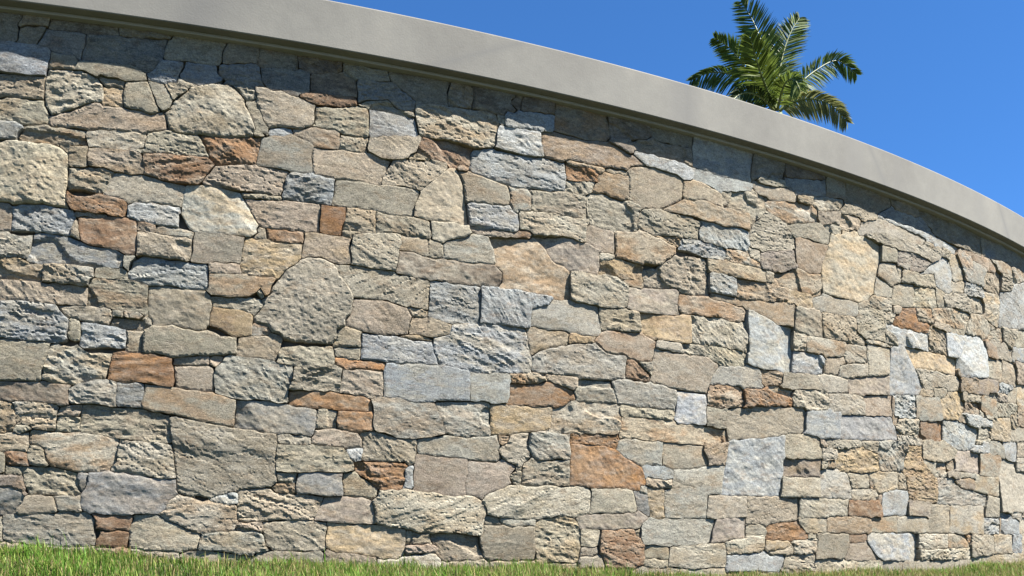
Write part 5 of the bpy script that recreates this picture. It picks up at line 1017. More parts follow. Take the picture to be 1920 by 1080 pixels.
C 10754 947 52 9 116 -5 28 9 40 -2 16 8 32 -1 6 7 -20 16 15 52 -17 20 -1 16 -19 18 -16 3 -20 0 -28 -11 -36 0 -28 -9 -44 3 -32 -8 -44 0 -30 -12 -12 -32 10 -24 4 -44 12 -11
S 3218 537 23 11 3 84 -6 8 -32 3 -16 -7 -5 -92
S 7858 28 77 0 5 44 -7 8 -119 8 -36 -6 -52 2 7 -40 8 -12
S 9642 1923 32 5 48 -7 76 5 16 4 16 22 -12 12 -52 8 -112 -9 -44 10 -9 -13 3 -28
T 6458 2432 32 11 52 -5 13 14 -9 11 -24 2 -40 -9 -52 6 -35 -14 -1 -7
C 7642 1956 22 4 8 8 6 60 -8 7 -57 -7 -4 -28 5 -38
E 5746 784 28 15 16 41 -66 0 6 -44
C 9594 2460 7 20 -2 36 15 16 -8 11 -100 6 -27 -13 12 -16 -5 -36 4 -8 72 6
S 9578 815 36 13 24 -2 36 -14 64 10 5 6 -3 32 -6 8 -44 3 -32 -6 -20 9 -52 -8 -20 -14 0 -24 5 -12
E 10194 2511 124 13 20 32 -20 29 -32 0 -56 19 -12 -2 -20 -9 -4 -11 -6 -66
C 5206 215 14 9 9 68 -15 6 -14 -2 -3 -8 0 -68
E 9583 868 59 8 16 10 8 50 -12 24 -27 0 -33 -16 -36 -4 9 -60
P 7946 26 44 7 40 -5 36 4 40 -7 44 3 11 12 5 32 -16 5 -56 -2 -20 4 -12 10 -100 -7 -18 -10 -3 -40
E 8214 791 40 1 18 12 -14 43 -86 -7 6 -44
G 10766 529 37 35 -10 32 -11 10 -88 4 -84 -7 -15 -15 27 -36 52 4 56 -7
C 3731 1332 47 0 2 28 -53 4
S 8538 1931 71 17 3 28 -8 16 -22 0 -84 -30 -4 -10 6 -12
G 6674 547 20 1 0 32 7 8 -27 12 -28 -5 -12 -31 12 -12
P 8908 1944 46 18 16 46 -44 0 -60 -9 4 -47
T 3526 2118 8 42 -24 5 -20 -5 0 -16
C 10778 428 20 4 20 15 120 -8 33 9 43 -2 17 22 1 40 21 24 -23 24 -12 1 -24 22 -24 -9 -44 4 -32 -9 -40 4 -47 -5 -42 -40 -4 -76
C 5738 2581 23 3 -3 40 -4 5 -36 3 -4 -4 10 -36
P 5491 2288 47 2 8 10 0 12 -32 6 -24 -6 -12 -12
G 8123 776 52 12 -5 48 -48 2 -10 -54
C 9274 2508 84 3 16 6 14 19 -10 9 -28 5 -60 -4 -28 -7 -8 -13 -1 -14
C 10318 1484 7 16 1 28 -8 20 -52 -2 -32 -10 -44 0 -12 -24 12 -12 32 -6 40 9 24 -1 28 -21
E 9786 1255 60 1 -20 43 -48 23 -32 -21 -18 -29 11 -12
C 10118 2608 16 8 -18 100 -30 23 -10 -15 -4 -24 9 -84
E 8114 928 36 1 14 7 4 4 -15 28 -27 14 -27 -2 4 -40
E 8873 1224 14 4 5 52 -3 60 -15 17 -8 -17 -8 -56 7 -52
C 8959 2208 13 16 2 44 15 16 -19 12 -48 -11 14 -61
S 6634 286 6 10 -2 42 -44 -9 9 -29
S 3190 205 46 7 -5 12 1 72 -6 36 -28 -16 -12 -104
S 8018 308 48 5 4 27 -52 7 -20 -4 -8 -31
E 8894 1149 25 15 15 40 -12 10 -48 7 -7 -21 11 -40
S 4439 1476 15 12 -20 38 -17 -22
T 9815 1420 13 16 2 35 17 17 -13 12 -32 2 -29 -14 1 -28 8 -30
T 10810 266 188 1 8 5 -8 92 21 16 -6 60 -35 7 -40 -9 -40 5 -32 -4 -44 7 -16 -5 -6 -9 16 -20 -7 -48 1 -56 -12 -36
C 10058 1327 24 -2 48 7 6 16 -18 21 -32 2 -24 20 -14 -11 0 -28 -6 -16
S 10102 539 19 1 13 12 13 68 -5 12 -43 -4 -7 -64 4 -20
P 8746 564 8 72 -4 9 -31 -5 -4 -28 10 -36 17 -15
G 10586 1891 26 1 9 36 -3 19 -96 5 20 -46
T 9895 320 12 16 2 64 -11 5 -56 -9 20 -19 8 -37
E 8206 27 124 6 48 -7 12 6 -24 41 -48 -5 -120 5 -29 -5 -5 -28 10 -9
T 8482 27 36 7 64 0 9 22 -9 16 -205 0 6 -28 11 -11
E 10406 420 8 0 3 8 -3 164 -15 -4 -9 -64 5 -100
E 8642 675 20 -1 5 10 -13 36 -28 14 -6 -10 5 -40
C 10178 1324 68 0 10 24 -14 5 -28 -4 -40 8 -24 -3 -11 -6 -4 -16 11 -7
S 9998 1099 48 9 28 -2 13 30 -77 6 -14 -10 -10 -24
P 9439 760 35 12 24 28 -20 11 -48 -4 -1 -35
E 10346 1562 20 1 19 21 4 28 -7 29 -16 3 -20 -12 -3 -32 -11 -28
S 10230 1210 8 14 -4 30 -36 6 -49 -12 21 -21 28 -2
S 9970 31 84 -1 50 6 9 8 -1 28 -6 9 -20 1 -160 3 -29 -9 5 -35 12 -7
C 10654 1981 20 1 26 10 3 52 -4 12 -38 -20 -19 -48
E 9750 1587 4 9 -13 56 -15 14 -12 -14 -1 -40
C 10238 27 84 2 5 11 -3 28 -10 13 -36 5 -32 -5 -44 6 -32 -6 -54 3 6 -52
P 10418 27 116 2 12 11 2 36 -6 8 -16 3 -200 -6 8 -50 48 3
C 8610 32 180 1 20 10 5 21 -53 1 -24 9 -124 -5 -17 -9 -6 -24
G 10674 27 96 4 -8 45 -7 12 -25 2 -36 -8 -72 2 -44 7 -25 -7 0 -44 5 -5 52 -5 32 3
P 10814 567 36 5 42 -4 34 9 48 -3 16 9 8 25 -68 7 -108 -10 -28 3 5 -28
P 10894 27 16 5 44 -4 34 8 2 53 -120 -3 -48 4 -55 -6 2 -40 6 -8 75 -1
E 9498 27 48 6 120 -8 16 7 -6 24 -10 12 -40 5 -108 -8 -48 5 -10 -2 6 -31
P 8846 31 184 1 -10 32 -18 3 -180 -6 -6 -9 2 -12
E 9710 27 164 0 24 8 2 25 -10 11 -164 -4 -48 7 -9 -6 13 -33
S 9398 23 64 13 1 20 -9 12 -28 -4 -120 4 -44 -6 -15 -10 -8 -24 43 6
T 9134 24 32 6 68 -1 8 11 -1 24 -217 0 14 -33 52 1
C 10946 1323 49 9 2 20 -11 5 -68 -9 -11 -12 4 -4
B! 1574 -268 461 0 1 16 18 20 -2 68 -34 -4 -40 7 -36 -5 -120 14 -32 -8 -44 4 -32 -7 -40 6 -64 -3 -26 -36 -11 -28 -4 -40
G! 1582 -194 28 36 28 -3 36 5 40 -5 32 7 44 -4 28 7 124 -14 32 6 44 -7 20 3 4 3 5 84 -13 7 -80 -5 -16 12 -4 -11 -8 -2 -48 7 -36 -7 -40 6 -32 -3 -48 10 -36 -5 -40 5 -36 -7 -28 -11 -7 -8 1 -40 -13 -40 5 -16
C! 2058 -268 479 0 7 104 -10 9 -24 4 -40 -7 -44 9 -36 -4 -40 6 -36 -8 -40 5 -36 -5 -44 8 -32 -6 -40 4 -32 -9 -24 3 -11 -5 2 -72 -10 -16 5 -20
E! 2050 -157 68 11 40 -3 32 5 48 -8 32 5 44 -4 32 8 40 -6 32 4 52 -9 28 6 36 -2 6 10 -8 48 -10 14 -36 0 -12 5 -16 -10 -124 14 -112 -3 -40 10 -12 10 -115 -20 -10 -80
K! 2550 -268 276 1 8 17 23 14 -6 72 11 48 -6 40 -34 5 -28 -5 -44 9 -36 -5 -44 6 -32 -5 -44 7 -64 -8 12 -80 6 -8 -3 -100
Gf! 2890 -268 119 0 25 8 44 -6 97 -2 19 36 -4 64 10 52 -9 52 -85 -2 -100 10 -24 -9 -48 7 -36 -7 -32 3 -8 -10 8 -52 -11 -48 6 -68 21 -28
M! 1598 -73 48 14 40 -5 36 4 40 -8 36 2 40 -6 36 7 56 -6 6 15 -10 96 -176 10 -132 -1 -31 -29 -10 -40 -1 -24 12 -24
S! 1962 -73 76 5 8 -5 116 21 10 8 6 76 -8 6 -176 14 -16 -6 -28 5 -18 -3 -4 -8 10 -93 16 -19
S! 2458 -80 12 15 0 57 -4 48 -8 9 -112 5 -48 -4 -36 -11 -48 7 -35 -10 -5 -80 12 -15 36 -10 32 4 44 -6 36 5
M! 2490 -74 28 1 16 9 28 -2 32 6 40 -7 36 6 140 -8 -7 37 9 64 -10 11 -148 -2 -44 -9 -44 8 -36 -5 -56 2 -5 -9 4 -92
Cf! 2846 -69 16 12 32 -4 36 7 44 -6 23 4 11 48 -8 52 -6 5 -120 -9 -12 11 -24 -12 -16 0 -13 -95 9 -9
G! 3090 -61 102 1 5 80 6 12 -5 11 -28 6 -40 -10 -44 9 -83 4 8 -60 -3 -44
Sf! 1586 32 32 21 132 1 116 -7 60 1 24 6 28 -5 5 3 -9 72 4 60 -8 7 -24 -2 -8 -7 -44 6 -32 -5 -48 11 -32 -5 -44 5 -32 -7 -44 7 -32 -6 -20 4 -32 26 -12 -15 -5 -71 18 -92
C! 2170 39 44 10 44 -7 33 6 7 52 -13 72 -9 12 -114 -3 -16 11 -16 -11 -52 14 -68 2 -28 -9 -5 -68 5 -56 6 -8
Cf! 2610 36 39 8 -19 20 2 96 6 37 -168 6 -64 -2 -20 -9 -88 4 -20 -8 8 -12 13 -72 -1 -52 112 3 48 -4 12 -11 60 -3 32 6
C! 2817 40 31 8 12 12 -15 68 -3 63 -32 -8 -60 4 -8 9 -12 -4 -52 13 -36 -9 -9 -36 -1 -92 18 -21 72 -6 84 5
C! 3122 43 78 9 -1 48 -9 12 -3 80 -5 7 -8 -11 -24 -6 -220 21 -76 -5 -8 -6 6 -84 10 -45 16 -16 136 10
G! 1862 187 28 5 49 -4 -2 48 11 48 -6 84 -104 0 -24 6 -36 -10 -40 5 -36 -3 -44 8 -36 -5 -28 7 -20 15 -3 -11 10 -60 -8 -40 2 -28 9 -32 26 -24 20 -4 32 6 44 -8 32 7 40 -4 36 4
Cf! 2118 186 16 0 6 10 2 160 -16 12 -36 3 -44 -11 -48 10 -28 1 -20 -8 -5 -23 6 -64 -11 -44 2 -37 40 -3 24 7 68 -1
B! 2162 183 108 4 24 11 48 1 40 -6 20 4 12 75 7 16 -5 80 6 16 -16 3 -32 -9 -36 -1 -32 -10 -76 4 -44 10 -55 -9 18 -16 -6 -32 1 -124
Y! 2734 195 5 9 -5 72 -8 10 -20 -4 -44 7 -36 -3 -48 9 -28 -8 -40 0 -28 -10 -60 2 -13 -55 -1 -16 10 -7 56 5 164 -5 40 7
G! 2434 283 44 -2 32 10 36 -1 32 8 44 -8 36 3 56 -6 11 5 17 76 -6 8 -22 5 -88 4 -204 -14 1 -79
S! 2798 187 20 1 28 13 64 7 132 -9 -6 49 5 44 -3 74 -12 9 -36 1 -40 -10 -116 11 -36 -9 -49 0 -10 -16 -10 -52 9 -16 6 -80 10 -12
T! 3134 187 36 4 12 15 13 110 20 20 -25 35 -72 -7 -68 7 -8 -23 1 -136 15 -19
S! 1770 367 52 11 27 22 9 68 -6 52 -210 15 -41 1 -26 -8 -3 -76 6 -52 20 -21 24 -6 32 4 44 -8 40 3
K! 2038 363 68 11 11 18 10 80 -5 44 -14 20 -62 6 -168 -4 -20 -14 2 -60 -9 -64 -24 -24 3 -4 120 -5 16 7 28 -1
P! 2282 371 24 -2 32 11 84 11 6 65 -9 72 -37 -4 -104 19 -52 -8 -32 5 -36 -6 -44 4 9 -18 7 -56 -15 -88 67 8
S! 2434 375 176 14 104 -4 11 15 -7 29 -12 11 -16 4 -120 -7 -48 9 -36 -3 -48 7 -8 -10 -2 -60
O! 2554 443 44 4 40 -5 32 8 36 -3 8 9 4 56 -20 19 -48 3 -36 -6 -44 10 -76 5 -56 -5 -12 -10 8 -73 48 -7 36 3
S! 3114 367 76 7 1 146 22 16 -7 5 -36 -11 -80 2 -68 13 -24 -6 -164 -1 -28 -6 -40 5 -27 -9 -17 -20 -10 -64 10 -12 8 -36 -9 -12 25 -11 52 -1 32 8 120 -10 32 10 48 0 12 -7
G! 1778 528 62 0 -9 40 4 56 -8 40 -233 12 -32 17 -2 -17 14 -56 -5 -48 5 -30
C! 1854 524 20 16 16 1 332 0 1 19 -22 104 -75 6 -64 -3 -24 -7 -44 7 -36 -4 -36 5 -36 -9 -50 1 -1 -100 6 -28
Y! 2370 531 10 1 -11 12 -5 24 -3 96 -27 5 -128 -10 24 -118 60 5
G! 2394 531 28 3 12 10 24 -3 32 6 76 -3 48 -11 32 6 56 -1 18 62 -2 59 -48 12 -20 -15 -52 10 -32 -3 -44 5 -32 -8 -44 5 -28 -6 -48 5 -5 -4 6 -108
S! 2718 530 44 9 40 -4 32 6 44 -3 32 7 88 -3 20 5 16 121 -28 17 -20 -13 -260 -15 -3 -61 -15 -60
Pf! 3098 535 72 -1 12 10 12 132 -8 3 -16 -11 -64 -11 -48 10 -20 -5 -14 -110
S! 1862 663 24 -1 32 9 40 -4 32 4 44 -8 20 5 -5 28 2 60 -9 50 -32 4 -36 -4 -120 15 -44 -11 -28 5 -36 -4 -44 9 -32 -3 -44 9 -28 -1 -24 11 -14 -12 -4 -28 11 -92 27 -24
Cf! 2214 662 116 10 44 -4 -13 64 8 16 -11 70 -48 0 -48 8 -116 -10 -88 -1 -10 -7 7 -68 -3 -60 6 -9 140 0
K! 2634 663 16 -1 5 10 -2 52 -7 10 -128 3 -32 -9 -44 6 -32 -5 -40 10 -6 -7 10 -51 12 -11 100 -5 32 7 44 -4 32 4
S! 2398 734 40 3 44 -5 32 8 40 -4 32 6 56 -4 7 30 -5 40 -158 31 -8 -1 -8 -14 -8 -2 -97 -2 7 -76
B! 2730 661 256 14 20 17 1 48 -37 6 -40 -7 -40 4 -32 -9 -40 3 -32 -5 -44 8 -48 -3 -24 5 -20 15 12 -81
E! 2786 736 28 6 40 -4 36 9 36 -4 36 7 44 -3 -2 73 -6 5 -64 2 -124 -6 -16 1 -12 13 -12 -17 -48 10 -36 -5 -36 5 -6 -12 8 -48 18 -21 28 -7 40 4
P! 3090 662 76 8 17 10 5 44 6 8 -5 8 4 68 -7 12 -72 11 -76 1 -8 -9 -22 -7 2 -128 28 -20 20 2
C! 1738 815 76 3 0 50 -12 11 -32 10 -76 9 -36 -10 -40 2 -43 -10 0 -36 19 -11 68 -11 36 2
C! 1818 872 6 12 -7 52 9 56 -4 7 -108 6 -116 -3 -28 17 -8 -7 -2 -16 18 -104 76 -2 44 10 72 -8
T! 1966 810 44 4 32 -4 12 8 152 6 24 3 16 11 6 18 0 60 -10 92 -356 -2 -20 -12 -36 -2 -10 -56 7 -52 -9 -20 4 -43 32 3
Bf! 2310 820 156 5 9 15 -4 56 -9 10 -16 -15 -36 9 -80 7 -48 -10 -28 16 -1 -77 -16 -8
Cf! 2447 892 11 16 -2 40 9 52 -11 11 -209 -3 10 -92 17 -16 22 -2 36 10 76 -6
D! 2618 815 20 4 8 14 36 -5 36 4 49 -8 9 20 1 140 -11 10 -152 17 -56 2 -28 -9 -40 2 -20 -6 -11 -68 3 -20 13 -16 2 -52 89 -13
G! 3014 823 12 2 8 11 -14 64 0 16 17 16 -16 20 7 44 -5 8 -129 6 -24 -8 -40 -1 -47 -17 -5 -124 3 -16 13 -16 32 -4 108 7
Sf! 3182 823 11 77 -7 41 -48 4 -36 -10 -40 2 -20 -5 -16 -16 1 -36 15 -47 72 0
Pf! 3042 936 60 3 32 10 47 -1 1 44 -12 13 -136 -6 -9 -43
C! 1834 997 28 0 18 11 -17 72 14 12 8 84 6 16 -36 8 -13 14 -16 -11 -72 2 -120 -9 -28 1 -28 16 -8 -190 28 -19 120 3 80 -3
Tf! 1890 1010 364 3 6 71 -6 8 -20 3 -28 -4 -44 4 -32 -8 -40 7 -36 -4 -44 6 -100 -17 -32 7 -12 -14 11 -52
Sf! 1898 1083 44 8 36 -1 32 9 40 -6 36 5 40 -7 36 7 40 -4 32 5 28 -9 4 26 -8 64 -8 20 -8 2 -61 -2 -11 -9 -36 1 -32 -7 -116 11 -36 -8 -48 2 -14 -14 -8 -84
G! 2470 1006 56 3 28 9 61 -2 7 12 1 44 -13 80 2 40 -90 -6 -76 8 -20 -11 -60 2 -52 10 -24 -1 -28 -13 8 -69 -6 -28 2 -71 188 1
G! 2782 988 48 16 40 0 22 8 -4 76 -16 76 5 32 -11 5 -96 -7 -76 3 -16 11 -16 2 -45 -10 -4 -48 13 -84 -1 -40 -6 -12 151 -19
R! 3206 988 -9 16 -1 168 -14 16 -280 9 -25 -5 -3 -32 16 -76 4 -71 132 -6 12 -5 136 6 12 -14
P! 1610 1199 216 8 15 13 8 108 -131 11 -116 -8 -22 -19 -3 -68 4 -24
T! 2094 1187 40 7 32 -2 9 8 -12 12 -7 48 6 64 -22 24 -30 -9 -20 2 -8 7 -84 -16 -132 14 -17 -14 1 -48 -7 -64 15 -20 28 1 12 -9 48 -3 40 8
S! 2358 1190 64 -2 15 8 -6 12 -5 56 11 52 -12 16 -119 12 -56 0 -68 -3 -16 -16 -7 -65 6 -44 11 -12 98 3 16 -8 28 1
C! 2506 1191 56 -1 88 22 32 0 5 8 -5 64 11 52 -11 8 -40 -10 -16 2 -12 12 -48 -4 -40 6 -96 -14 12 -20 -12 -56 6 -52 10 -9
S! 2698 1199 190 1 -7 12 6 124 -185 4 -17 -68 6 -56 -4 -8
Kf! 2990 1196 192 -2 5 6 1 64 -8 68 -6 5 -280 1 -9 -74 1 -54 12 -10
D! 1579 1316 23 17 44 7 196 -5 12 7 7 30 -4 72 5 46 -12 7 -120 12 -124 -6 -16 -14 -20 -3 2 -74 -13 -72 6 -16
S! 1974 1336 36 -1 69 13 5 36 17 44 -6 68 8 12 -73 10 -64 -3 -36 -12 -44 -2 -19 -9 -8 -48 5 -64 -5 -28
K! 2164 1332 14 14 120 3 124 -12 24 9 44 0 28 8 44 -6 44 4 6 8 1 68 -39 11 -32 -5 -40 5 -36 -8 -40 6 -36 -5 -40 7 -32 -7 -40 4 -32 -8 -124 6 -19 -10 -16 -44 -2 -28 9 -10 12 -1 36 11
S! 2107 1432 95 4 40 -6 108 11 40 -7 36 5 40 -6 32 8 44 -5 32 6 40 -11 9 9 -13 53 -20 15 -24 1 -36 -9 -120 21 -36 -4 -16 8 -24 -18 -156 5 -72 -6 -9 -14
D! 2634 1339 48 9 12 -6 190 -2 -15 20 -6 36 6 60 -6 44 -41 4 -112 -5 -12 10 -16 -8 -64 -3 -5 -10 13 -48 -9 -16 -2 -68
S! 3078 1340 96 1 25 27 -7 16 -1 52 5 24 13 12 -23 38 -48 -4 -44 6 -28 -7 -40 3 -32 -9 -44 3 -32 -7 -49 5 4 -52 -6 -60 6 -28 17 -20 80 4
Of! 1578 1491 28 14 120 5 128 -12 8 -5 28 10 40 1 32 12 68 4 52 -8 12 76 -4 68 8 16 -124 -6 -96 8 -84 -1 -56 -3 -28 -8 -44 7 -32 -6 -44 2 -19 -25 -4 -40 7 -72 -4 -33
P! 2110 1511 224 0 20 17 3 64 -5 8 7 64 -81 11 -181 -11 -5 -20 5 -60 -8 -64
S! 2611 1500 71 6 12 9 1 65 -12 12 -61 1 -28 -9 -40 0 -28 -10 -44 9 -40 0 -44 11 -34 -6 -5 -56 14 -12 37 3 120 -20 48 9
S! 2518 1579 104 19 56 -1 5 7 2 44 18 16 -13 7 -116 -5 -36 4 -32 -9 -40 5 -36 -7 -64 1 -5 -8 -4 -48 7 -8 30 3
L! 2910 1499 40 6 40 -4 36 9 36 -3 32 8 44 -6 48 4 13 11 2 40 6 12 -13 16 5 52 -9 11 -260 4 -12 7 -8 -5 -28 3 -36 -7 -44 10 -72 3 -20 -4 -23 -22 -2 -24 0 -24 13 -12 0 -68 9 -12 123 2
Tf! 1566 1644 24 23 40 -2 36 6 40 -7 32 9 48 1 7 14 -4 36 7 40 -186 8 -32 -13 -10 -55 -17 -32 3 -16
C! 1950 1671 40 -2 104 9 20 -9 28 5 8 46 -3 32 -13 14 -112 2 -16 9 -36 5 -32 -6 -44 4 -28 -9 -40 0 -22 -7 -9 -48 2 -40
Cf! 2370 1666 28 0 5 6 6 76 -15 17 -96 12 -12 -10 -44 4 -36 -6 -44 8 -7 -5 -2 -88 5 -5 124 5 80 -7
Tf! 2418 1663 44 6 44 -5 28 9 40 -4 20 5 8 14 -4 76 -92 10 -36 -6 -44 6 -28 -6 13 -16 -5 -76
M! 2846 1659 70 9 1 52 7 28 -27 16 -47 5 -36 -4 -44 10 -108 -5 -40 11 -20 -21 0 -87 96 2 12 -7 88 1
Sf! 3158 1656 20 -1 9 5 -6 52 9 44 -4 20 -32 -7 -40 3 -32 -5 -48 8 -36 -8 -32 2 -16 8 -28 -47 -2 -58 10 -12
Sf! 1722 1772 80 -3 60 5 32 11 40 -4 32 5 32 -6 9 8 -5 64 -20 20 -64 11 -88 -3 -52 11 -68 -1 -32 -11 -48 0 -52 -34 3 -69
E! 2148 1764 10 14 48 -8 32 5 47 -3 5 8 -7 12 -5 71 -8 5 -16 -5 -40 5 -32 -5 -132 19 -44 1 -17 -7 18 -20 4 -72 11 -10 92 -1
C! 2602 1766 16 20 -3 50 10 32 -11 12 -152 -11 -12 7 -96 0 -84 8 -2 -4 15 -16 1 -68 10 -16 100 -11 32 7 44 -6 36 6
P! 2926 1757 11 7 9 20 -7 72 -9 11 -188 12 -32 -11 -40 3 -40 -5 -11 -22 1 -56 26 -12 120 3 48 -10 88 1
K! 2974 1772 28 -2 32 8 44 -7 32 5 40 -4 34 8 8 12 4 48 10 12 -12 13 -76 11 -116 5 -56 -5 -9 -8 6 -8 8 -76
Bf! 1577 1856 49 25 48 1 36 11 68 2 48 -11 36 4 46 -4 -6 52 9 28 7 79 -140 6 -156 -3 -64 -9 0 -77 12 -96
Sf! 2170 1867 44 4 48 -5 4 14 -12 82 -24 -4 -44 7 -28 -5 -48 10 -76 1 -32 -10 -88 -2 -8 -13 0 -50 8 -10 64 -10 24 10 48 -2
Pf! 1926 1960 36 6 40 -2 32 9 72 0 48 -10 32 4 40 -6 24 4 16 27 -8 12 12 48 -32 7 -32 -8 -40 4 -32 -5 -48 9 -32 -5 -40 3 -24 -8 -56 1 -11 -10 -9 -76
Pf! 2342 1880 105 0 3 76 -17 16 -27 8 -36 -1 -44 9 -60 -5 -7 -19 7 -75
Cf! 2450 1964 -8 87 -80 8 -16 -7 -32 7 -42 -7 -10 -44 12 -19 52 2 40 -8 36 1 36 -8
B! 2462 1871 144 11 24 -13 36 6 36 -4 36 10 24 -1 6 4 2 16 -15 144 -93 9 -36 -5 -44 9 -32 -2 -44 7 -56 -11 3 -171
Y! 2910 1871 20 -1 16 10 24 -2 32 6 28 -4 6 4 6 108 -8 42 -12 11 -100 11 -164 -11 14 -161
G! 3166 1871 25 1 0 128 9 44 -6 5 -32 -5 -44 6 -36 -4 -52 8 -3 -10 10 -12 6 -40 -5 -109
Kf! 1582 2046 260 6 80 -5 8 7 64 0 9 26 -5 64 7 72 -31 1 -20 12 -16 -15 -32 4 -36 -6 -116 11 -36 -8 -40 1 -36 -9 -32 5 -32 25 -16 -69 2 -60 -9 -48
S! 2122 2055 44 5 40 -4 32 7 32 -5 80 2 -3 88 -10 16 5 32 -8 5 -36 -8 -116 15 -36 -8 -136 13 -8 -73 4 -78 44 -5 36 6
S! 2626 2051 32 5 44 -6 11 6 13 92 -8 7 -84 -6 -32 -9 -40 5 -32 -5 -48 10 -36 -6 -44 7 -50 -7 -3 -28 9 -53 84 -9 64 11 40 -6 36 2
T! 2514 2147 84 -3 36 10 92 5 6 9 -2 29 -36 7 -12 -7 -44 9 -36 -4 -40 5 -108 -11 -44 7 -56 -3 -12 -32 12 -14 48 2 44 -7 32 6
T! 2758 2048 144 10 120 -10 8 9 52 -9 112 4 -5 120 5 35 -116 -6 -112 3 -24 -6 -120 17 -36 -8 -48 2 -20 -153 4 -6
G! 1634 2211 116 15 44 -5 32 3 40 -8 36 6 36 -4 15 18 -4 40 7 72 11 12 -125 -4 -100 -11 -146 11 -30 -32 14 -76 32 -32
P! 2142 2203 36 9 1 56 -21 22 -28 -7 -44 5 -32 -7 -36 2 -32 -12 -31 -3 1 -32 18 -16
B! 1978 2272 36 12 40 -1 32 7 44 -5 28 8 25 15 -1 44 -16 12 -12 1 -36 -7 -120 6 -24 -5 -14 -15 -7 -64 5 -6
G! 2286 2198 120 9 44 -7 32 7 40 -4 36 7 40 -5 36 5 48 -9 4 7 -6 48 9 40 2 52 11 12 -8 5 -52 2 -40 -11 -116 11 -136 -1 -40 -10 -40 4 -36 -9 -44 1 -5 -8 1 -40 -21 -12 16 -20 -3 -55 40 -13 36 1
K! 2930 2203 32 5 -7 144 -9 9 -124 -12 -108 9 -20 -9 -11 -97 7 -43 40 -5 8 9 44 -3 36 8 44 -8 36 1
K! 2974 2207 104 -3 116 10 9 30 -14 16 -3 100 -28 8 -120 1 -16 16 -24 -20 -48 -1 9 -8 3 -138 4 -9
B! 1564 2336 30 25 152 -11 212 17 7 49 -4 96 -11 7 -112 -11 -24 3 -12 9 -192 -12 -32 23 -12 -15 -7 -52 3 -68 -9 -44
C! 2026 2363 52 4 36 -5 52 6 4 24 -14 76 4 48 -102 -9 -52 9 -39 -8 -2 -136 13 -7
K! 2214 2355 126 13 8 44 -4 64 7 32 -5 5 -96 10 -82 -7 -7 -56 12 -96 9 -7
T! 2590 2360 24 -1 14 17 -6 92 2 28 10 20 -32 5 -112 -17 -48 -2 -54 10 -36 -12 -4 -32 3 -64 -6 -24 5 -9 136 -1
B! 2814 2352 128 12 12 6 44 -2 24 23 4 73 10 36 -6 4 -104 -7 -200 4 -16 -6 -52 17 -19 0 -12 -20 -2 -28 7 -92 66 -3 16 -8
Sf! 3190 2366 11 78 11 32 -18 21 -20 16 -28 5 -72 -2 -31 -12 -13 -40 -4 -76 12 -15 116 -1
B! 1618 2512 180 13 -3 79 -37 9 -32 -8 -44 6 -44 -5 -32 4 -24 14 15 -20 -5 -20 -12 -12 1 -36 25 -23
M! 1630 2611 160 2 12 11 -7 12 1 44 -14 11 -40 5 -36 -5 -44 9 -48 -3 -36 20 -6 -13 4 -60 30 -28
Y! 1822 2514 76 1 56 9 23 -8 17 96 -20 17 -36 -5 -40 5 -32 -9 -56 5 -12 -13 3 -48 5 -36
C! 1858 2623 40 9 36 -5 52 5 24 60 -8 8 -56 4 -128 -2 -19 -18 -1 -50 8 -6
G! 2430 2506 40 3 10 7 -1 88 10 56 -3 14 -16 12 -108 5 -176 -5 -104 6 -32 -7 -36 4 -16 -21 -2 -24 -10 -16 13 -16 -14 -76 5 -18 68 -8 28 7 40 -3 24 8 100 4 92 -7 16 -10 32 5
C! 2702 2499 12 -2 5 7 15 194 -140 -8 -20 4 -25 -10 -55 -2 -13 -78 3 -76 -2 -15 -7 -5 131 16 52 -10
M! 2746 2504 216 -3 76 7 36 13 100 -3 12 10 -1 56 -7 9 -48 9 -36 -4 -44 7 -36 -7 -36 6 -40 -3 -44 11 -36 -4 -40 7 -36 -6 -40 8 -11 -9 -10 -96 1 -6
S! 3162 2599 24 -1 13 18 -6 8 5 52 -8 21 -44 -7 -44 7 -36 -6 -36 4 -36 -8 -16 11 -8 -6 -156 12 -75 -4 -9 -83 8 5 44 -9 32 6 44 -6 32 4 48 -11 36 2 40 -6 36 8 40 -7 36 3
M! 1798 2688 17 16 11 40 -4 60 -21 36 -51 9 -104 -14 -48 8 -16 -5 -14 -14 -4 -20 17 -80 21 -21 20 -4 40 4 40 -9 36 5 48 -4
E! 2038 2687 44 8 110 -3 -13 12 -13 88 -20 29 -84 14 -52 19 -100 -18 -44 7 -20 -3 -3 -20 -18 -12 4 -68 -9 -36 186 -2 8 -10
T! 2487 2680 15 9 48 -1 23 12 11 40 -1 68 20 28 -13 13 -44 -5 -40 4 -32 -9 -36 3 -36 -9 -40 4 -36 -6 -40 6 -32 -7 -44 6 -54 -12 14 -27 14 -89 14 -13 268 -4
T! 2590 2693 196 16 184 -11 5 6 -4 116 11 20 -12 7 -44 3 -32 -9 -44 5 -32 -7 -40 2 -36 -10 -129 5 -25 -32 1 -72 -9 -32
R! 2998 2690 28 8 40 -4 32 7 48 -8 42 7 1 56 -7 56 -7 16 -129 13 -64 -9 -9 -16 2 -96 3 -16
R! 11310 -268 81 0 15 106 -64 13 -48 -2 -51 -41 55 -55
S! 11378 -153 12 -1 15 14 -11 37 -48 0 -12 6 -32 -7 -25 -16 21 -28 40 4
S! 11430 -268 64 4 32 11 64 -8 24 25 -3 60 -5 7 -20 5 -40 -2 -44 8 -32 -7 -52 0 -6 -7 -10 -72
K! 11606 -166 8 3 0 62 -100 -3 -108 10 -6 -6 10 -42 24 -15 32 -4 36 7
Mf! 11606 -268 380 -1 24 5 -26 32 6 61 -108 9 -32 -7 -40 3 -32 -8 -40 7 -36 -4 -44 5 -39 -10 -6 -8 3 -56 -18 -24
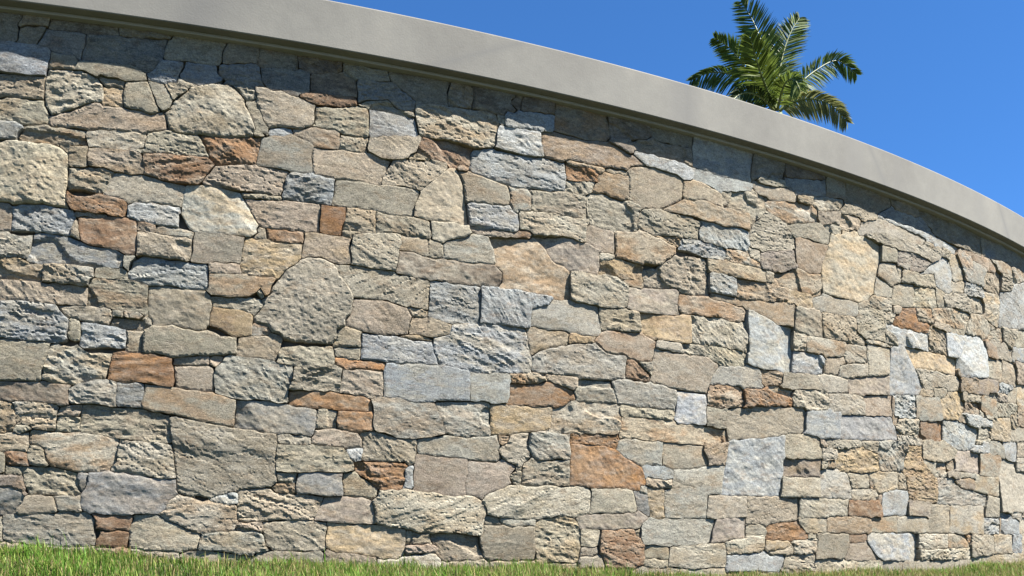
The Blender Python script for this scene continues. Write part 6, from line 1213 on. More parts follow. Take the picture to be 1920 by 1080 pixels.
Gf! 11626 -172 32 9 40 -6 36 5 40 -7 32 8 40 -3 32 6 48 -7 66 3 -8 8 -4 48 -6 9 -56 -2 -120 20 -36 -6 -20 7 -12 -10 -108 -10 -5 -64
P! 12166 -268 86 0 14 16 -4 88 -12 15 -32 0 -48 11 -68 -4 -36 -10 -44 2 -26 -14 -9 -68 27 -30
Y! 11997 -156 25 9 44 -2 32 10 68 4 48 -11 32 1 26 53 -38 3 -108 -14 -68 5 -12 10 -56 -6 -8 -6 5 -48
Pf! 12286 -268 289 0 -21 27 -5 49 6 44 -9 48 -8 6 -40 4 -108 -5 -111 7 -26 -60 12 -16 6 -88 8 -16
S! 12586 -268 52 6 35 -6 149 1 16 28 10 35 15 108 -13 9 -72 -3 -12 7 -20 -5 -44 3 -28 -7 -44 4 -32 -8 -44 3 -4 -7 9 -52 -6 -48 4 -40
Gf! 12834 -269 260 1 8 8 -23 24 -13 46 -104 13 -36 -10 -36 -1 -36 -12 -27 -68
Pf! 12858 -197 28 11 36 1 36 11 108 -12 10 10 -5 80 -149 8 -48 -3 -7 -9 -15 -88
Cf! 13166 -265 84 1 32 28 5 28 -3 104 -14 14 -96 4 -98 -18 -3 -24 7 -52 -10 -12 10 -40 26 -25
B! 13270 -268 356 0 -1 56 -19 84 4 43 -28 -5 -40 4 -36 -8 -40 4 -28 -6 -48 11 -32 -8 -44 6 -20 -4 -7 -13 -2 -40 5 -80 -5 -16 -19 -16 -3 -8
Bf! 13646 -268 302 0 -29 40 3 121 -16 13 -128 10 -160 1 -7 -49 19 -88 -2 -36 10 -12
Cf! 14010 -268 225 0 -3 104 12 48 -10 46 -28 -13 -40 -6 -220 0 -16 -11 -9 -96 3 -32 30 -36
B! 11306 -100 28 7 10 13 9 40 -3 110 -32 -4 -40 5 -36 -7 -36 7 -12 -6 -176 18 -8 -1 -13 -18 -4 -28 85 -75 156 2
G! 11354 -100 40 0 12 8 108 -10 88 3 128 12 11 15 -1 152 -10 7 -32 -1 -12 10 -32 -15 -44 2 -32 -8 -40 3 -36 -5 -40 8 -36 -5 -36 6 -12 -7 -20 -1 -8 -46 5 -76 -15 -44
M! 11910 -97 64 1 40 12 28 1 -6 91 5 48 -5 28 -98 -10 -60 5 -36 -3 -48 9 -48 -8 -4 -129 4 -24 12 -7 40 6
O! 12126 -100 153 16 -6 140 2 16 13 12 -122 -6 -100 12 -27 -6 5 -36 -6 -48 9 -84 11 -11
P! 12386 -92 108 5 52 -8 12 6 40 -4 32 8 40 -4 32 7 40 -3 24 5 -1 76 -9 68 12 12 -10 9 -108 -10 -216 4 -104 9 -36 -7 -16 -11 -3 -14 6 -136
G! 13086 -98 13 6 -5 160 -52 14 -124 -5 -116 5 -42 -18 9 -124 3 -20 6 -6 76 3 12 -8 8 5 48 2 152 -7
S! 13286 -98 16 12 52 -5 36 9 12 14 -2 36 -10 11 -32 -11 -44 1 -28 -6 -120 4 -32 -6 -28 5 -4 -6 0 -52 84 9 84 -3
T! 13130 -37 36 6 40 -5 32 6 40 -6 36 7 36 -2 40 13 10 6 3 12 2 88 -31 2 -120 -20 -12 0 -16 15 -48 -13 -48 7 -20 -3 -9 -12 -5 -84 9 -12
Sf! 13923 -96 -10 12 -2 16 4 56 -9 72 -16 16 -44 8 -32 -5 -156 9 -152 -4 -44 7 -48 -2 -5 -5 -2 -84 -4 -16 -7 -4 7 -8 2 -40 -7 -18 36 -7 32 6 40 -4 32 8 40 -4 40 8 96 2 200 -13
Ef! 13930 -92 12 8 152 -4 108 10 25 18 0 28 11 44 -5 52 -27 18 -36 3 -84 2 -160 -7 -15 -28 8 -72 -4 -56
P! 11162 71 32 -2 11 11 -11 60 4 32 -12 15 -48 -4 -96 5 -10 -24 -7 -44 -22 -28 3 -3
Rf! 11238 67 40 8 44 -5 52 8 9 6 -11 8 -11 88 -11 14 -44 5 -32 -7 -40 2 -20 -9 -10 -13 -5 -20 3 -40 8 -36
C! 11502 76 32 4 44 -3 28 8 44 -2 20 5 14 12 6 17 0 47 -28 23 -36 -6 -44 5 -28 -7 -44 4 -32 -5 -112 7 10 -85 10 -12 32 -9 40 4
G! 11842 79 32 4 44 -5 16 4 17 58 -1 24 -12 16 -44 -4 -44 8 -32 -4 -44 7 -36 -5 -28 5 -12 -10 -10 -77 10 -10 36 0 12 -7 48 6
C! 11942 77 116 14 38 -3 -12 88 -62 13 -74 -9 6 -40 -17 -60
Sf! 12150 79 120 9 24 -5 32 7 52 -4 10 106 -86 -2 -32 -8 -68 0 -8 -6 -106 4 13 -88 -4 -8
C! 12778 75 17 9 -10 16 -4 80 -83 7 -116 -6 -191 7 -9 -60 4 -40 200 -11 172 10
Y! 12919 80 131 5 4 91 -12 11 -56 2 -36 -7 -124 11 -36 -10 -5 -35 2 -48 11 -14
D! 13098 70 20 12 56 -7 48 13 3 20 -7 65 -76 16 -92 3 7 -16 -1 -92
T! 13246 73 144 21 72 1 44 -8 3 57 18 36 -41 -5 -40 6 -36 -2 -48 10 -100 -10 -32 2 -8 -13 7 -80
Gf! 13774 84 21 4 -5 32 6 56 -14 16 -36 -8 -40 5 -172 -9 -23 -44 3 -46 144 2
T! 13810 83 32 6 48 -8 196 12 137 -9 14 16 -7 92 -8 9 -20 -11 -140 -16 -16 10 -240 5 -11 -77 4 -24
O! 11203 180 11 11 20 6 113 3 -5 60 11 48 -2 60 -41 5 -32 -7 -44 5 -32 -5 -180 10 -20 -10 9 -86 -6 -16 21 -19 2 -33 14 -15 64 -10 80 5
O! 11474 179 32 6 44 -4 32 7 44 -5 44 6 16 8 17 83 -15 84 -14 12 -32 7 -32 -5 -40 3 -36 -10 -40 4 -16 -9 -124 -1 1 -61 -11 -44 6 -60 12 -13 28 -6 44 5
B! 11691 172 19 18 28 -5 36 5 40 -8 36 5 44 -8 128 12 60 -11 40 -3 32 6 36 -5 8 10 -2 80 12 20 -14 8 -28 -11 -44 5 -32 -9 -40 4 -36 -5 -44 7 -32 -6 -40 4 -36 -8 -124 9 -35 -14 -9 -27 -3 -45 -20 -12 9 -12
T! 11714 283 28 7 120 -10 32 8 40 -4 32 7 48 -8 32 5 40 -4 36 9 48 -4 12 3 8 10 -2 54 -6 8 -100 11 -244 0 -44 6 -32 -5 -52 7 -29 -7 11 -12 14 -79
Mf! 12210 184 60 1 32 8 36 -4 36 9 52 -9 156 -5 -2 92 -10 9 -28 -3 -40 6 -36 -7 -40 6 -32 -5 -44 7 -36 -5 -40 5 -32 -9 -28 4 -15 -16 2 -76
Sf! 12218 287 128 6 44 -7 36 5 40 -5 32 6 80 -5 9 29 -4 44 -21 16 -40 -3 -36 5 -40 -9 -72 -2 -44 9 -128 -11 -9 -9 2 -56
Bf! 12758 184 24 -1 44 12 48 -8 42 5 3 52 -8 40 -11 12 -26 5 -36 -7 -36 2 -40 -10 -72 4 -44 11 -40 -5 -16 13 -8 -29 2 -84 5 -8 105 2
Mf! 12762 288 36 10 40 -1 32 7 28 -5 12 -10 11 19 5 58 -196 3 -100 14 -54 -7 11 -16 5 -48 14 -13 36 4 48 -11
B! 12938 187 44 6 44 -5 32 11 124 -12 -5 57 -11 10 -24 3 -48 -4 -44 8 -117 -17 -10 -4 -3 -44
G! 12927 248 119 17 48 -7 32 5 40 -3 7 20 -3 44 16 48 -12 10 -124 -15 -16 0 -16 10 -80 -10 -6 -7 -10 -64 -8 -12 8 -36
R! 13482 180 36 7 120 1 -6 16 3 56 -12 76 0 32 11 12 -4 4 -52 0 -36 -8 -40 3 -32 -8 -36 3 -32 -9 -40 3 -36 -6 -40 4 -16 11 -24 -6 -44 3 -11 -6 -16 -52 -2 -60 9 -8 8 -65 136 4 36 7 44 -10 36 2
P! 13666 187 36 5 44 -4 32 8 224 -10 44 2 13 16 -5 36 -32 6 -44 -5 -120 14 -40 -8 -40 6 -36 -3 -44 10 -56 -2 -7 -50 12 -16
K! 13978 244 28 5 50 -1 0 56 -7 12 6 44 -13 14 -112 -7 -44 11 -40 -3 -20 14 -16 -13 -100 -6 -68 7 -16 -13 8 -95 8 -7 52 1 48 -11 36 4 36 -6 40 8
M! 14062 178 143 18 15 12 16 36 6 68 -20 0 -56 -18 -72 -1 -36 9 -3 -22 7 -80 -9 -12
R! 14082 298 88 0 62 22 7 8 1 32 11 28 -3 16 -18 12 -20 -26 -52 -17 -104 2 4 -11 -5 -48 11 -12
S! 11122 371 36 4 44 -6 32 6 40 -5 32 6 60 -7 112 0 -5 11 -1 132 -22 17 -32 -5 -16 12 -68 -8 -276 0 -25 -24 0 -40 -17 -24 6 -60 24 -5 32 5
O! 11518 375 124 10 32 -5 40 9 44 -8 68 3 -3 84 10 60 -23 6 -40 -11 -104 6 -36 -6 -40 9 -36 -3 -61 7 -16 -24 2 -128
Bf! 12193 364 25 5 4 7 7 48 -3 104 -84 0 -8 10 -104 -11 -188 0 -10 -7 -6 -68 6 -64 6 -8 244 -3
E! 12230 369 24 7 40 -2 32 5 52 -9 28 5 40 -3 36 9 40 -5 104 9 56 -4 4 11 -6 40 10 8 -9 12 4 64 -111 12 -32 -5 -44 6 -32 -3 -48 12 -40 -3 -40 9 -8 -10 -16 -4 -52 8 -24 -2 -8 -8 1 -108 -8 -48
Pf! 12794 371 152 1 72 9 14 15 -6 24 -36 6 -44 -7 -40 8 -40 -2 -40 9 -36 -5 -96 6 -11 -7 5 -48 5 -4
Sf! 12946 423 32 7 50 -2 1 24 13 12 3 60 -7 10 -140 -9 -104 12 -32 -8 -40 0 -33 -13 -4 -60 17 -19 44 2 44 -6 32 5 44 -9 36 2
O! 13042 371 136 15 16 -9 44 -2 36 9 9 12 0 52 -13 9 -36 -6 -44 7 -36 -5 -40 4 -36 -9 -36 7 -8 -7 -2 -28 5 -28 -10 -12
Y! 13058 454 24 -1 32 9 36 -4 36 5 44 -8 44 7 11 10 -5 44 -6 6 -36 6 -176 8 -13 -12 -1 -64
Df! 13306 367 92 2 32 9 40 -3 32 8 40 -4 40 9 10 20 0 68 12 36 -14 15 -28 -4 -120 22 -76 -8 -32 -10 -40 5 -13 -8 9 -56 -7 -12 3 -64 -6 -12 10 -10
Lf! 13702 372 104 5 20 15 4 64 -12 20 -2 36 -18 18 -48 3 -44 13 -76 -6 -36 -12 13 -16 -13 -40 0 -84 36 0 12 -9
S! 13926 371 36 5 40 -5 48 9 28 -3 32 5 40 -5 36 8 29 19 8 16 1 28 -34 23 -16 2 -40 -9 -112 2 -36 -8 -40 6 -40 -5 -44 9 -20 -3 -9 -9 -3 -63 16 -14 36 2
S! 13906 463 36 5 40 -5 36 8 40 -4 28 6 48 -5 28 9 33 -1 27 24 -20 22 -120 5 -116 -6 -24 18 -88 -1 -47 -10 14 -16 1 -38 8 -9 28 8
T! 11086 531 304 7 8 6 6 60 14 16 -8 20 -12 7 -20 -18 -44 1 -32 -12 -40 1 -28 -6 -48 6 -32 -5 -44 5 -32 -6 -48 8 -16 -18 -12 -4 -4 -17 60 -49
T! 11010 609 16 16 52 -9 32 7 40 -5 36 5 40 -7 36 7 36 -2 32 12 52 1 13 22 -9 33 -52 6 -40 -6 -116 8 -32 -9 -40 3 -56 -6 -22 -17 2 -30 -26 -26
Rf! 11475 520 11 18 16 4 48 -8 36 2 40 -9 108 6 32 -6 8 5 -7 12 -5 72 -44 9 -32 -9 -40 2 -36 -8 -40 6 -36 -5 -40 6 -32 -7 -36 5 -17 -15 -6 -56 19 -15 32 4
Pf! 11446 614 48 7 116 -8 32 8 40 -2 32 9 52 -9 14 13 1 52 -7 8 -60 2 -36 -10 -64 -2 -16 13 -208 5 9 -48 15 -10 10 -22
E! 11858 528 264 6 10 6 8 40 -7 12 -19 4 -36 -5 -40 5 -32 -7 -44 7 -36 -4 -40 8 -36 -6 -48 3 -32 -17 0 -32 8 -12 40 1
P! 11776 588 27 12 47 -4 32 6 120 -11 36 7 96 -2 10 24 -9 20 0 36 5 8 -34 10 -8 9 -140 -17 -144 0 -32 11 0 -69 -14 -12 2 -27
O! 12150 530 72 1 32 10 72 -6 11 17 4 76 -19 6 -36 -10 -68 1 -60 19 -10 -16 -10 -36 5 -12 -6 -40
S! 12270 627 48 10 30 -5 -10 55 -124 -5 -48 7 -20 -5 -8 -8 4 -40 12 12 56 -18
S! 12610 523 40 3 36 -6 32 12 44 1 32 7 60 -6 6 10 2 76 6 16 -4 44 -50 8 -32 -5 -136 8 -196 -9 -24 17 -24 -10 -48 6 -12 -7 10 -56 -6 -8 -6 -76 6 -6 32 -5 36 4 52 -12 76 -4 32 6
D! 13274 527 14 9 -8 84 -10 12 -40 -4 -40 6 -36 -8 -40 6 -36 -3 -44 8 -32 -6 -44 4 -28 -7 -52 8 -13 -16 -4 -84 5 -3 36 -4 172 12
S! 12918 631 112 8 48 -8 36 3 40 -6 32 8 44 -5 48 2 12 19 3 32 -7 10 -36 3 -112 -5 -100 5 -32 -8 -44 3 -32 -8 -52 7 -13 -7 4 -44
O! 13558 526 24 6 -10 12 -4 24 7 56 -7 48 -18 22 -44 5 -32 -5 -100 6 -32 -6 -40 6 -14 -4 7 -12 -1 -24 -13 -28 13 -96 40 -5 28 9 40 0 36 8 80 -10
R! 13594 532 104 15 52 -12 52 -4 56 11 99 -2 5 20 -7 64 9 64 -10 7 -72 -3 -16 7 -32 -6 -40 8 -40 -4 -40 6 -36 -5 -44 4 -28 -6 -48 4 -5 -4 16 -20 8 -44 -6 -52 2 -32
C! 14238 501 13 7 5 16 -15 84 -5 80 -8 12 -14 3 -12 -12 -16 -5 -48 4 -32 -7 -133 13 -15 -76 7 -64 -4 -20 5 -8 240 -1
Tf! 11058 687 48 7 36 -3 32 8 208 -7 8 11 28 7 5 6 11 115 -72 4 -12 14 -12 -10 -16 -2 -52 11 -36 -2 -44 8 -32 -7 -40 3 -32 -7 -32 1 -23 -32 -5 -104
R! 11562 699 34 1 17 148 -79 1 -32 -8 -56 6 -8 -15 -7 -52 -1 -64 12 -13
Pf! 11618 687 56 0 36 10 40 -5 32 8 32 -1 1 73 8 48 -11 20 -190 2 -14 -50 0 -60 -6 -32
Gf! 11818 688 140 0 128 13 10 11 -1 108 -25 24 -36 -10 -40 2 -32 -9 -48 11 -97 6 9 -20 -8 -56 1 -60 -7 -16
R! 12198 687 40 3 6 6 -7 152 -63 -13 -52 2 -24 -21 0 -108 12 -13
S! 12258 686 80 6 12 6 44 -5 24 5 7 6 9 36 -4 64 3 36 -143 16 -47 -12 -3 -36 9 -112
G! 12450 684 196 9 120 -5 12 44 -2 68 7 32 -17 9 -52 5 -36 -5 -16 13 -8 -5 -96 9 -96 -5 -21 -17 -8 -28 5 -68 -9 -36
C! 12854 683 28 9 44 -7 36 8 40 -3 32 8 32 -2 3 12 -15 72 5 56 -5 16 -36 -11 -40 4 -36 -5 -44 7 -28 -4 -12 8 -68 -11 -12 -36 2 -68 -10 -45
S! 13106 696 176 1 16 6 40 -6 32 6 100 -5 5 26 -7 72 6 40 -200 9 -68 -5 -44 7 -28 -7 -40 4 -28 -7 -5 -5 -5 -52 16 -80
Bf! 13835 696 27 5 12 43 0 81 -12 11 -44 1 -36 -9 -20 14 -132 8 -132 -6 -16 13 -4 -5 -7 -72 7 -72 8 -6 116 -4 32 7 40 -4 36 5 44 -6 36 4
O! 14094 687 44 7 44 -4 16 5 16 16 21 1 -13 100 -32 32 -40 6 -104 -14 -48 8 -108 2 -20 -6 10 -8 -2 -88 -9 -40 7 -8 90 -1 8 8 48 -10 36 2
G! 11302 843 32 0 13 13 4 40 -5 75 -40 2 -32 -9 -44 2 -28 -7 -52 13 -76 3 -20 -5 -20 -19 -16 11 -10 -2 19 -16 7 -76 22 -20 26 -2 32 8 40 -4 32 7 44 -7 36 2
G! 11422 836 12 0 8 13 12 3 44 -7 32 7 44 -3 32 5 16 -8 84 1 36 -6 7 7 12 52 3 72 -166 -6 -52 6 -191 -4 -5 -20 2 -96 14 -14
Tf! 11862 843 52 -2 11 11 -4 44 9 40 -1 32 -23 6 -36 -5 -44 10 -56 -7 -16 -124
C! 12096 824 26 17 52 -2 60 14 16 -4 50 11 6 32 -10 80 -74 5 -176 -5 -48 6 -64 -5 0 -41 -9 -40 4 -40 -6 -16 39 -7 32 9 40 -2 36 10
S! 12444 840 17 16 -9 48 -4 72 -148 -8 8 -80 -6 -32 128 -9
S! 12652 852 8 8 -1 52 -9 52 -8 11 -96 3 -48 -7 -46 1 4 -76 10 -39 92 3
G! 12786 840 72 14 16 10 6 96 -6 8 -76 7 -151 1 15 -56 3 -64 17 -13 28 5
S! 12934 843 40 5 48 -5 24 13 4 56 -5 48 -9 12 -106 9 -45 -21 -5 -88 -14 -20 8 -6 24 4
M! 13066 841 24 6 44 -4 28 7 44 -7 64 5 12 116 -8 8 -32 -4 -60 7 -12 9 -12 -9 -119 1 9 -12 5 -104 6 -16
O! 13366 844 106 0 8 96 -4 28 -14 7 -60 -1 -108 10 -11 -8 5 -20 -9 -48 -1 -56 8 -6
Cf! 13502 847 128 6 136 -6 14 13 4 24 -12 88 -10 8 -32 5 -104 -21 -52 12 -88 0 -6 -8 3 -32 -6 -56 5 -19
S! 13786 832 28 8 44 -1 16 10 71 -1 0 104 -11 15 -116 15 -37 -2 -6 -16 11 -87 -4 -21 -13 -12 9 -12
B! 14231 820 14 16 7 24 -8 72 13 48 -7 20 -32 -16 -264 -4 -14 -8 9 -32 1 -92 48 1 44 -9 112 14 40 -5
Lf! 11186 967 8 1 5 8 4 60 -5 7 -60 6 -76 -2 -17 -7 -12 -24 -2 -24 23 -15 92 0
Bf! 11046 1045 88 8 44 -9 20 3 -5 25 9 95 -32 6 -119 -13 -17 -14 -4 -27 -20 -23 16 -16 0 -20
S! 11206 963 24 6 40 -3 36 10 44 0 12 -5 196 4 12 93 -12 11 -16 -6 -44 4 -32 -10 -40 4 -32 -5 -44 6 -32 -8 -40 3 -28 -8 -40 5 -9 -8 6 -20 -9 -72
M! 11234 1063 44 7 40 -3 32 7 44 -6 32 6 40 -4 32 10 52 -2 11 18 -5 12 10 44 -12 10 -32 -3 -40 8 -44 -8 -36 8 -36 -4 -40 6 -32 -6 -48 8 -36 -5 -14 -98
Gf! 11574 971 84 0 160 13 52 -10 132 8 8 6 -6 88 -2 6 -56 6 -180 -7 -48 10 -36 -3 -44 7 -32 -7 -40 7 -4 -7 12 -16 -8 -96
Bf! 11750 1087 84 -2 36 8 128 -6 11 9 3 60 -14 9 -260 -10 -32 4 -12 15 -12 -12 -48 4 -44 -6 -21 -8 -9 -40 7 -12 35 -7 32 5 44 -7 36 3
O! 12314 971 48 6 40 -3 32 7 64 -5 -2 28 9 44 -5 64 10 36 -4 8 -120 -2 -64 6 -104 -5 -128 8 -48 9 -16 -4 -10 -12 -8 -72 6 -106 100 -5 112 7
S! 12886 964 40 20 11 36 3 20 -12 20 1 80 10 20 -49 -4 -44 5 -32 -6 -12 12 -60 6 -220 -4 -20 -57 5 -68 -9 -47 4 -18 296 -2 76 -7
Yf! 13034 976 4 4 44 -6 36 7 44 -3 10 18 2 28 -8 10 -48 8 -36 -3 -48 10 -32 -5 -56 3 -16 -63
Bf! 13150 1039 25 5 -11 44 -5 68 -9 11 -36 -7 -120 6 -48 -9 -13 -17 -2 -80 7 -9 60 -4 36 5 44 -9 36 2
Rf! 13234 971 40 3 20 13 160 -10 8 7 -2 36 13 16 -16 20 3 16 -10 4 -120 -9 -32 -9 -44 7 -63 -1 -15 -12 -2 -60 12 -14
Bf! 13177 1060 13 7 104 -6 32 8 120 8 13 15 -9 68 -4 4 -196 -10 -64 5 -24 14 6 -81
C! 13614 967 76 8 32 11 32 -3 5 37 -13 17 -24 6 -36 -4 -44 8 -144 -3 -20 -6 -16 -18 1 -36 15 -13 24 9 72 -2
O! 13483 1044 51 0 32 7 188 -9 7 10 -9 92 -102 10 -12 10 -181 -4 10 -84 -5 -16
Gf! 13930 971 18 17 5 52 -5 64 8 36 -6 10 -80 11 -32 -7 -40 2 -38 -12 6 -100 -12 -8 8 -12 -4 -40 16 -5 8 6 32 1
Y! 13958 984 260 5 25 23 -12 64 0 52 -17 2 -20 13 -48 9 -36 -4 -48 11 -32 -4 -44 7 -28 -5 2 -21 -9 -44 6 -60 -5 -44
C! 11058 1163 112 12 36 -7 44 5 40 -7 36 6 108 -9 2 5 -5 56 -25 11 -44 -5 -40 4 -32 -8 -40 5 -36 -5 -44 8 -104 -10 -56 17 -8 -4 -3 -13 27 -20 4 -12
G! 11058 1227 112 10 40 -7 36 4 44 -5 32 8 40 -3 32 5 40 -12 4 9 -8 64 -28 26 -372 5 -5 -7 11 -20 -6 -64 6 -8
R! 11570 1158 56 12 57 -2 14 72 -7 82 -48 10 -40 -4 -44 9 -32 -5 -40 6 -36 -6 -28 5 -10 -5 -4 -4 26 -24 9 -72 -7 -16 6 -51 36 6 44 -8 32 3
Ef! 11730 1159 272 9 12 -7 12 12 12 2 44 -5 -13 82 2 72 -9 5 -128 -9 -12 10 -220 0 -6 -6 5 -88 -8 -52 17 -22
M! 12515 1156 6 16 -1 88 -5 52 -10 12 -31 5 -36 -4 -44 7 -32 -3 -48 9 -112 0 -40 7 -36 -8 -40 4 -16 -6 7 -39 -4 -56 15 -68 6 -7 124 -7 104 5 60 -6
S! 12614 1172 128 2 60 -6 12 7 7 25 -6 64 12 48 -5 17 -152 2 -96 9 -52 -3 -14 -13 9 -12 5 -48 1 -88
Y! 12818 1158 28 5 112 -3 40 10 112 -6 64 11 8 13 -9 48 5 84 -12 7 -220 2 -20 -7 -96 -2 -12 -52 5 -76 -5 -17 -9 -7
T! 13226 1159 400 9 12 1 6 7 -14 34 -60 11 -36 -3 -44 8 -32 -8 -44 6 -32 -3 -48 10 -36 -4 -40 5 -32 -6 -48 7 8 -49 -7 -12 11 -10
E! 13610 1215 18 5 4 80 -2 14 -20 18 -168 0 -88 -9 -12 9 -8 -7 -112 0 -42 -9 -3 -72 5 -8 40 -7 32 7 44 -6 32 4 48 -10 36 3 40 -5 36 7 40 -7 36 2
C! 13714 1151 40 -3 40 11 44 -2 28 8 36 -4 5 171 -209 -10 -52 6 -10 -16 -6 -64 15 -80 9 -9
G! 14214 1141 20 7 5 20 -2 72 11 48 -6 35 -52 -9 -124 16 -100 -11 -48 9 -8 -3 -4 -93 4 -74 38 -2 30 10 48 -7 36 4 44 -10 36 3 60 -8
P! 11006 1329 120 7 120 -7 156 1 36 18 5 48 -9 19 -48 13 -36 -3 -44 8 -36 -6 -40 8 -36 -3 -44 7 -36 -6 -43 3 -17 -5 -32 -26 -1 -17 -21 -36 0 -20
R! 11430 1419 5 5 -7 60 -18 15 -28 8 -12 14 -20 -13 -160 -15 -48 18 -68 -4 -32 -11 -15 -12 -1 -20 24 -31 100 9 40 -8 36 5 44 -9 32 6 44 -8 36 3
Gf! 11678 1327 36 8 208 -2 6 7 -18 65 -52 -2 -32 -8 -40 5 -36 -7 -40 3 -32 -11 -40 9 -40 -2 -44 11 -36 -3 -48 8 -16 -3 -9 -9 -5 -48 -8 -8 6 -4 44 5 44 -6 32 5
Bf! 11679 1388 31 10 40 -2 32 6 40 -5 32 9 52 1 15 17 6 72 -21 13 -40 -10 -136 5 -152 -8 -52 9 -90 -9 -5 -12 6 -64 9 -18 28 9
Lf! 11942 1324 64 1 56 8 20 11 44 -4 32 7 44 -7 32 4 44 -7 32 4 48 -9 48 2 9 62 -17 14 -52 -4 -44 8 -32 -3 -40 5 -32 -8 -44 5 -32 -5 -48 8 -32 -7 -40 3 -32 -8 -44 6 -8 -10 13 -60 -3 -8
Gf! 11918 1408 8 5 44 -7 32 9 40 -3 32 6 44 -8 36 5 40 -5 36 8 36 -5 36 4 44 -9 56 3 17 13 -3 48 10 36 -8 6 -116 -14 -104 10 -92 -15 -48 9 -36 -4 -52 6 -40 -10 -7 -76 -10 -12
Cf! 12434 1327 68 0 20 13 40 2 108 -9 62 3 1 60 9 28 6 64 -10 9 -40 10 -32 -11 -236 11 -12 -35 4 -48 -13 -16 10 -12 -9 -60
C! 12834 1322 92 2 16 8 10 76 -8 16 -94 14 -28 -9 -36 0 -36 -14 -8 3 -8 -30 6 -52 38 -7 40 5
K! 12752 1420 98 20 52 -12 41 0 9 12 -9 60 -17 5 -100 -10 -48 8 -32 -3 4 -12 -6 -56
S! 13184 1324 150 6 8 14 2 60 -18 22 -40 -3 -44 10 -36 -4 -44 6 -32 -8 -40 4 -36 -6 -40 5 -59 -10 -6 -88 221 -1
T! 13350 1412 2 68 -10 15 -132 10 -152 0 -16 -9 -32 4 -66 -4 9 -60 13 -11 48 8 40 -5 36 6 40 -4 32 9 40 -7 32 4 48 -10 44 3
C! 13634 1316 16 18 44 -9 52 7 -6 8 5 56 6 8 -8 16 5 56 15 16 -7 8 -54 3 -156 -9 -64 5 -88 -2 -28 10 -21 -11 8 -12 2 -52 -8 -28 -3 -64 10 -14 88 8 168 0
B! 14174 1319 24 -1 43 14 4 72 -11 17 -24 -9 -16 -15 -16 -3 -120 8 -32 -9 -40 5 -36 -4 -44 8 -36 -4 -40 7 -32 -7 -44 6 -9 -12 -3 -52 12 -9 152 4 56 -14 104 11
Y! 13946 1395 40 4 40 -5 32 8 128 -6 45 28 6 44 -19 19 -32 7 -32 -4 -44 9 -36 -4 -44 8 -32 -3 -44 6 -36 -7 -40 4 -32 -7 -64 3 -20 -10 -13 -17 -5 -52 10 -13 40 -8 32 7 44 -7 36 4
P! 11046 1500 24 8 64 5 44 -8 0 119 -8 23 -36 -9 -84 0 -24 -18 0 -64 -25 -24 25 -16 4 -11
P! 11194 1496 156 15 18 17 -5 52 10 48 -15 13 -80 -10 -96 8 -3 -135
G! 11429 1496 17 8 44 -2 32 7 50 -5 -12 140 -102 -2 -64 -7 -16 -7 -12 -48 5 -52 15 -20
S! 11583 1500 147 7 89 -3 -4 144 -149 -5 -12 8 -28 -9 -56 -1 -1 -85 8 -52
D! 12090 1499 16 -1 6 6 6 72 -6 48 -15 20 -147 -7 -84 3 -20 10 -24 -6 -2 -60 6 -77 40 -3 44 8 20 -11 48 10 40 -7 36 3
P! 12122 1502 88 10 92 -11 -6 47 7 52 -8 48 -85 7 -105 -7 -3 -4 12 -16 6 -36 -6 -68 2 -20
G! 12654 1499 18 5 7 32 -4 68 7 28 -8 11 -84 8 -112 -9 -24 20 -32 -11 -48 9 -36 -4 -28 5 -12 -9 7 -60 -7 -52 3 -28 7 -8 86 5 24 8 12 -7
Gf! 12810 1499 116 9 44 -11 36 6 36 -4 9 9 -4 48 13 40 0 36 -6 8 -20 5 -120 -1 -24 8 -68 -8 -68 0 -68 -12 -8 -32 5 -60 -5 -30 60 -10 36 6
L! 13310 1499 32 -1 20 12 24 -5 8 9 5 82 -13 52 -84 5 -12 -10 -36 -4 -128 2 -56 -4 -6 -5 -1 -40 -13 -40 5 -44 159 -1
Gf! 13770 1494 10 6 3 24 -8 72 6 40 -7 7 -100 -2 -44 9 -36 -3 -36 10 -12 -11 -32 -2 -124 4 12 -60 -8 -88 200 -4 112 10 52 -4
Rf! 14242 1472 9 12 -1 20 -18 128 -30 22 -68 -8 -160 2 -36 -9 -40 6 -32 -5 -8 6 -8 -8 -64 -6 -7 -40 11 -89 52 -4 32 7 44 -4 36 7 40 -6 36 3 40 -8 36 4 44 -9 36 4 36 -8
Sf! 11246 1636 56 -2 60 10 12 -11 12 4 3 79 -11 60 8 16 -72 8 -108 -7 -108 7 -76 -4 -16 12 -5 -56 4 -40 19 -16 8 -32 18 -22 84 -2 36 10 8 -8
S! 11398 1640 160 9 64 -4 32 9 16 11 4 11 -1 100 -11 8 -156 2 -12 -8 -36 7 -68 -1 -9 -12 12 -60 -5 -56 2 -12
Sf! 11670 1646 184 7 7 31 -5 76 6 20 9 8 -85 14 -92 -10 -17 -16 1 -104 -2 -8 -15 -12
K! 11870 1643 80 -3 133 8 -31 140 -66 3 -36 -6 -48 8 -36 -12 -8 -29 5 -68 -4 -32
G! 12101 1648 109 8 84 -5 16 11 64 -1 44 -8 28 6 7 5 7 32 1 84 -11 16 -48 4 -284 -13 -16 13 -44 1 -7 -9 26 -132 9 -9
M! 12686 1637 48 3 14 8 -6 84 6 40 8 12 -6 6 -124 -11 -136 13 -17 0 -7 -8 -10 -120 18 -19 124 7 79 -8
P! 12758 1648 64 1 68 9 2 78 -7 40 -11 13 -20 2 -32 -7 -40 4 -23 -8 -8 -12 -6 -44 6 -72
S! 13063 1636 63 7 160 1 12 12 -7 48 8 44 -4 32 -13 13 -20 1 -119 -6 -13 9 -48 -4 -44 8 -32 -7 -40 2 -36 -9 -24 2 -12 10 -12 -2 -5 -5 9 -12 10 -52 0 -76 94 -8 40 4
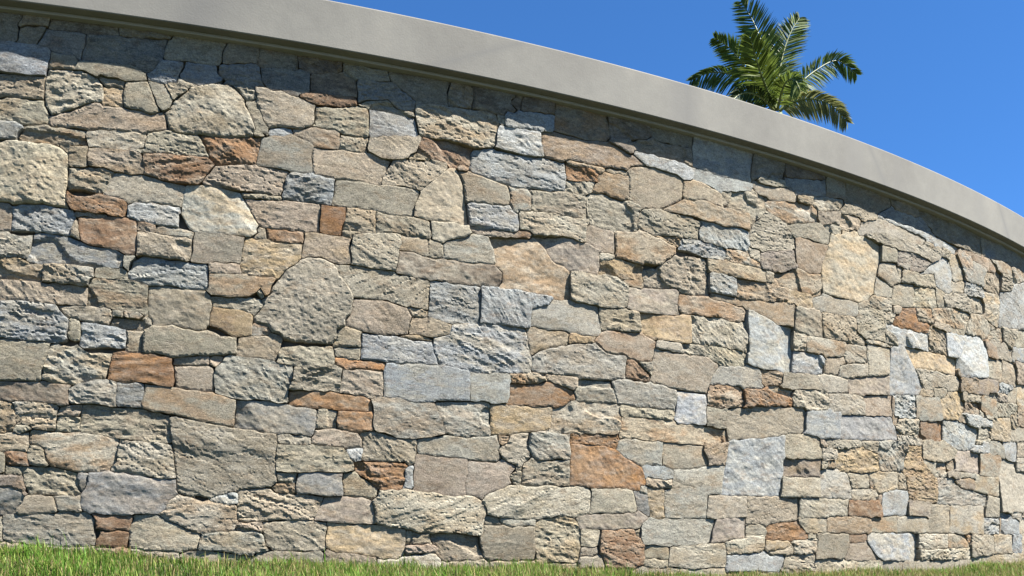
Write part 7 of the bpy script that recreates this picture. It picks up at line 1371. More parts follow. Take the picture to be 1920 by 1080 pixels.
P! 13466 1648 76 0 15 12 -3 52 10 48 -2 16 -8 11 -92 8 -36 -6 -120 9 -19 -6 11 -14 2 -14 -7 -64 7 -44 26 -6 36 4
K! 13746 1643 32 6 12 -8 58 3 13 60 -1 88 -154 -13 -124 13 -16 -15 -9 -77 3 -36 6 -6 28 -8 32 4 44 -9 36 4
D! 13938 1644 32 8 53 0 -10 120 -27 22 -32 -2 -44 10 -43 -6 -1 -96 -7 -44 11 -11 28 5
G! 14230 1642 14 58 -12 84 -82 16 -148 1 -9 -5 23 -24 14 -123 108 0 68 8
K! 11490 1783 7 5 -6 8 -7 56 4 60 -8 40 -6 4 -120 5 -236 -17 -76 -1 -20 -9 2 -34 -19 -36 2 -48 15 -16 72 4 108 -7 112 7 72 -6 28 -12 40 4
S! 11678 1783 12 11 20 7 40 -2 32 7 48 -6 8 16 -10 68 7 8 -15 60 -42 5 -104 -3 -16 8 -16 -19 -16 -2 -52 13 -76 6 -15 -4 10 -52 -4 -64 11 -48 166 -4
D! 11954 1788 28 5 44 -5 20 5 12 10 40 -1 11 78 -151 14 -36 -6 -48 8 -32 -6 -9 -10 9 -68 -4 -16 40 -5 28 4
S! 12074 1882 24 0 8 6 20 56 -4 10 -52 -6 -40 5 -32 -8 -44 5 -28 -8 -92 3 -10 -9 10 -36 8 -6 32 5 44 -8 36 5 44 -7 32 4
G! 12122 1790 280 13 1 45 10 44 -5 56 -18 17 -12 -8 -104 2 -140 -7 -15 -24 -10 -36 -5 -88
P! 12602 1783 132 10 88 -4 72 14 14 81 -4 64 -46 10 -104 -14 -40 6 -36 -3 -44 10 -104 -9 -52 10 -60 -7 -11 -147 23 -5 24 3 8 -8
Sf! 12914 1791 24 -1 28 8 40 -1 28 7 48 -8 45 4 12 52 -5 87 -96 15 -124 -2 -6 -16 4 -60 -12 -76
L! 13146 1790 160 10 44 -6 32 4 44 -7 32 6 48 -5 32 15 10 21 -10 12 -28 -2 -44 12 -36 -3 -52 13 -76 1 -32 -8 -36 2 -32 -12 -60 2 -9 -45
S! 13502 1842 28 -1 8 5 9 30 -1 68 -48 5 -184 -6 -48 9 -76 2 -44 -2 -10 -8 7 -88 8 -8 47 -2 32 12 40 -2 32 8 72 0 52 -13 36 3
Pf! 13564 1784 14 13 112 -13 72 4 -9 16 2 64 -9 9 -32 -8 -120 13 -32 -6 -12 -8 -6 -16 7 -20 -7 -24 -14 -12
Sf! 13702 1874 51 10 7 52 -14 17 -92 -16 -103 11 3 -66 40 4
B! 14238 1786 12 5 5 13 -19 84 4 56 -6 21 -40 -13 -44 5 -32 -6 -40 3 -32 -9 -40 5 -64 -8 -116 7 -62 -9 -7 -132 13 -16 56 2 80 12 52 -9 44 7 148 -1
D! 11042 1948 72 0 117 12 5 40 -34 12 -40 -7 -76 4 -36 9 -22 -22 0 -36
P! 11146 2011 48 6 40 -8 8 6 -8 100 -32 -3 -16 16 -16 -15 -116 -3 -28 -18 12 -62 44 -17
C! 11610 1946 28 0 20 22 -11 108 8 36 -9 10 -24 -6 -40 5 -32 -7 -76 3 -8 -5 -132 7 -94 -3 6 -100 -7 -48 6 -8 249 3 80 -6
Y! 11910 1944 18 4 -8 8 6 52 -11 100 7 13 -36 -6 -60 5 -8 5 -68 -1 -76 -8 -20 -9 -4 -43 11 -96 9 -9 116 1 32 -3 16 -10
B! 11938 1947 332 15 108 -3 12 9 3 16 -20 24 -39 9 -36 -7 -40 3 -32 -8 -44 6 -32 -4 -44 8 -32 -7 -40 4 -36 -6 -52 9 -19 -7 -5 -52
C! 12396 1992 5 56 -4 40 -3 18 -16 12 -24 -10 -80 5 -96 -8 -20 11 -40 -4 -40 8 -40 -4 -44 7 -32 -7 -32 4 -13 -12 9 -93 28 1 44 -8 32 6 44 -4 32 7 40 -8 36 4 40 -6 36 8 40 -3 32 7 44 -9
T! 12738 1951 73 5 -7 64 -10 8 -48 -6 -40 5 -36 -6 -40 4 -32 -9 -44 7 -36 -3 -44 8 -36 -4 -36 9 -6 -53 14 -14 72 -4 40 -9 108 9 44 -9
S! 12598 2020 28 8 40 -4 36 6 40 -5 36 8 20 -2 8 -8 4 9 -12 76 -248 -5 -16 14 -36 -6 -114 9 13 -16 7 -56 14 -16 24 -4 32 4 44 -9 36 4
Y! 13130 1948 12 9 40 1 127 -6 3 40 -14 13 -52 6 -32 -6 -44 3 -32 -9 -40 5 -36 -5 -40 8 -32 -7 -40 4 -36 -6 -44 7 -36 -4 -25 7 3 -40 10 -10 36 4 44 -8 12 5 120 -1
S! 12902 2003 44 6 40 -4 32 7 44 -8 32 5 44 -5 32 9 40 -3 32 6 56 -6 12 14 10 36 4 44 -6 7 -88 -2 -92 12 -36 -7 -40 5 -32 -7 -44 5 -28 -6 -16 4 -136 -8 -5 -7 10 -80 15 -14 40 4
S! 13626 1943 28 -2 11 11 -1 56 13 44 0 40 -15 21 -148 -1 -60 -7 -48 10 -36 -2 -40 8 -6 -5 5 -12 -13 -76 1 -80 225 2 12 5
R! 13678 1947 28 0 36 12 20 -13 60 8 118 -6 4 8 -13 60 0 92 -125 16 -80 -9 -36 -11 -8 -8 -2 -52 -12 -40 2 -55
Cf! 13958 1947 252 13 24 16 1 76 14 48 -5 28 -14 13 -32 -18 -204 -2 -54 -9 -8 -12 5 -44 -2 -52 13 -52
Y! 11050 2113 116 3 18 16 4 72 -5 32 -9 14 -56 13 -56 -1 -19 -2 -16 -16 -4 -24 -23 -36 24 -24 2 -28
B! 11210 2116 40 7 216 -7 6 8 4 36 -14 70 -12 12 -32 7 -32 -2 -44 7 -32 -8 -40 3 -40 -7 -36 6 -8 -12 6 -48 -4 -52
C! 11486 2118 60 -1 36 7 36 -4 32 7 12 -10 156 12 5 27 -3 60 9 36 -3 5 -24 -6 -40 5 -36 -6 -100 9 -20 -12 -132 5 -15 -12 21 -72 -3 -44
D! 12114 2115 45 5 5 44 -9 64 -17 19 -48 5 -16 -8 -48 11 -72 3 -36 -10 -40 1 -46 -9 -9 -36 6 -80 57 -6 32 7 40 -6 36 7 44 -7 36 4
C! 12178 2108 92 9 84 -5 8 8 -6 84 5 28 -19 13 -52 9 -76 2 -36 -12 -19 -16 8 -68 -4 -40
Lf! 12482 2115 60 6 10 31 2 94 -12 11 -28 -2 -40 13 -101 -24 -14 -36 7 -87
C! 12554 2106 104 5 100 -3 180 10 14 18 2 20 -7 80 -13 15 -32 5 -36 -8 -120 3 -32 -6 -64 10 -100 6 9 -17 -7 -40 2 -52 -12 -36
S! 12954 2115 32 6 40 -5 32 7 126 -3 6 116 -16 19 -20 2 -100 -7 -12 -6 -84 -1 -7 -11 6 -80 -3 -20 -9 -12
E! 13438 2111 56 -1 10 6 -5 8 -4 76 9 56 -106 -7 -48 9 -108 -4 -52 14 -12 -4 -1 -8 15 -20 -5 -72 5 -48 114 -1 24 10
C! 13558 2116 100 2 8 4 10 54 -7 60 -11 11 -28 7 -119 -2 -13 -48 6 -80 10 -8
K! 13682 2102 40 15 84 10 131 -11 10 44 -4 80 -17 15 -12 -12 -128 14 -95 -5 -18 -16 6 -76 -14 -44
Cf! 13946 2117 48 7 204 2 32 21 1 37 12 48 -25 21 -28 -3 -44 5 -32 -6 -36 6 -32 -8 -44 5 -32 -6 -20 -9 -3 -9 3 -72 -9 -32
B! 11186 2247 12 5 34 -4 -6 8 -4 80 -12 -10 -28 -1 -28 -10 -76 0 -32 6 -15 -13 -3 -32 14 -13 76 2
S! 11070 2319 80 -2 32 11 28 1 9 11 2 44 11 20 -6 9 -16 2 -72 2 -96 -8 -17 -29 3 -32 19 -24
S! 11450 2246 20 11 132 -5 18 12 2 84 -12 62 -28 3 -32 -7 -40 7 -36 -9 -40 6 -36 -5 -40 4 -32 -8 -40 1 -57 -10 -6 -32 6 -100 9 -11 72 1 32 9 40 -7 36 2
S! 11710 2255 92 0 52 21 4 126 -12 9 -24 -4 -12 9 -12 -8 -124 2 -56 -6 8 -64 -1 -76 21 -7 32 4
Sf! 11842 2242 36 9 40 -1 32 9 131 -11 3 8 -14 17 -4 31 10 52 -2 40 -12 14 -44 5 -56 1 -99 -12 -7 -64 4 -60 -30 -20 5 -16
S! 12366 2240 12 8 80 15 16 9 -9 68 3 52 -18 18 -28 -5 -116 10 -32 -9 -44 4 -32 -5 -48 10 -28 -4 -8 7 -12 -7 -28 8 -7 -7 9 -16 2 -28 -10 -52 1 -28 4 -16 13 -16 92 -7 36 10 72 -1 60 -7
C! 12522 2256 36 7 104 -3 -6 80 21 12 -8 12 -3 48 -8 8 -116 -20 -20 14 -68 -2 15 -20 -2 -52 9 -68 10 -10
Df! 12950 2240 8 6 87 2 -5 16 5 80 -7 15 -188 -19 -52 11 -36 -3 -48 7 -56 -15 8 -85 120 -7 36 7 44 -4 36 7 32 -4
Tf! 12842 2343 188 18 8 3 1 32 -13 13 -36 -3 -40 5 -32 -9 -76 -1 -52 10 -8 6 -12 -14 -48 7 -52 -3 -4 -7 5 -32 11 -15 32 5 44 -7 36 3
Gf! 13054 2253 116 6 12 12 56 -13 56 1 9 5 7 60 -8 9 -36 4 -36 -7 -120 9 -32 -8 -32 3 -4 -70
Pf! 13070 2335 36 8 44 -7 36 4 44 -6 32 7 40 -4 9 15 5 36 -22 20 -40 8 -36 -5 -44 6 -36 -6 -44 2 -51 -21 -1 -28 7 -24
Sf! 13382 2255 84 -1 36 6 117 -4 -12 80 0 12 13 8 -5 52 -21 11 -36 -10 -68 -4 -56 10 -28 -5 -12 -8 -64 -4 -13 -30 -9 -104 10 -7 32 5
S! 13674 2241 20 15 84 3 136 -13 11 14 -1 80 -18 7 -36 -10 -40 4 -36 -5 -44 9 -36 -4 -40 7 -32 -5 -28 4 -3 -23 14 -64
M! 13782 2339 84 -1 32 10 32 -2 8 6 -12 55 -28 4 -32 -7 -11 8 -33 4 -39 -8 -37 3 -36 -7 -44 7 -46 -7 3 -52 7 -6 44 3 40 -6 32 4
Of! 13950 2241 48 14 40 -5 36 8 40 -5 32 5 48 -5 36 13 14 -6 2 -12 1 88 12 44 -10 52 -11 11 -32 -26 -12 -2 -261 -15 7 -48 -14 -12 1 -80
S! 11246 2399 40 7 36 -3 36 9 40 -4 32 6 40 -6 32 8 36 -3 2 35 -13 20 -9 2 -44 -4 -124 15 -32 -6 -44 6 -32 -7 -44 6 -32 -6 -44 3 -28 -8 -48 3 -18 -16 1 -32 11 -12 174 5 12 -1
Y! 11078 2471 48 9 36 -4 36 6 44 -6 32 7 40 -6 32 6 124 -15 56 4 7 16 3 56 10 24 -116 -3 -28 6 -32 -6 -44 4 -28 -6 -40 7 -36 -6 -44 5 -36 -7 -100 5 -9 -15 -5 -64 14 -13
G! 11622 2407 180 5 7 8 6 44 0 20 -9 12 3 64 -47 7 -44 -2 -52 14 -36 -6 -40 3 -44 -12 -9 -24 -2 -52 -7 -20 13 -16 1 -36 8 -7 36 7
G! 11862 2405 104 12 96 -6 12 10 28 -7 10 10 -3 40 -11 13 -16 4 -48 0 -44 9 -108 -11 -60 6 -6 -5 -5 -60 11 -10 24 3
E! 12111 2468 5 8 -9 80 -5 6 -284 4 -8 -6 -2 -64 10 -11 20 3 44 -8 108 12 40 -9 44 1
T! 12194 2407 36 5 40 -4 32 9 120 -10 40 11 60 -2 11 12 6 20 -3 56 6 48 9 16 -85 9 -44 -11 -24 3 -12 11 -16 -15 -148 6 -76 -1 -8 -7 -28 1 5 -140 7 -9 28 2
B! 12542 2402 64 9 40 12 36 -14 40 5 48 -7 7 17 -5 60 -10 10 -20 -1 -44 11 -76 6 -36 -7 -44 4 0 -59 -7 -24 -8 -8
E! 12730 2499 36 1 21 68 -5 3 -44 -4 -12 -12 -168 9 -14 -16 2 -38 36 -4 40 7 76 -6
C! 12846 2404 68 0 36 10 76 -2 16 -7 18 19 -8 68 -42 9 -40 -5 -40 5 -32 -9 -40 2 -32 -6 -56 9 12 -73 12 -10
E! 12810 2491 88 2 32 10 116 -6 9 7 -9 44 -12 15 -32 8 -40 -3 -44 8 -32 -6 -40 4 -52 -7 -12 -11 -10 -52 8 -8
S! 13324 2400 66 6 8 6 1 36 9 20 -6 12 6 64 -16 20 -106 -8 -104 17 -32 -6 -96 6 -13 -9 16 -60 7 -80 10 -12 24 6 116 -3 32 6 52 -7
G! 13706 2407 36 7 40 -3 36 7 38 -2 11 12 1 32 -42 11 -36 -8 -36 3 -36 -8 -40 5 -36 -6 -44 7 -32 -6 -40 6 -36 -4 -52 8 -24 -4 -8 -7 -5 -25 5 -17 32 4 48 -9 28 5 40 -2 40 10 15 -3 9 -9 52 3
E! 13638 2459 36 6 44 -5 32 9 36 -4 32 8 52 -6 -3 93 -9 9 -36 2 -60 -9 -44 5 -32 -6 -44 9 -40 -4 -56 14 -16 -18 -135 6 16 -20 -7 -68 10 -13 28 4 44 -9 36 5 44 -7 32 7
Pf! 13938 2403 264 16 34 29 0 112 -22 12 -36 -7 -44 6 -28 -7 -44 5 -32 -6 -48 8 -36 -3 -40 9 -24 -4 -13 -13 3 -116 -2 -20 -9 -12 9 -5 36 7
Pf! 11054 2567 48 3 40 -5 36 7 44 -5 32 5 44 -6 28 6 44 -4 64 6 2 122 -18 15 -32 12 -72 -13 -36 2 -32 -9 -44 3 -32 -6 -40 7 -36 -5 -60 5 -40 25 -7 -8 -3 -40 8 -52 38 -28 8 -30
P! 11722 2567 28 0 10 9 -14 132 -196 6 -12 -9 -20 -1 -60 15 -19 -23 -4 -60 6 -56 8 -8 109 -3 32 10 40 -3 32 5
Pf! 12046 2564 93 4 -2 40 10 40 -3 52 8 12 -2 6 -68 2 -216 -12 -12 5 -8 -9 -40 6 -55 -6 -2 -28 16 -72 1 -33 40 -5
Yf! 12354 2568 16 1 16 18 -4 53 7 40 -3 20 -128 -2 -96 13 -14 -11 3 -52 -11 -48 6 -27
T! 12422 2567 44 11 40 -8 36 4 12 38 0 88 -116 4 -12 9 -32 -6 -10 -67 5 -56 13 -14
Tf! 12650 2560 72 -3 12 11 1 64 -11 64 -10 9 -48 12 -68 1 -20 -6 -17 -12 -7 -20 1 -68 -10 -36 13 -10
Cf! 12806 2568 36 7 44 -4 28 7 120 -14 16 12 36 -1 9 29 -5 72 12 28 -12 10 -192 -7 -20 6 -40 -9 -116 4 14 -72 1 -64 37 3
Cf! 13142 2571 40 5 44 -8 20 4 8 16 5 44 -1 84 -124 -4 -36 -20 -5 -28 4 -64 -5 -24
D! 13278 2559 80 3 44 10 131 -8 14 24 -2 112 -115 9 -56 -10 -48 10 -36 -2 -24 5 -6 -20 1 -68 -12 -56 5 -6
P! 13678 2563 44 6 40 -5 58 8 -8 8 2 72 19 56 -7 5 -132 -14 -104 15 -31 -6 -11 -12 -4 -28 6 -85 12 -9 36 -6 44 3
Of! 13866 2564 16 12 16 3 128 -14 36 6 40 -5 32 7 44 -5 40 7 20 -10 5 27 -13 76 0 42 -6 -2 -4 -20 -6 -2 -56 23 -68 7 -44 -11 -16 7 -12 -9 -180 3 -22 -50 -2 -72 8 -10 32 -2
B! 11166 2703 36 6 40 -4 32 9 36 -2 36 10 32 -1 7 7 -8 72 -23 22 -36 7 -40 -3 -44 10 -36 -5 -44 7 -32 -4 -48 12 -80 3 -13 -25 13 -86 44 -27 56 -6 32 5
G! 11438 2701 16 20 64 -14 17 1 17 12 4 24 -4 32 -5 20 -17 23 -36 13 -72 7 -61 -11 0 -8 19 -16 8 -76
B! 11774 2708 32 4 36 -6 8 7 -4 71 3 20 13 16 1 12 -5 3 -56 -2 -44 10 -72 1 -36 -12 -72 -5 -32 5 -12 -8 19 -48 5 -62
K! 11870 2711 216 12 68 -1 25 -10 -21 108 20 3 7 13 -15 9 -28 -7 -40 3 -36 -7 -40 5 -32 -7 -40 5 -32 -8 -53 3 -19 -32 -3 -24 8 -52
G! 12242 2703 144 1 35 12 7 28 -5 48 -28 40 -33 12 -76 8 -32 -11 -40 0 -20 -7 -8 -13 -21 -13 15 -80 10 -16
G! 12510 2703 48 -1 36 18 68 0 8 8 1 48 -6 32 -11 16 -104 31 -36 -13 -40 -4 -28 -16 -19 10 -21 1 21 -41 3 -79 8 -7
C! 12754 2707 40 4 44 -4 40 11 9 34 -5 53 -12 16 -52 21 -76 4 -32 -6 -36 7 -12 -3 -7 -12 17 -44 4 -68 38 -12 12 5
R! 13110 2707 20 8 52 5 15 92 -7 20 -96 -4 -32 -9 -124 15 -48 -3 -12 -7 10 -24 3 -52 -6 -28 6 -8 203 6
Pf! 13366 2703 40 3 9 6 -13 12 6 44 -9 68 -45 5 -32 -8 -44 4 -75 -9 -12 -80 3 -27 60 1 28 -12 40 2
R! 13546 2702 12 10 24 4 48 -8 17 4 18 24 6 36 -1 26 -20 31 -28 5 -36 -6 -44 10 -32 -3 -48 8 -32 -8 -20 -17 0 -94 16 -12
C! 13678 2703 146 13 9 92 -7 32 -20 4 -40 -7 -44 9 -52 -2 -12 -5 -4 -7 19 -32 1 -36 -6 -32 -17 -20
S! 13950 2703 68 2 8 7 19 84 -1 20 -18 23 -28 0 -40 -14 -64 7 -52 16 -12 -3 5 -41 -8 -52 3 -39 8 -5
P! 14210 2696 20 28 9 32 1 72 -6 11 -44 3 -40 -14 -68 7 -32 -19 -5 -44 -14 -40 6 -24 45 10 60 -4
S! 3186 -268 378 0 8 96 -9 72 9 48 -6 68 -8 8 -40 9 -124 -8 -189 3 -11 -72 9 -76 -10 -52 4 -64 -15 -24 -1 -8
S! 3586 -269 414 1 14 68 -7 168 12 56 -25 6 -136 0 -32 -6 -120 9 -32 -7 -64 4 -40 -8 5 -78 -9 -48 10 -72 -7 -60 10 -32
S! 4014 -268 396 0 -8 20 -6 44 1 104 6 44 -10 68 -11 12 -28 6 -132 -7 -112 8 -84 -7 -15 -60 7 -168 -13 -52 4 -12
S! 4426 -269 265 1 12 44 -5 72 8 48 -8 68 6 60 -42 -3 -44 9 -72 0 -60 -8 -95 2 6 -8 10 -76 -6 -48 1 -116 4 -23 13 -21
S! 4706 -268 378 0 12 84 -11 76 9 48 -5 76 -13 16 -42 2 -24 12 -24 -16 -56 -7 -44 5 -36 -4 -40 6 -99 -6 -10 -64 9 -72 -8 -44 7 -104 -7 2 -1 -6
S! 5102 -268 267 0 3 12 13 12 5 24 -8 72 6 152 -7 28 -91 5 -28 -7 -44 6 -36 -6 -44 6 -32 -7 -12 -10 3 -83 -9 -48 10 -72 -7 -68 6 -16
S! 5378 -268 396 0 -11 20 -5 36 9 56 -7 64 3 52 -3 56 -10 19 -120 4 -29 -7 -43 4 -32 -6 -44 8 -92 -3 -4 -83 4 -60 -6 -44 8 -72 -5 -24 -13 -12 -1 -8
S! 5786 -268 178 0 -7 156 8 60 -8 64 -19 19 -40 8 -36 -7 -40 3 -39 -7 -20 -12 -1 -112 7 -64 -9 -56 5 -32 14 -20
S! 5978 -268 399 0 12 80 -10 80 7 44 -2 68 6 24 -40 -2 -40 6 -36 -7 -128 3 -48 7 -132 -10 -13 3 8 -12 8 -76 -9 -52 7 -68 -3 -64
S! 6390 -268 207 0 17 19 -2 69 7 48 -10 72 9 48 -8 39 -168 2 -44 -4 -10 -9 0 -84 -7 -44 11 -76 -11 -68
S! 6638 -268 199 0 -9 20 -5 36 6 160 -8 64 -7 8 -48 10 -72 2 -74 -8 0 -48 -8 -40 10 -72 -7 -48 3 -60 12 -24
S! 6850 -268 263 0 -8 16 1 128 5 44 -8 72 5 28 11 8 -125 -1 -40 5 -36 -5 -98 1 12 -84 -6 -164 5 -28 12 -20
S! 7126 -268 264 0 20 10 8 -5 -11 83 9 48 -7 72 3 56 -1 20 -9 11 -240 2 -36 -4 -13 -9 -7 -28 9 -72 -6 -44 0 -108 1 -13
S! 7438 -268 288 0 2 12 12 12 4 20 1 104 -7 64 9 44 -1 40 -248 3 -32 -4 -55 5 8 -164 -9 -60 8 -53 14 -23
S! 7738 -268 389 0 -8 48 -2 108 8 52 -11 75 -12 7 -36 6 -32 -3 -44 4 -32 -7 -204 5 -13 -79 8 -76 -3 -106 -14 -30
S! 8142 -268 318 0 -14 20 -9 52 10 60 -8 64 2 84 -7 15 -40 4 -16 -8 -44 7 -36 -4 -40 5 -32 -8 -44 5 -68 -4 6 -8 8 -80 -7 -48 2 -124 12 -32
S! 8470 -268 414 0 -15 24 -7 47 7 149 -9 64 -10 12 -24 4 -389 -4 11 -164 -9 -64 7 -44 16 -24
S! 8894 -268 319 0 -10 20 -7 52 8 56 -7 68 4 60 -8 36 -336 4 14 -76 -6 -160 6 -36 16 -24
S! 9226 -268 252 0 -13 20 -8 56 9 60 -8 64 4 64 -8 29 -20 3 -36 -6 -116 10 -36 -8 -48 0 6 -52 -5 -52 8 -64 -8 -60 7 -44 13 -20
S! 9490 -268 411 0 -12 20 -6 52 4 52 -4 60 6 44 -7 56 -12 10 -36 2 -148 0 -20 -5 -120 8 -32 -7 -52 1 -1 -97 7 -64 -8 -60 6 -48
S! 9914 -268 190 0 21 56 -7 68 7 148 -5 24 -240 0 12 -68 -6 -48 2 -124 4 -32
S! 10118 -268 340 0 6 12 10 4 -8 92 9 52 -6 60 3 56 -6 18 -44 -2 -44 7 -120 -8 -52 6 -77 -1 -7 -176 6 -68 -6 -29 -12 -15 1 -8
S! 10502 -268 352 -1 62 5 -8 68 -2 104 8 56 -10 52 -6 6 -52 9 -64 0 -16 -6 -40 2 -36 -6 -116 9 -98 -6 -4 -76 6 -64 -8 -56 8 -72 17 -24
S! 10938 -268 57 0 18 16 21 34 26 26 10 2 33 -6 15 -31 40 -41 124 0 -6 20 -37 32 -10 24 29 16 30 28 -17 28 26 20 -67 58 -60 4 -96 -6 -84 77 -36 -8 -48 3 12 -72 -8 -48 6 -148 14 -28
"""

LINES = STONES.strip().split('\n')
acc = []; ntri = 0
for i, line in enumerate(LINES):
    V, F, tint, stain, seed, rough = build_stone(line, i)
    smooth = False
    ntri += len(F)
    if i < 300:
        c = V.mean(0)
        me = mesh_np('stone', V - c, F, M_STONE, smooth)
        n = len(V)
        stone_attrs(me, np.tile(tint, (n, 1)), np.tile(stain, (n, 1)), np.full(n, seed), np.full(n, rough))
        link('stone', me, wall, c - WO)
    else:
        acc.append((V, F, tint, stain, seed, rough))
off = 0; VV = []; FF = []; A = [[], [], [], []]
for V, F, tint, stain, seed, rough in acc:
    n = len(V); VV.append(V - WO); FF.append(np.array(F) + off); off += n
    A[0].append(np.tile(tint, (n, 1))); A[1].append(np.tile(stain, (n, 1))); A[2].append(np.full(n, seed)); A[3].append(np.full(n, rough))
me = mesh_np('small_stones', np.vstack(VV), np.vstack(FF), M_STONE, False)
stone_attrs(me, np.vstack(A[0]), np.vstack(A[1]), np.concatenate(A[2]), np.concatenate(A[3]))
tag(link('small_stones', me, wall), kind='stuff')
print('stone triangles', ntri, 'stones', len(LINES))

S_A, S_B = 1.55, 14.25                      # the built run of the wall


def sweep(name, prof, mat, s0=S_A, s1=S_B, n=220, attr=False):
    """closed profile [(r, z)] swept along the curve of the wall"""
    ss = np.linspace(s0, s1, n); m = len(prof)
    V = np.concatenate([wall_pt(np.full(m, s), np.array([p[0] for p in prof]), np.array([p[1] for p in prof])) for s in ss])
    F = []
    for i in range(n - 1):
        for j in range(m):
            a = i * m + j; b = i * m + (j + 1) % m
            F.append((a, b, b + m, a + m))
    me = bpy.data.meshes.new(name)
    me.from_pydata((V - WO).tolist(), [], F + [tuple(range(m))[::-1], tuple(range((n - 1) * m, n * m))])
    me.materials.append(mat)
    bm = bmesh.new(); bm.from_mesh(me); bmesh.ops.recalc_face_normals(bm, faces=bm.faces); bm.to_mesh(me); bm.free()
    if attr:
        run = np.stack([np.repeat(ss, m), np.tile([p[1] - ZC0 for p in prof], n), np.tile([p[0] - RC for p in prof], n)], -1)
        a = me.attributes.new('run', 'FLOAT_VECTOR', 'POINT'); a.data.foreach_set('vector', run.astype(np.float32).ravel())
    return link(name, me, wall)


sweep('mortar_core', [(15.10, EYE - .6), (15.578, EYE - .6), (15.578, ZC0 + .02), (15.10, ZC0 + .02)], M_MORTAR)
cp = [(15.02, ZC0), (RC - .004, ZC0), (RC, ZC0 + .004)]
zz = np.linspace(ZC0 + .03, ZC1 - .03, 6)
cp += [(RC, z) for z in zz]
cp += [(RC, ZC1 - .009), (RC - .0025, ZC1 - .003), (RC - .009, ZC1), (15.03, ZC1), (15.02, ZC1 - .01)]
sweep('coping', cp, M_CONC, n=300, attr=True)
sweep('soffit_bead', [(15.585, ZC0 - .014), (15.645, ZC0 - .014), (15.648, ZC0 - .010), (15.648, ZC0 - .001), (15.585, ZC0 - .001)], M_STRIP)

# ------------------------------------------------------------------ grass
def build_grass():
    q = np.random.default_rng(21)
    parts = []
    for d0, d1, dens in ((-.03, .85, 11500), (.85, 1.7, 2600)):
        n = int((14.0 - 1.8) * (d1 - d0) * dens)
        parts.append(np.stack([q.uniform(1.8, 14.0, n), q.uniform(d0, d1, n)], 1))
    B = np.vstack(parts); n = len(B)
    s, d = B[:, 0], B[:, 1]
    clump = fbm(s * 5, d * 6 + 40, 3); patch = fbm(s * .9 + 11, d * 2, 2)
    hgt = (.037 + .024 * clump + q.gamma(1.6, .010, n)) * np.where(d < .04, .9, 1)
    lean = q.normal(0, .5, n); az = q.uniform(0, 6.28, n)
    w = q.uniform(.0013, .0030, n)
    r = RW + d
    base = wall_pt(s, r, ground_z(s, r) - .008)
    ca, sa = np.cos(az), np.sin(az)
    side = np.stack([np.cos(az + 1.57), np.sin(az + 1.57), 0 * az], -1) * w[:, None]
    bend = np.stack([ca * lean, sa * lean, 0 * az], -1) * hgt[:, None]
    up = np.array([0, 0, 1.0])
    mid = base + bend * .35 + up * (hgt * .58)[:, None]
    tip = base + bend * 1.0 + up * (hgt * np.sqrt(np.clip(1 - .3 * lean ** 2, .15, 1)))[:, None]
    # blades next to the wall lean away from it
    rr = np.hypot(tip[:, 0] - CX, tip[:, 1] - CY)
    V = np.stack([base - side, base + side, mid - side * .8, mid + side * .8, tip], 1).reshape(-1, 3)
    k = np.arange(n)[:, None] * 5
    F = np.concatenate([k + np.array([[0, 1, 3]]), k + np.array([[0, 3, 2]]), k + np.array([[2, 3, 4]])])
    dryness = np.interp(s, [2, 4.5, 6.2, 7.5, 9.5, 10.6, 11.2, 14], [.09, .14, .38, .42, .60, .62, .46, .4])
    dryness = dryness * np.interp(d, [0, .25, .6], [1.0, .95, .75]) + .22 * patch
    dry = q.random(n) < np.clip(dryness, .04, .9)
    green = srgb(104, 146, 54) * (.32 + .18 * q.random((n, 1))) * (1 + .45 * clump[:, None])
    lime = srgb(164, 184, 90) * .43
    g = np.where(q.random((n, 1)) < .28, lime, green)
    straw = srgb(204, 188, 132) * (.23 + .21 * q.random((n, 1)))
    c = np.where(dry[:, None], straw, g)
    C5 = np.repeat(c, 5, 0).reshape(n, 5, 3)
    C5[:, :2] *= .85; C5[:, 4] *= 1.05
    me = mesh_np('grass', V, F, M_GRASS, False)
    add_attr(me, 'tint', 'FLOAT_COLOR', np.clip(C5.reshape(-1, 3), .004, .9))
    o = link('grass', me)
    tag(o, 'green lawn grass with dry straw tufts growing along the foot of the wall', 'grass', kind='stuff')


build_grass()

# ------------------------------------------------------------------ palm
PD = 14.0


def ipt(px, py, dy=0.0):
    y = PD + dy
    return np.array([(px - 960) / 1700 * y, y, (1097 - py) / 1700 * y + EYE])


palm = bpy.data.objects.new('palm_tree', None)
COL.objects.link(palm)
hub = ipt(1457, 206)
PO = np.array([hub[0] + .15, hub[1], EYE + .1])
palm.location = PO
tag(palm, 'feather palm with arching green fronds rising behind the curved stone wall', 'palm tree')


def tube(pts, rads, seg=10):
    pts = np.array(pts); V = []; F = []
    for i, p in enumerate(pts):
        t = pts[min(i + 1, len(pts) - 1)] - pts[max(i - 1, 0)]; t /= np.linalg.norm(t)
        a = np.cross(t, [.3, .9, .1]); a /= np.linalg.norm(a); b = np.cross(t, a)
        for k in range(seg):
            an = 2 * math.pi * k / seg; V.append(p + rads[i] * (a * math.cos(an) + b * math.sin(an)))
    for i in range(len(pts) - 1):
        for k in range(seg):
            F.append((i * seg + k, i * seg + (k + 1) % seg, (i + 1) * seg + (k + 1) % seg, (i + 1) * seg + k))
    return np.array(V), F


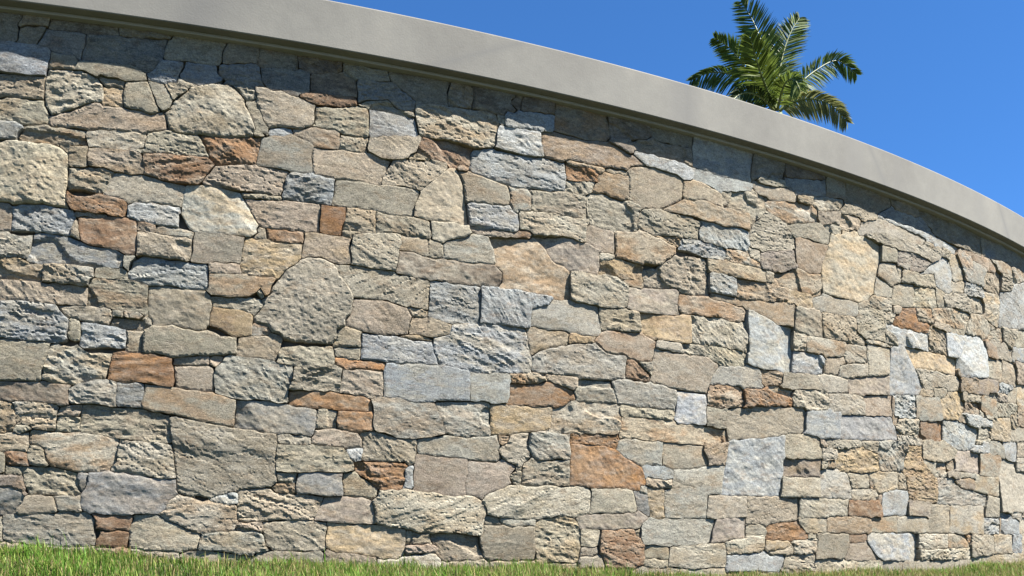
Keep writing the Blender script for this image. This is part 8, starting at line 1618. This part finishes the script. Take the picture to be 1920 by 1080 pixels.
zs = np.linspace(PO[2] - .3, hub[2] - .9, 90)
rr = .105 + .05 * np.exp(-(zs - PO[2]) / .6) + .006 * (np.arange(90) % 3 == 0)
V, F = tube([(PO[0] - .15 * ((z - PO[2]) / 7) ** 2, PO[1], z) for z in zs], rr, 14)
link('trunk', mesh_np('trunk', V - PO, F, M_TRUNK), palm)
zs = np.linspace(hub[2] - .95, hub[2] - .05, 14)
V, F = tube([(hub[0] + .03, hub[1], z) for z in zs], np.interp(zs, [zs[0], zs[0] + .2, zs[-1]], [.10, .125, .05]), 14)
link('crown_shaft', mesh_np('crown_shaft', V - PO, F, M_SHAFT), palm)


def spline(P, n):
    P = np.array(P); m = len(P); out = []
    for t in np.linspace(0, m - 1 - 1e-6, n):
        i = int(t); f = t - i
        p0, p1, p2, p3 = P[max(i - 1, 0)], P[i], P[i + 1], P[min(i + 2, m - 1)]
        out.append(.5 * ((2 * p1) + (-p0 + p2) * f + (2 * p0 - 5 * p1 + 4 * p2 - p3) * f * f + (-p0 + 3 * p1 - 3 * p2 + p3) * f ** 3))
    return np.array(out)


def frond(ctrl, Lmax, roll, droop, tone, seed, n=58):
    """feather leaf: stalk through ctrl points, a row of leaflets on each side"""
    q = np.random.default_rng(seed)
    P = spline([ipt(*c) for c in ctrl], n)
    V, F = tube(P, np.interp(np.linspace(0, 1, n), [0, .15, 1], [.026, .018, .004]), 6)
    fr = link('frond', None or mesh_np('frond_stalk', V - PO, F, M_RACHIS), palm)
    fr.name = 'frond'
    LV = []; LF = []; LC = []
    view = np.array([.27, .86, .42])
    for i in range(5, n):
        t = i / (n - 1)
        T = P[min(i + 1, n - 1)] - P[i - 1]; T /= np.linalg.norm(T)
        lat = np.cross(T, view); lat /= np.linalg.norm(lat)
        nrm = np.cross(lat, T)
        for sd in (-1, 1):
            for rep in range(2):
                L = Lmax * (math.sin(math.pi * min(.12 + .86 * t, 1)) ** .6 * .85 + .15) * q.uniform(.85, 1.1)
                rl = roll + q.normal(0, .14)
                side = sd * lat * math.cos(rl) + nrm * math.sin(rl) * (1 if sd > 0 else .4)
                fwd = .45 + .75 * t + q.normal(0, .08)
                D = side + T * fwd; D /= np.linalg.norm(D)
                p0 = P[i] + T * q.uniform(-.02, .02)
                p1 = p0 + D * L * .5 + np.array([0, 0, -droop * .22 * L])
                p2 = p0 + D * L * .95 + np.array([0, 0, -droop * .8 * L])
                w = np.cross(D, np.cross(T, D) + q.normal(0, .35, 3)); w /= np.linalg.norm(w)
                w = w * .013
                b = len(LV)
                LV += [p0 - w * .5, p0 + w * .5, p1 - w, p1 + w, p2]
                LF += [(b, b + 1, b + 3), (b, b + 3, b + 2), (b + 2, b + 3, b + 4)]
                c = np.array(tone) * q.uniform(.7, 1.3)
                LC += [c] * 5
    me = mesh_np('leaflets', np.array(LV) - PO, LF, M_PALM, False)
    add_attr(me, 'tint', 'FLOAT_COLOR', np.array(LC))
    link('leaflets', me, fr)


DK, MD, BR, YL = (.030, .050, .013), (.062, .096, .020), (.098, .134, .026), (.15, .155, .06)
frond([(1455, 205, 0), (1444, 140, -.1), (1428, 80, -.1), (1410, 36, .0), (1390, 4, .1)], .44, .12, .08, MD, 1)
frond([(1457, 205, .1), (1460, 145, .15), (1470, 95, .2), (1484, 58, .25), (1499, 34, .3)], .42, .15, .15, MD, 2)
frond([(1452, 205, -.1), (1415, 155, -.4), (1393, 122, -.5), (1370, 92, -.55), (1342, 72, -.6)], .31, .1, .2, MD, 3)
frond([(1454, 206, -.2), (1437, 165, -.5), (1424, 130, -.8), (1414, 98, -1.0), (1408, 74, -1.1)], .38, .25, .12, BR, 4)
frond([(1450, 208, 0), (1418, 165, 0), (1380, 142, 0), (1335, 136, 0), (1297, 150, 0)], .31, -.2, .6, MD, 5)
frond([(1462, 208, 0), (1491, 166, 0), (1530, 132, .1), (1570, 114, .2), (1605, 138, .25)], .31, -.1, .35, MD, 6)
frond([(1462, 208, -.1), (1490, 190, -.2), (1525, 186, -.3), (1560, 198, -.4), (1588, 228, -.4)], .29, -.1, .5, YL, 7)
frond([(1458, 206, -.2), (1466, 172, -.6), (1476, 152, -.9), (1490, 150, -1.2), (1500, 168, -1.4)], .30, .2, .5, BR, 8)
frond([(1452, 208, -.2), (1428, 184, -.5), (1402, 174, -.8), (1380, 182, -1.0), (1366, 204, -1.1)], .30, 0, .6, DK, 9)
frond([(1456, 206, .3), (1452, 150, .6), (1450, 110, .8), (1446, 80, .9), (1440, 60, 1.0)], .36, .2, .2, DK, 10)
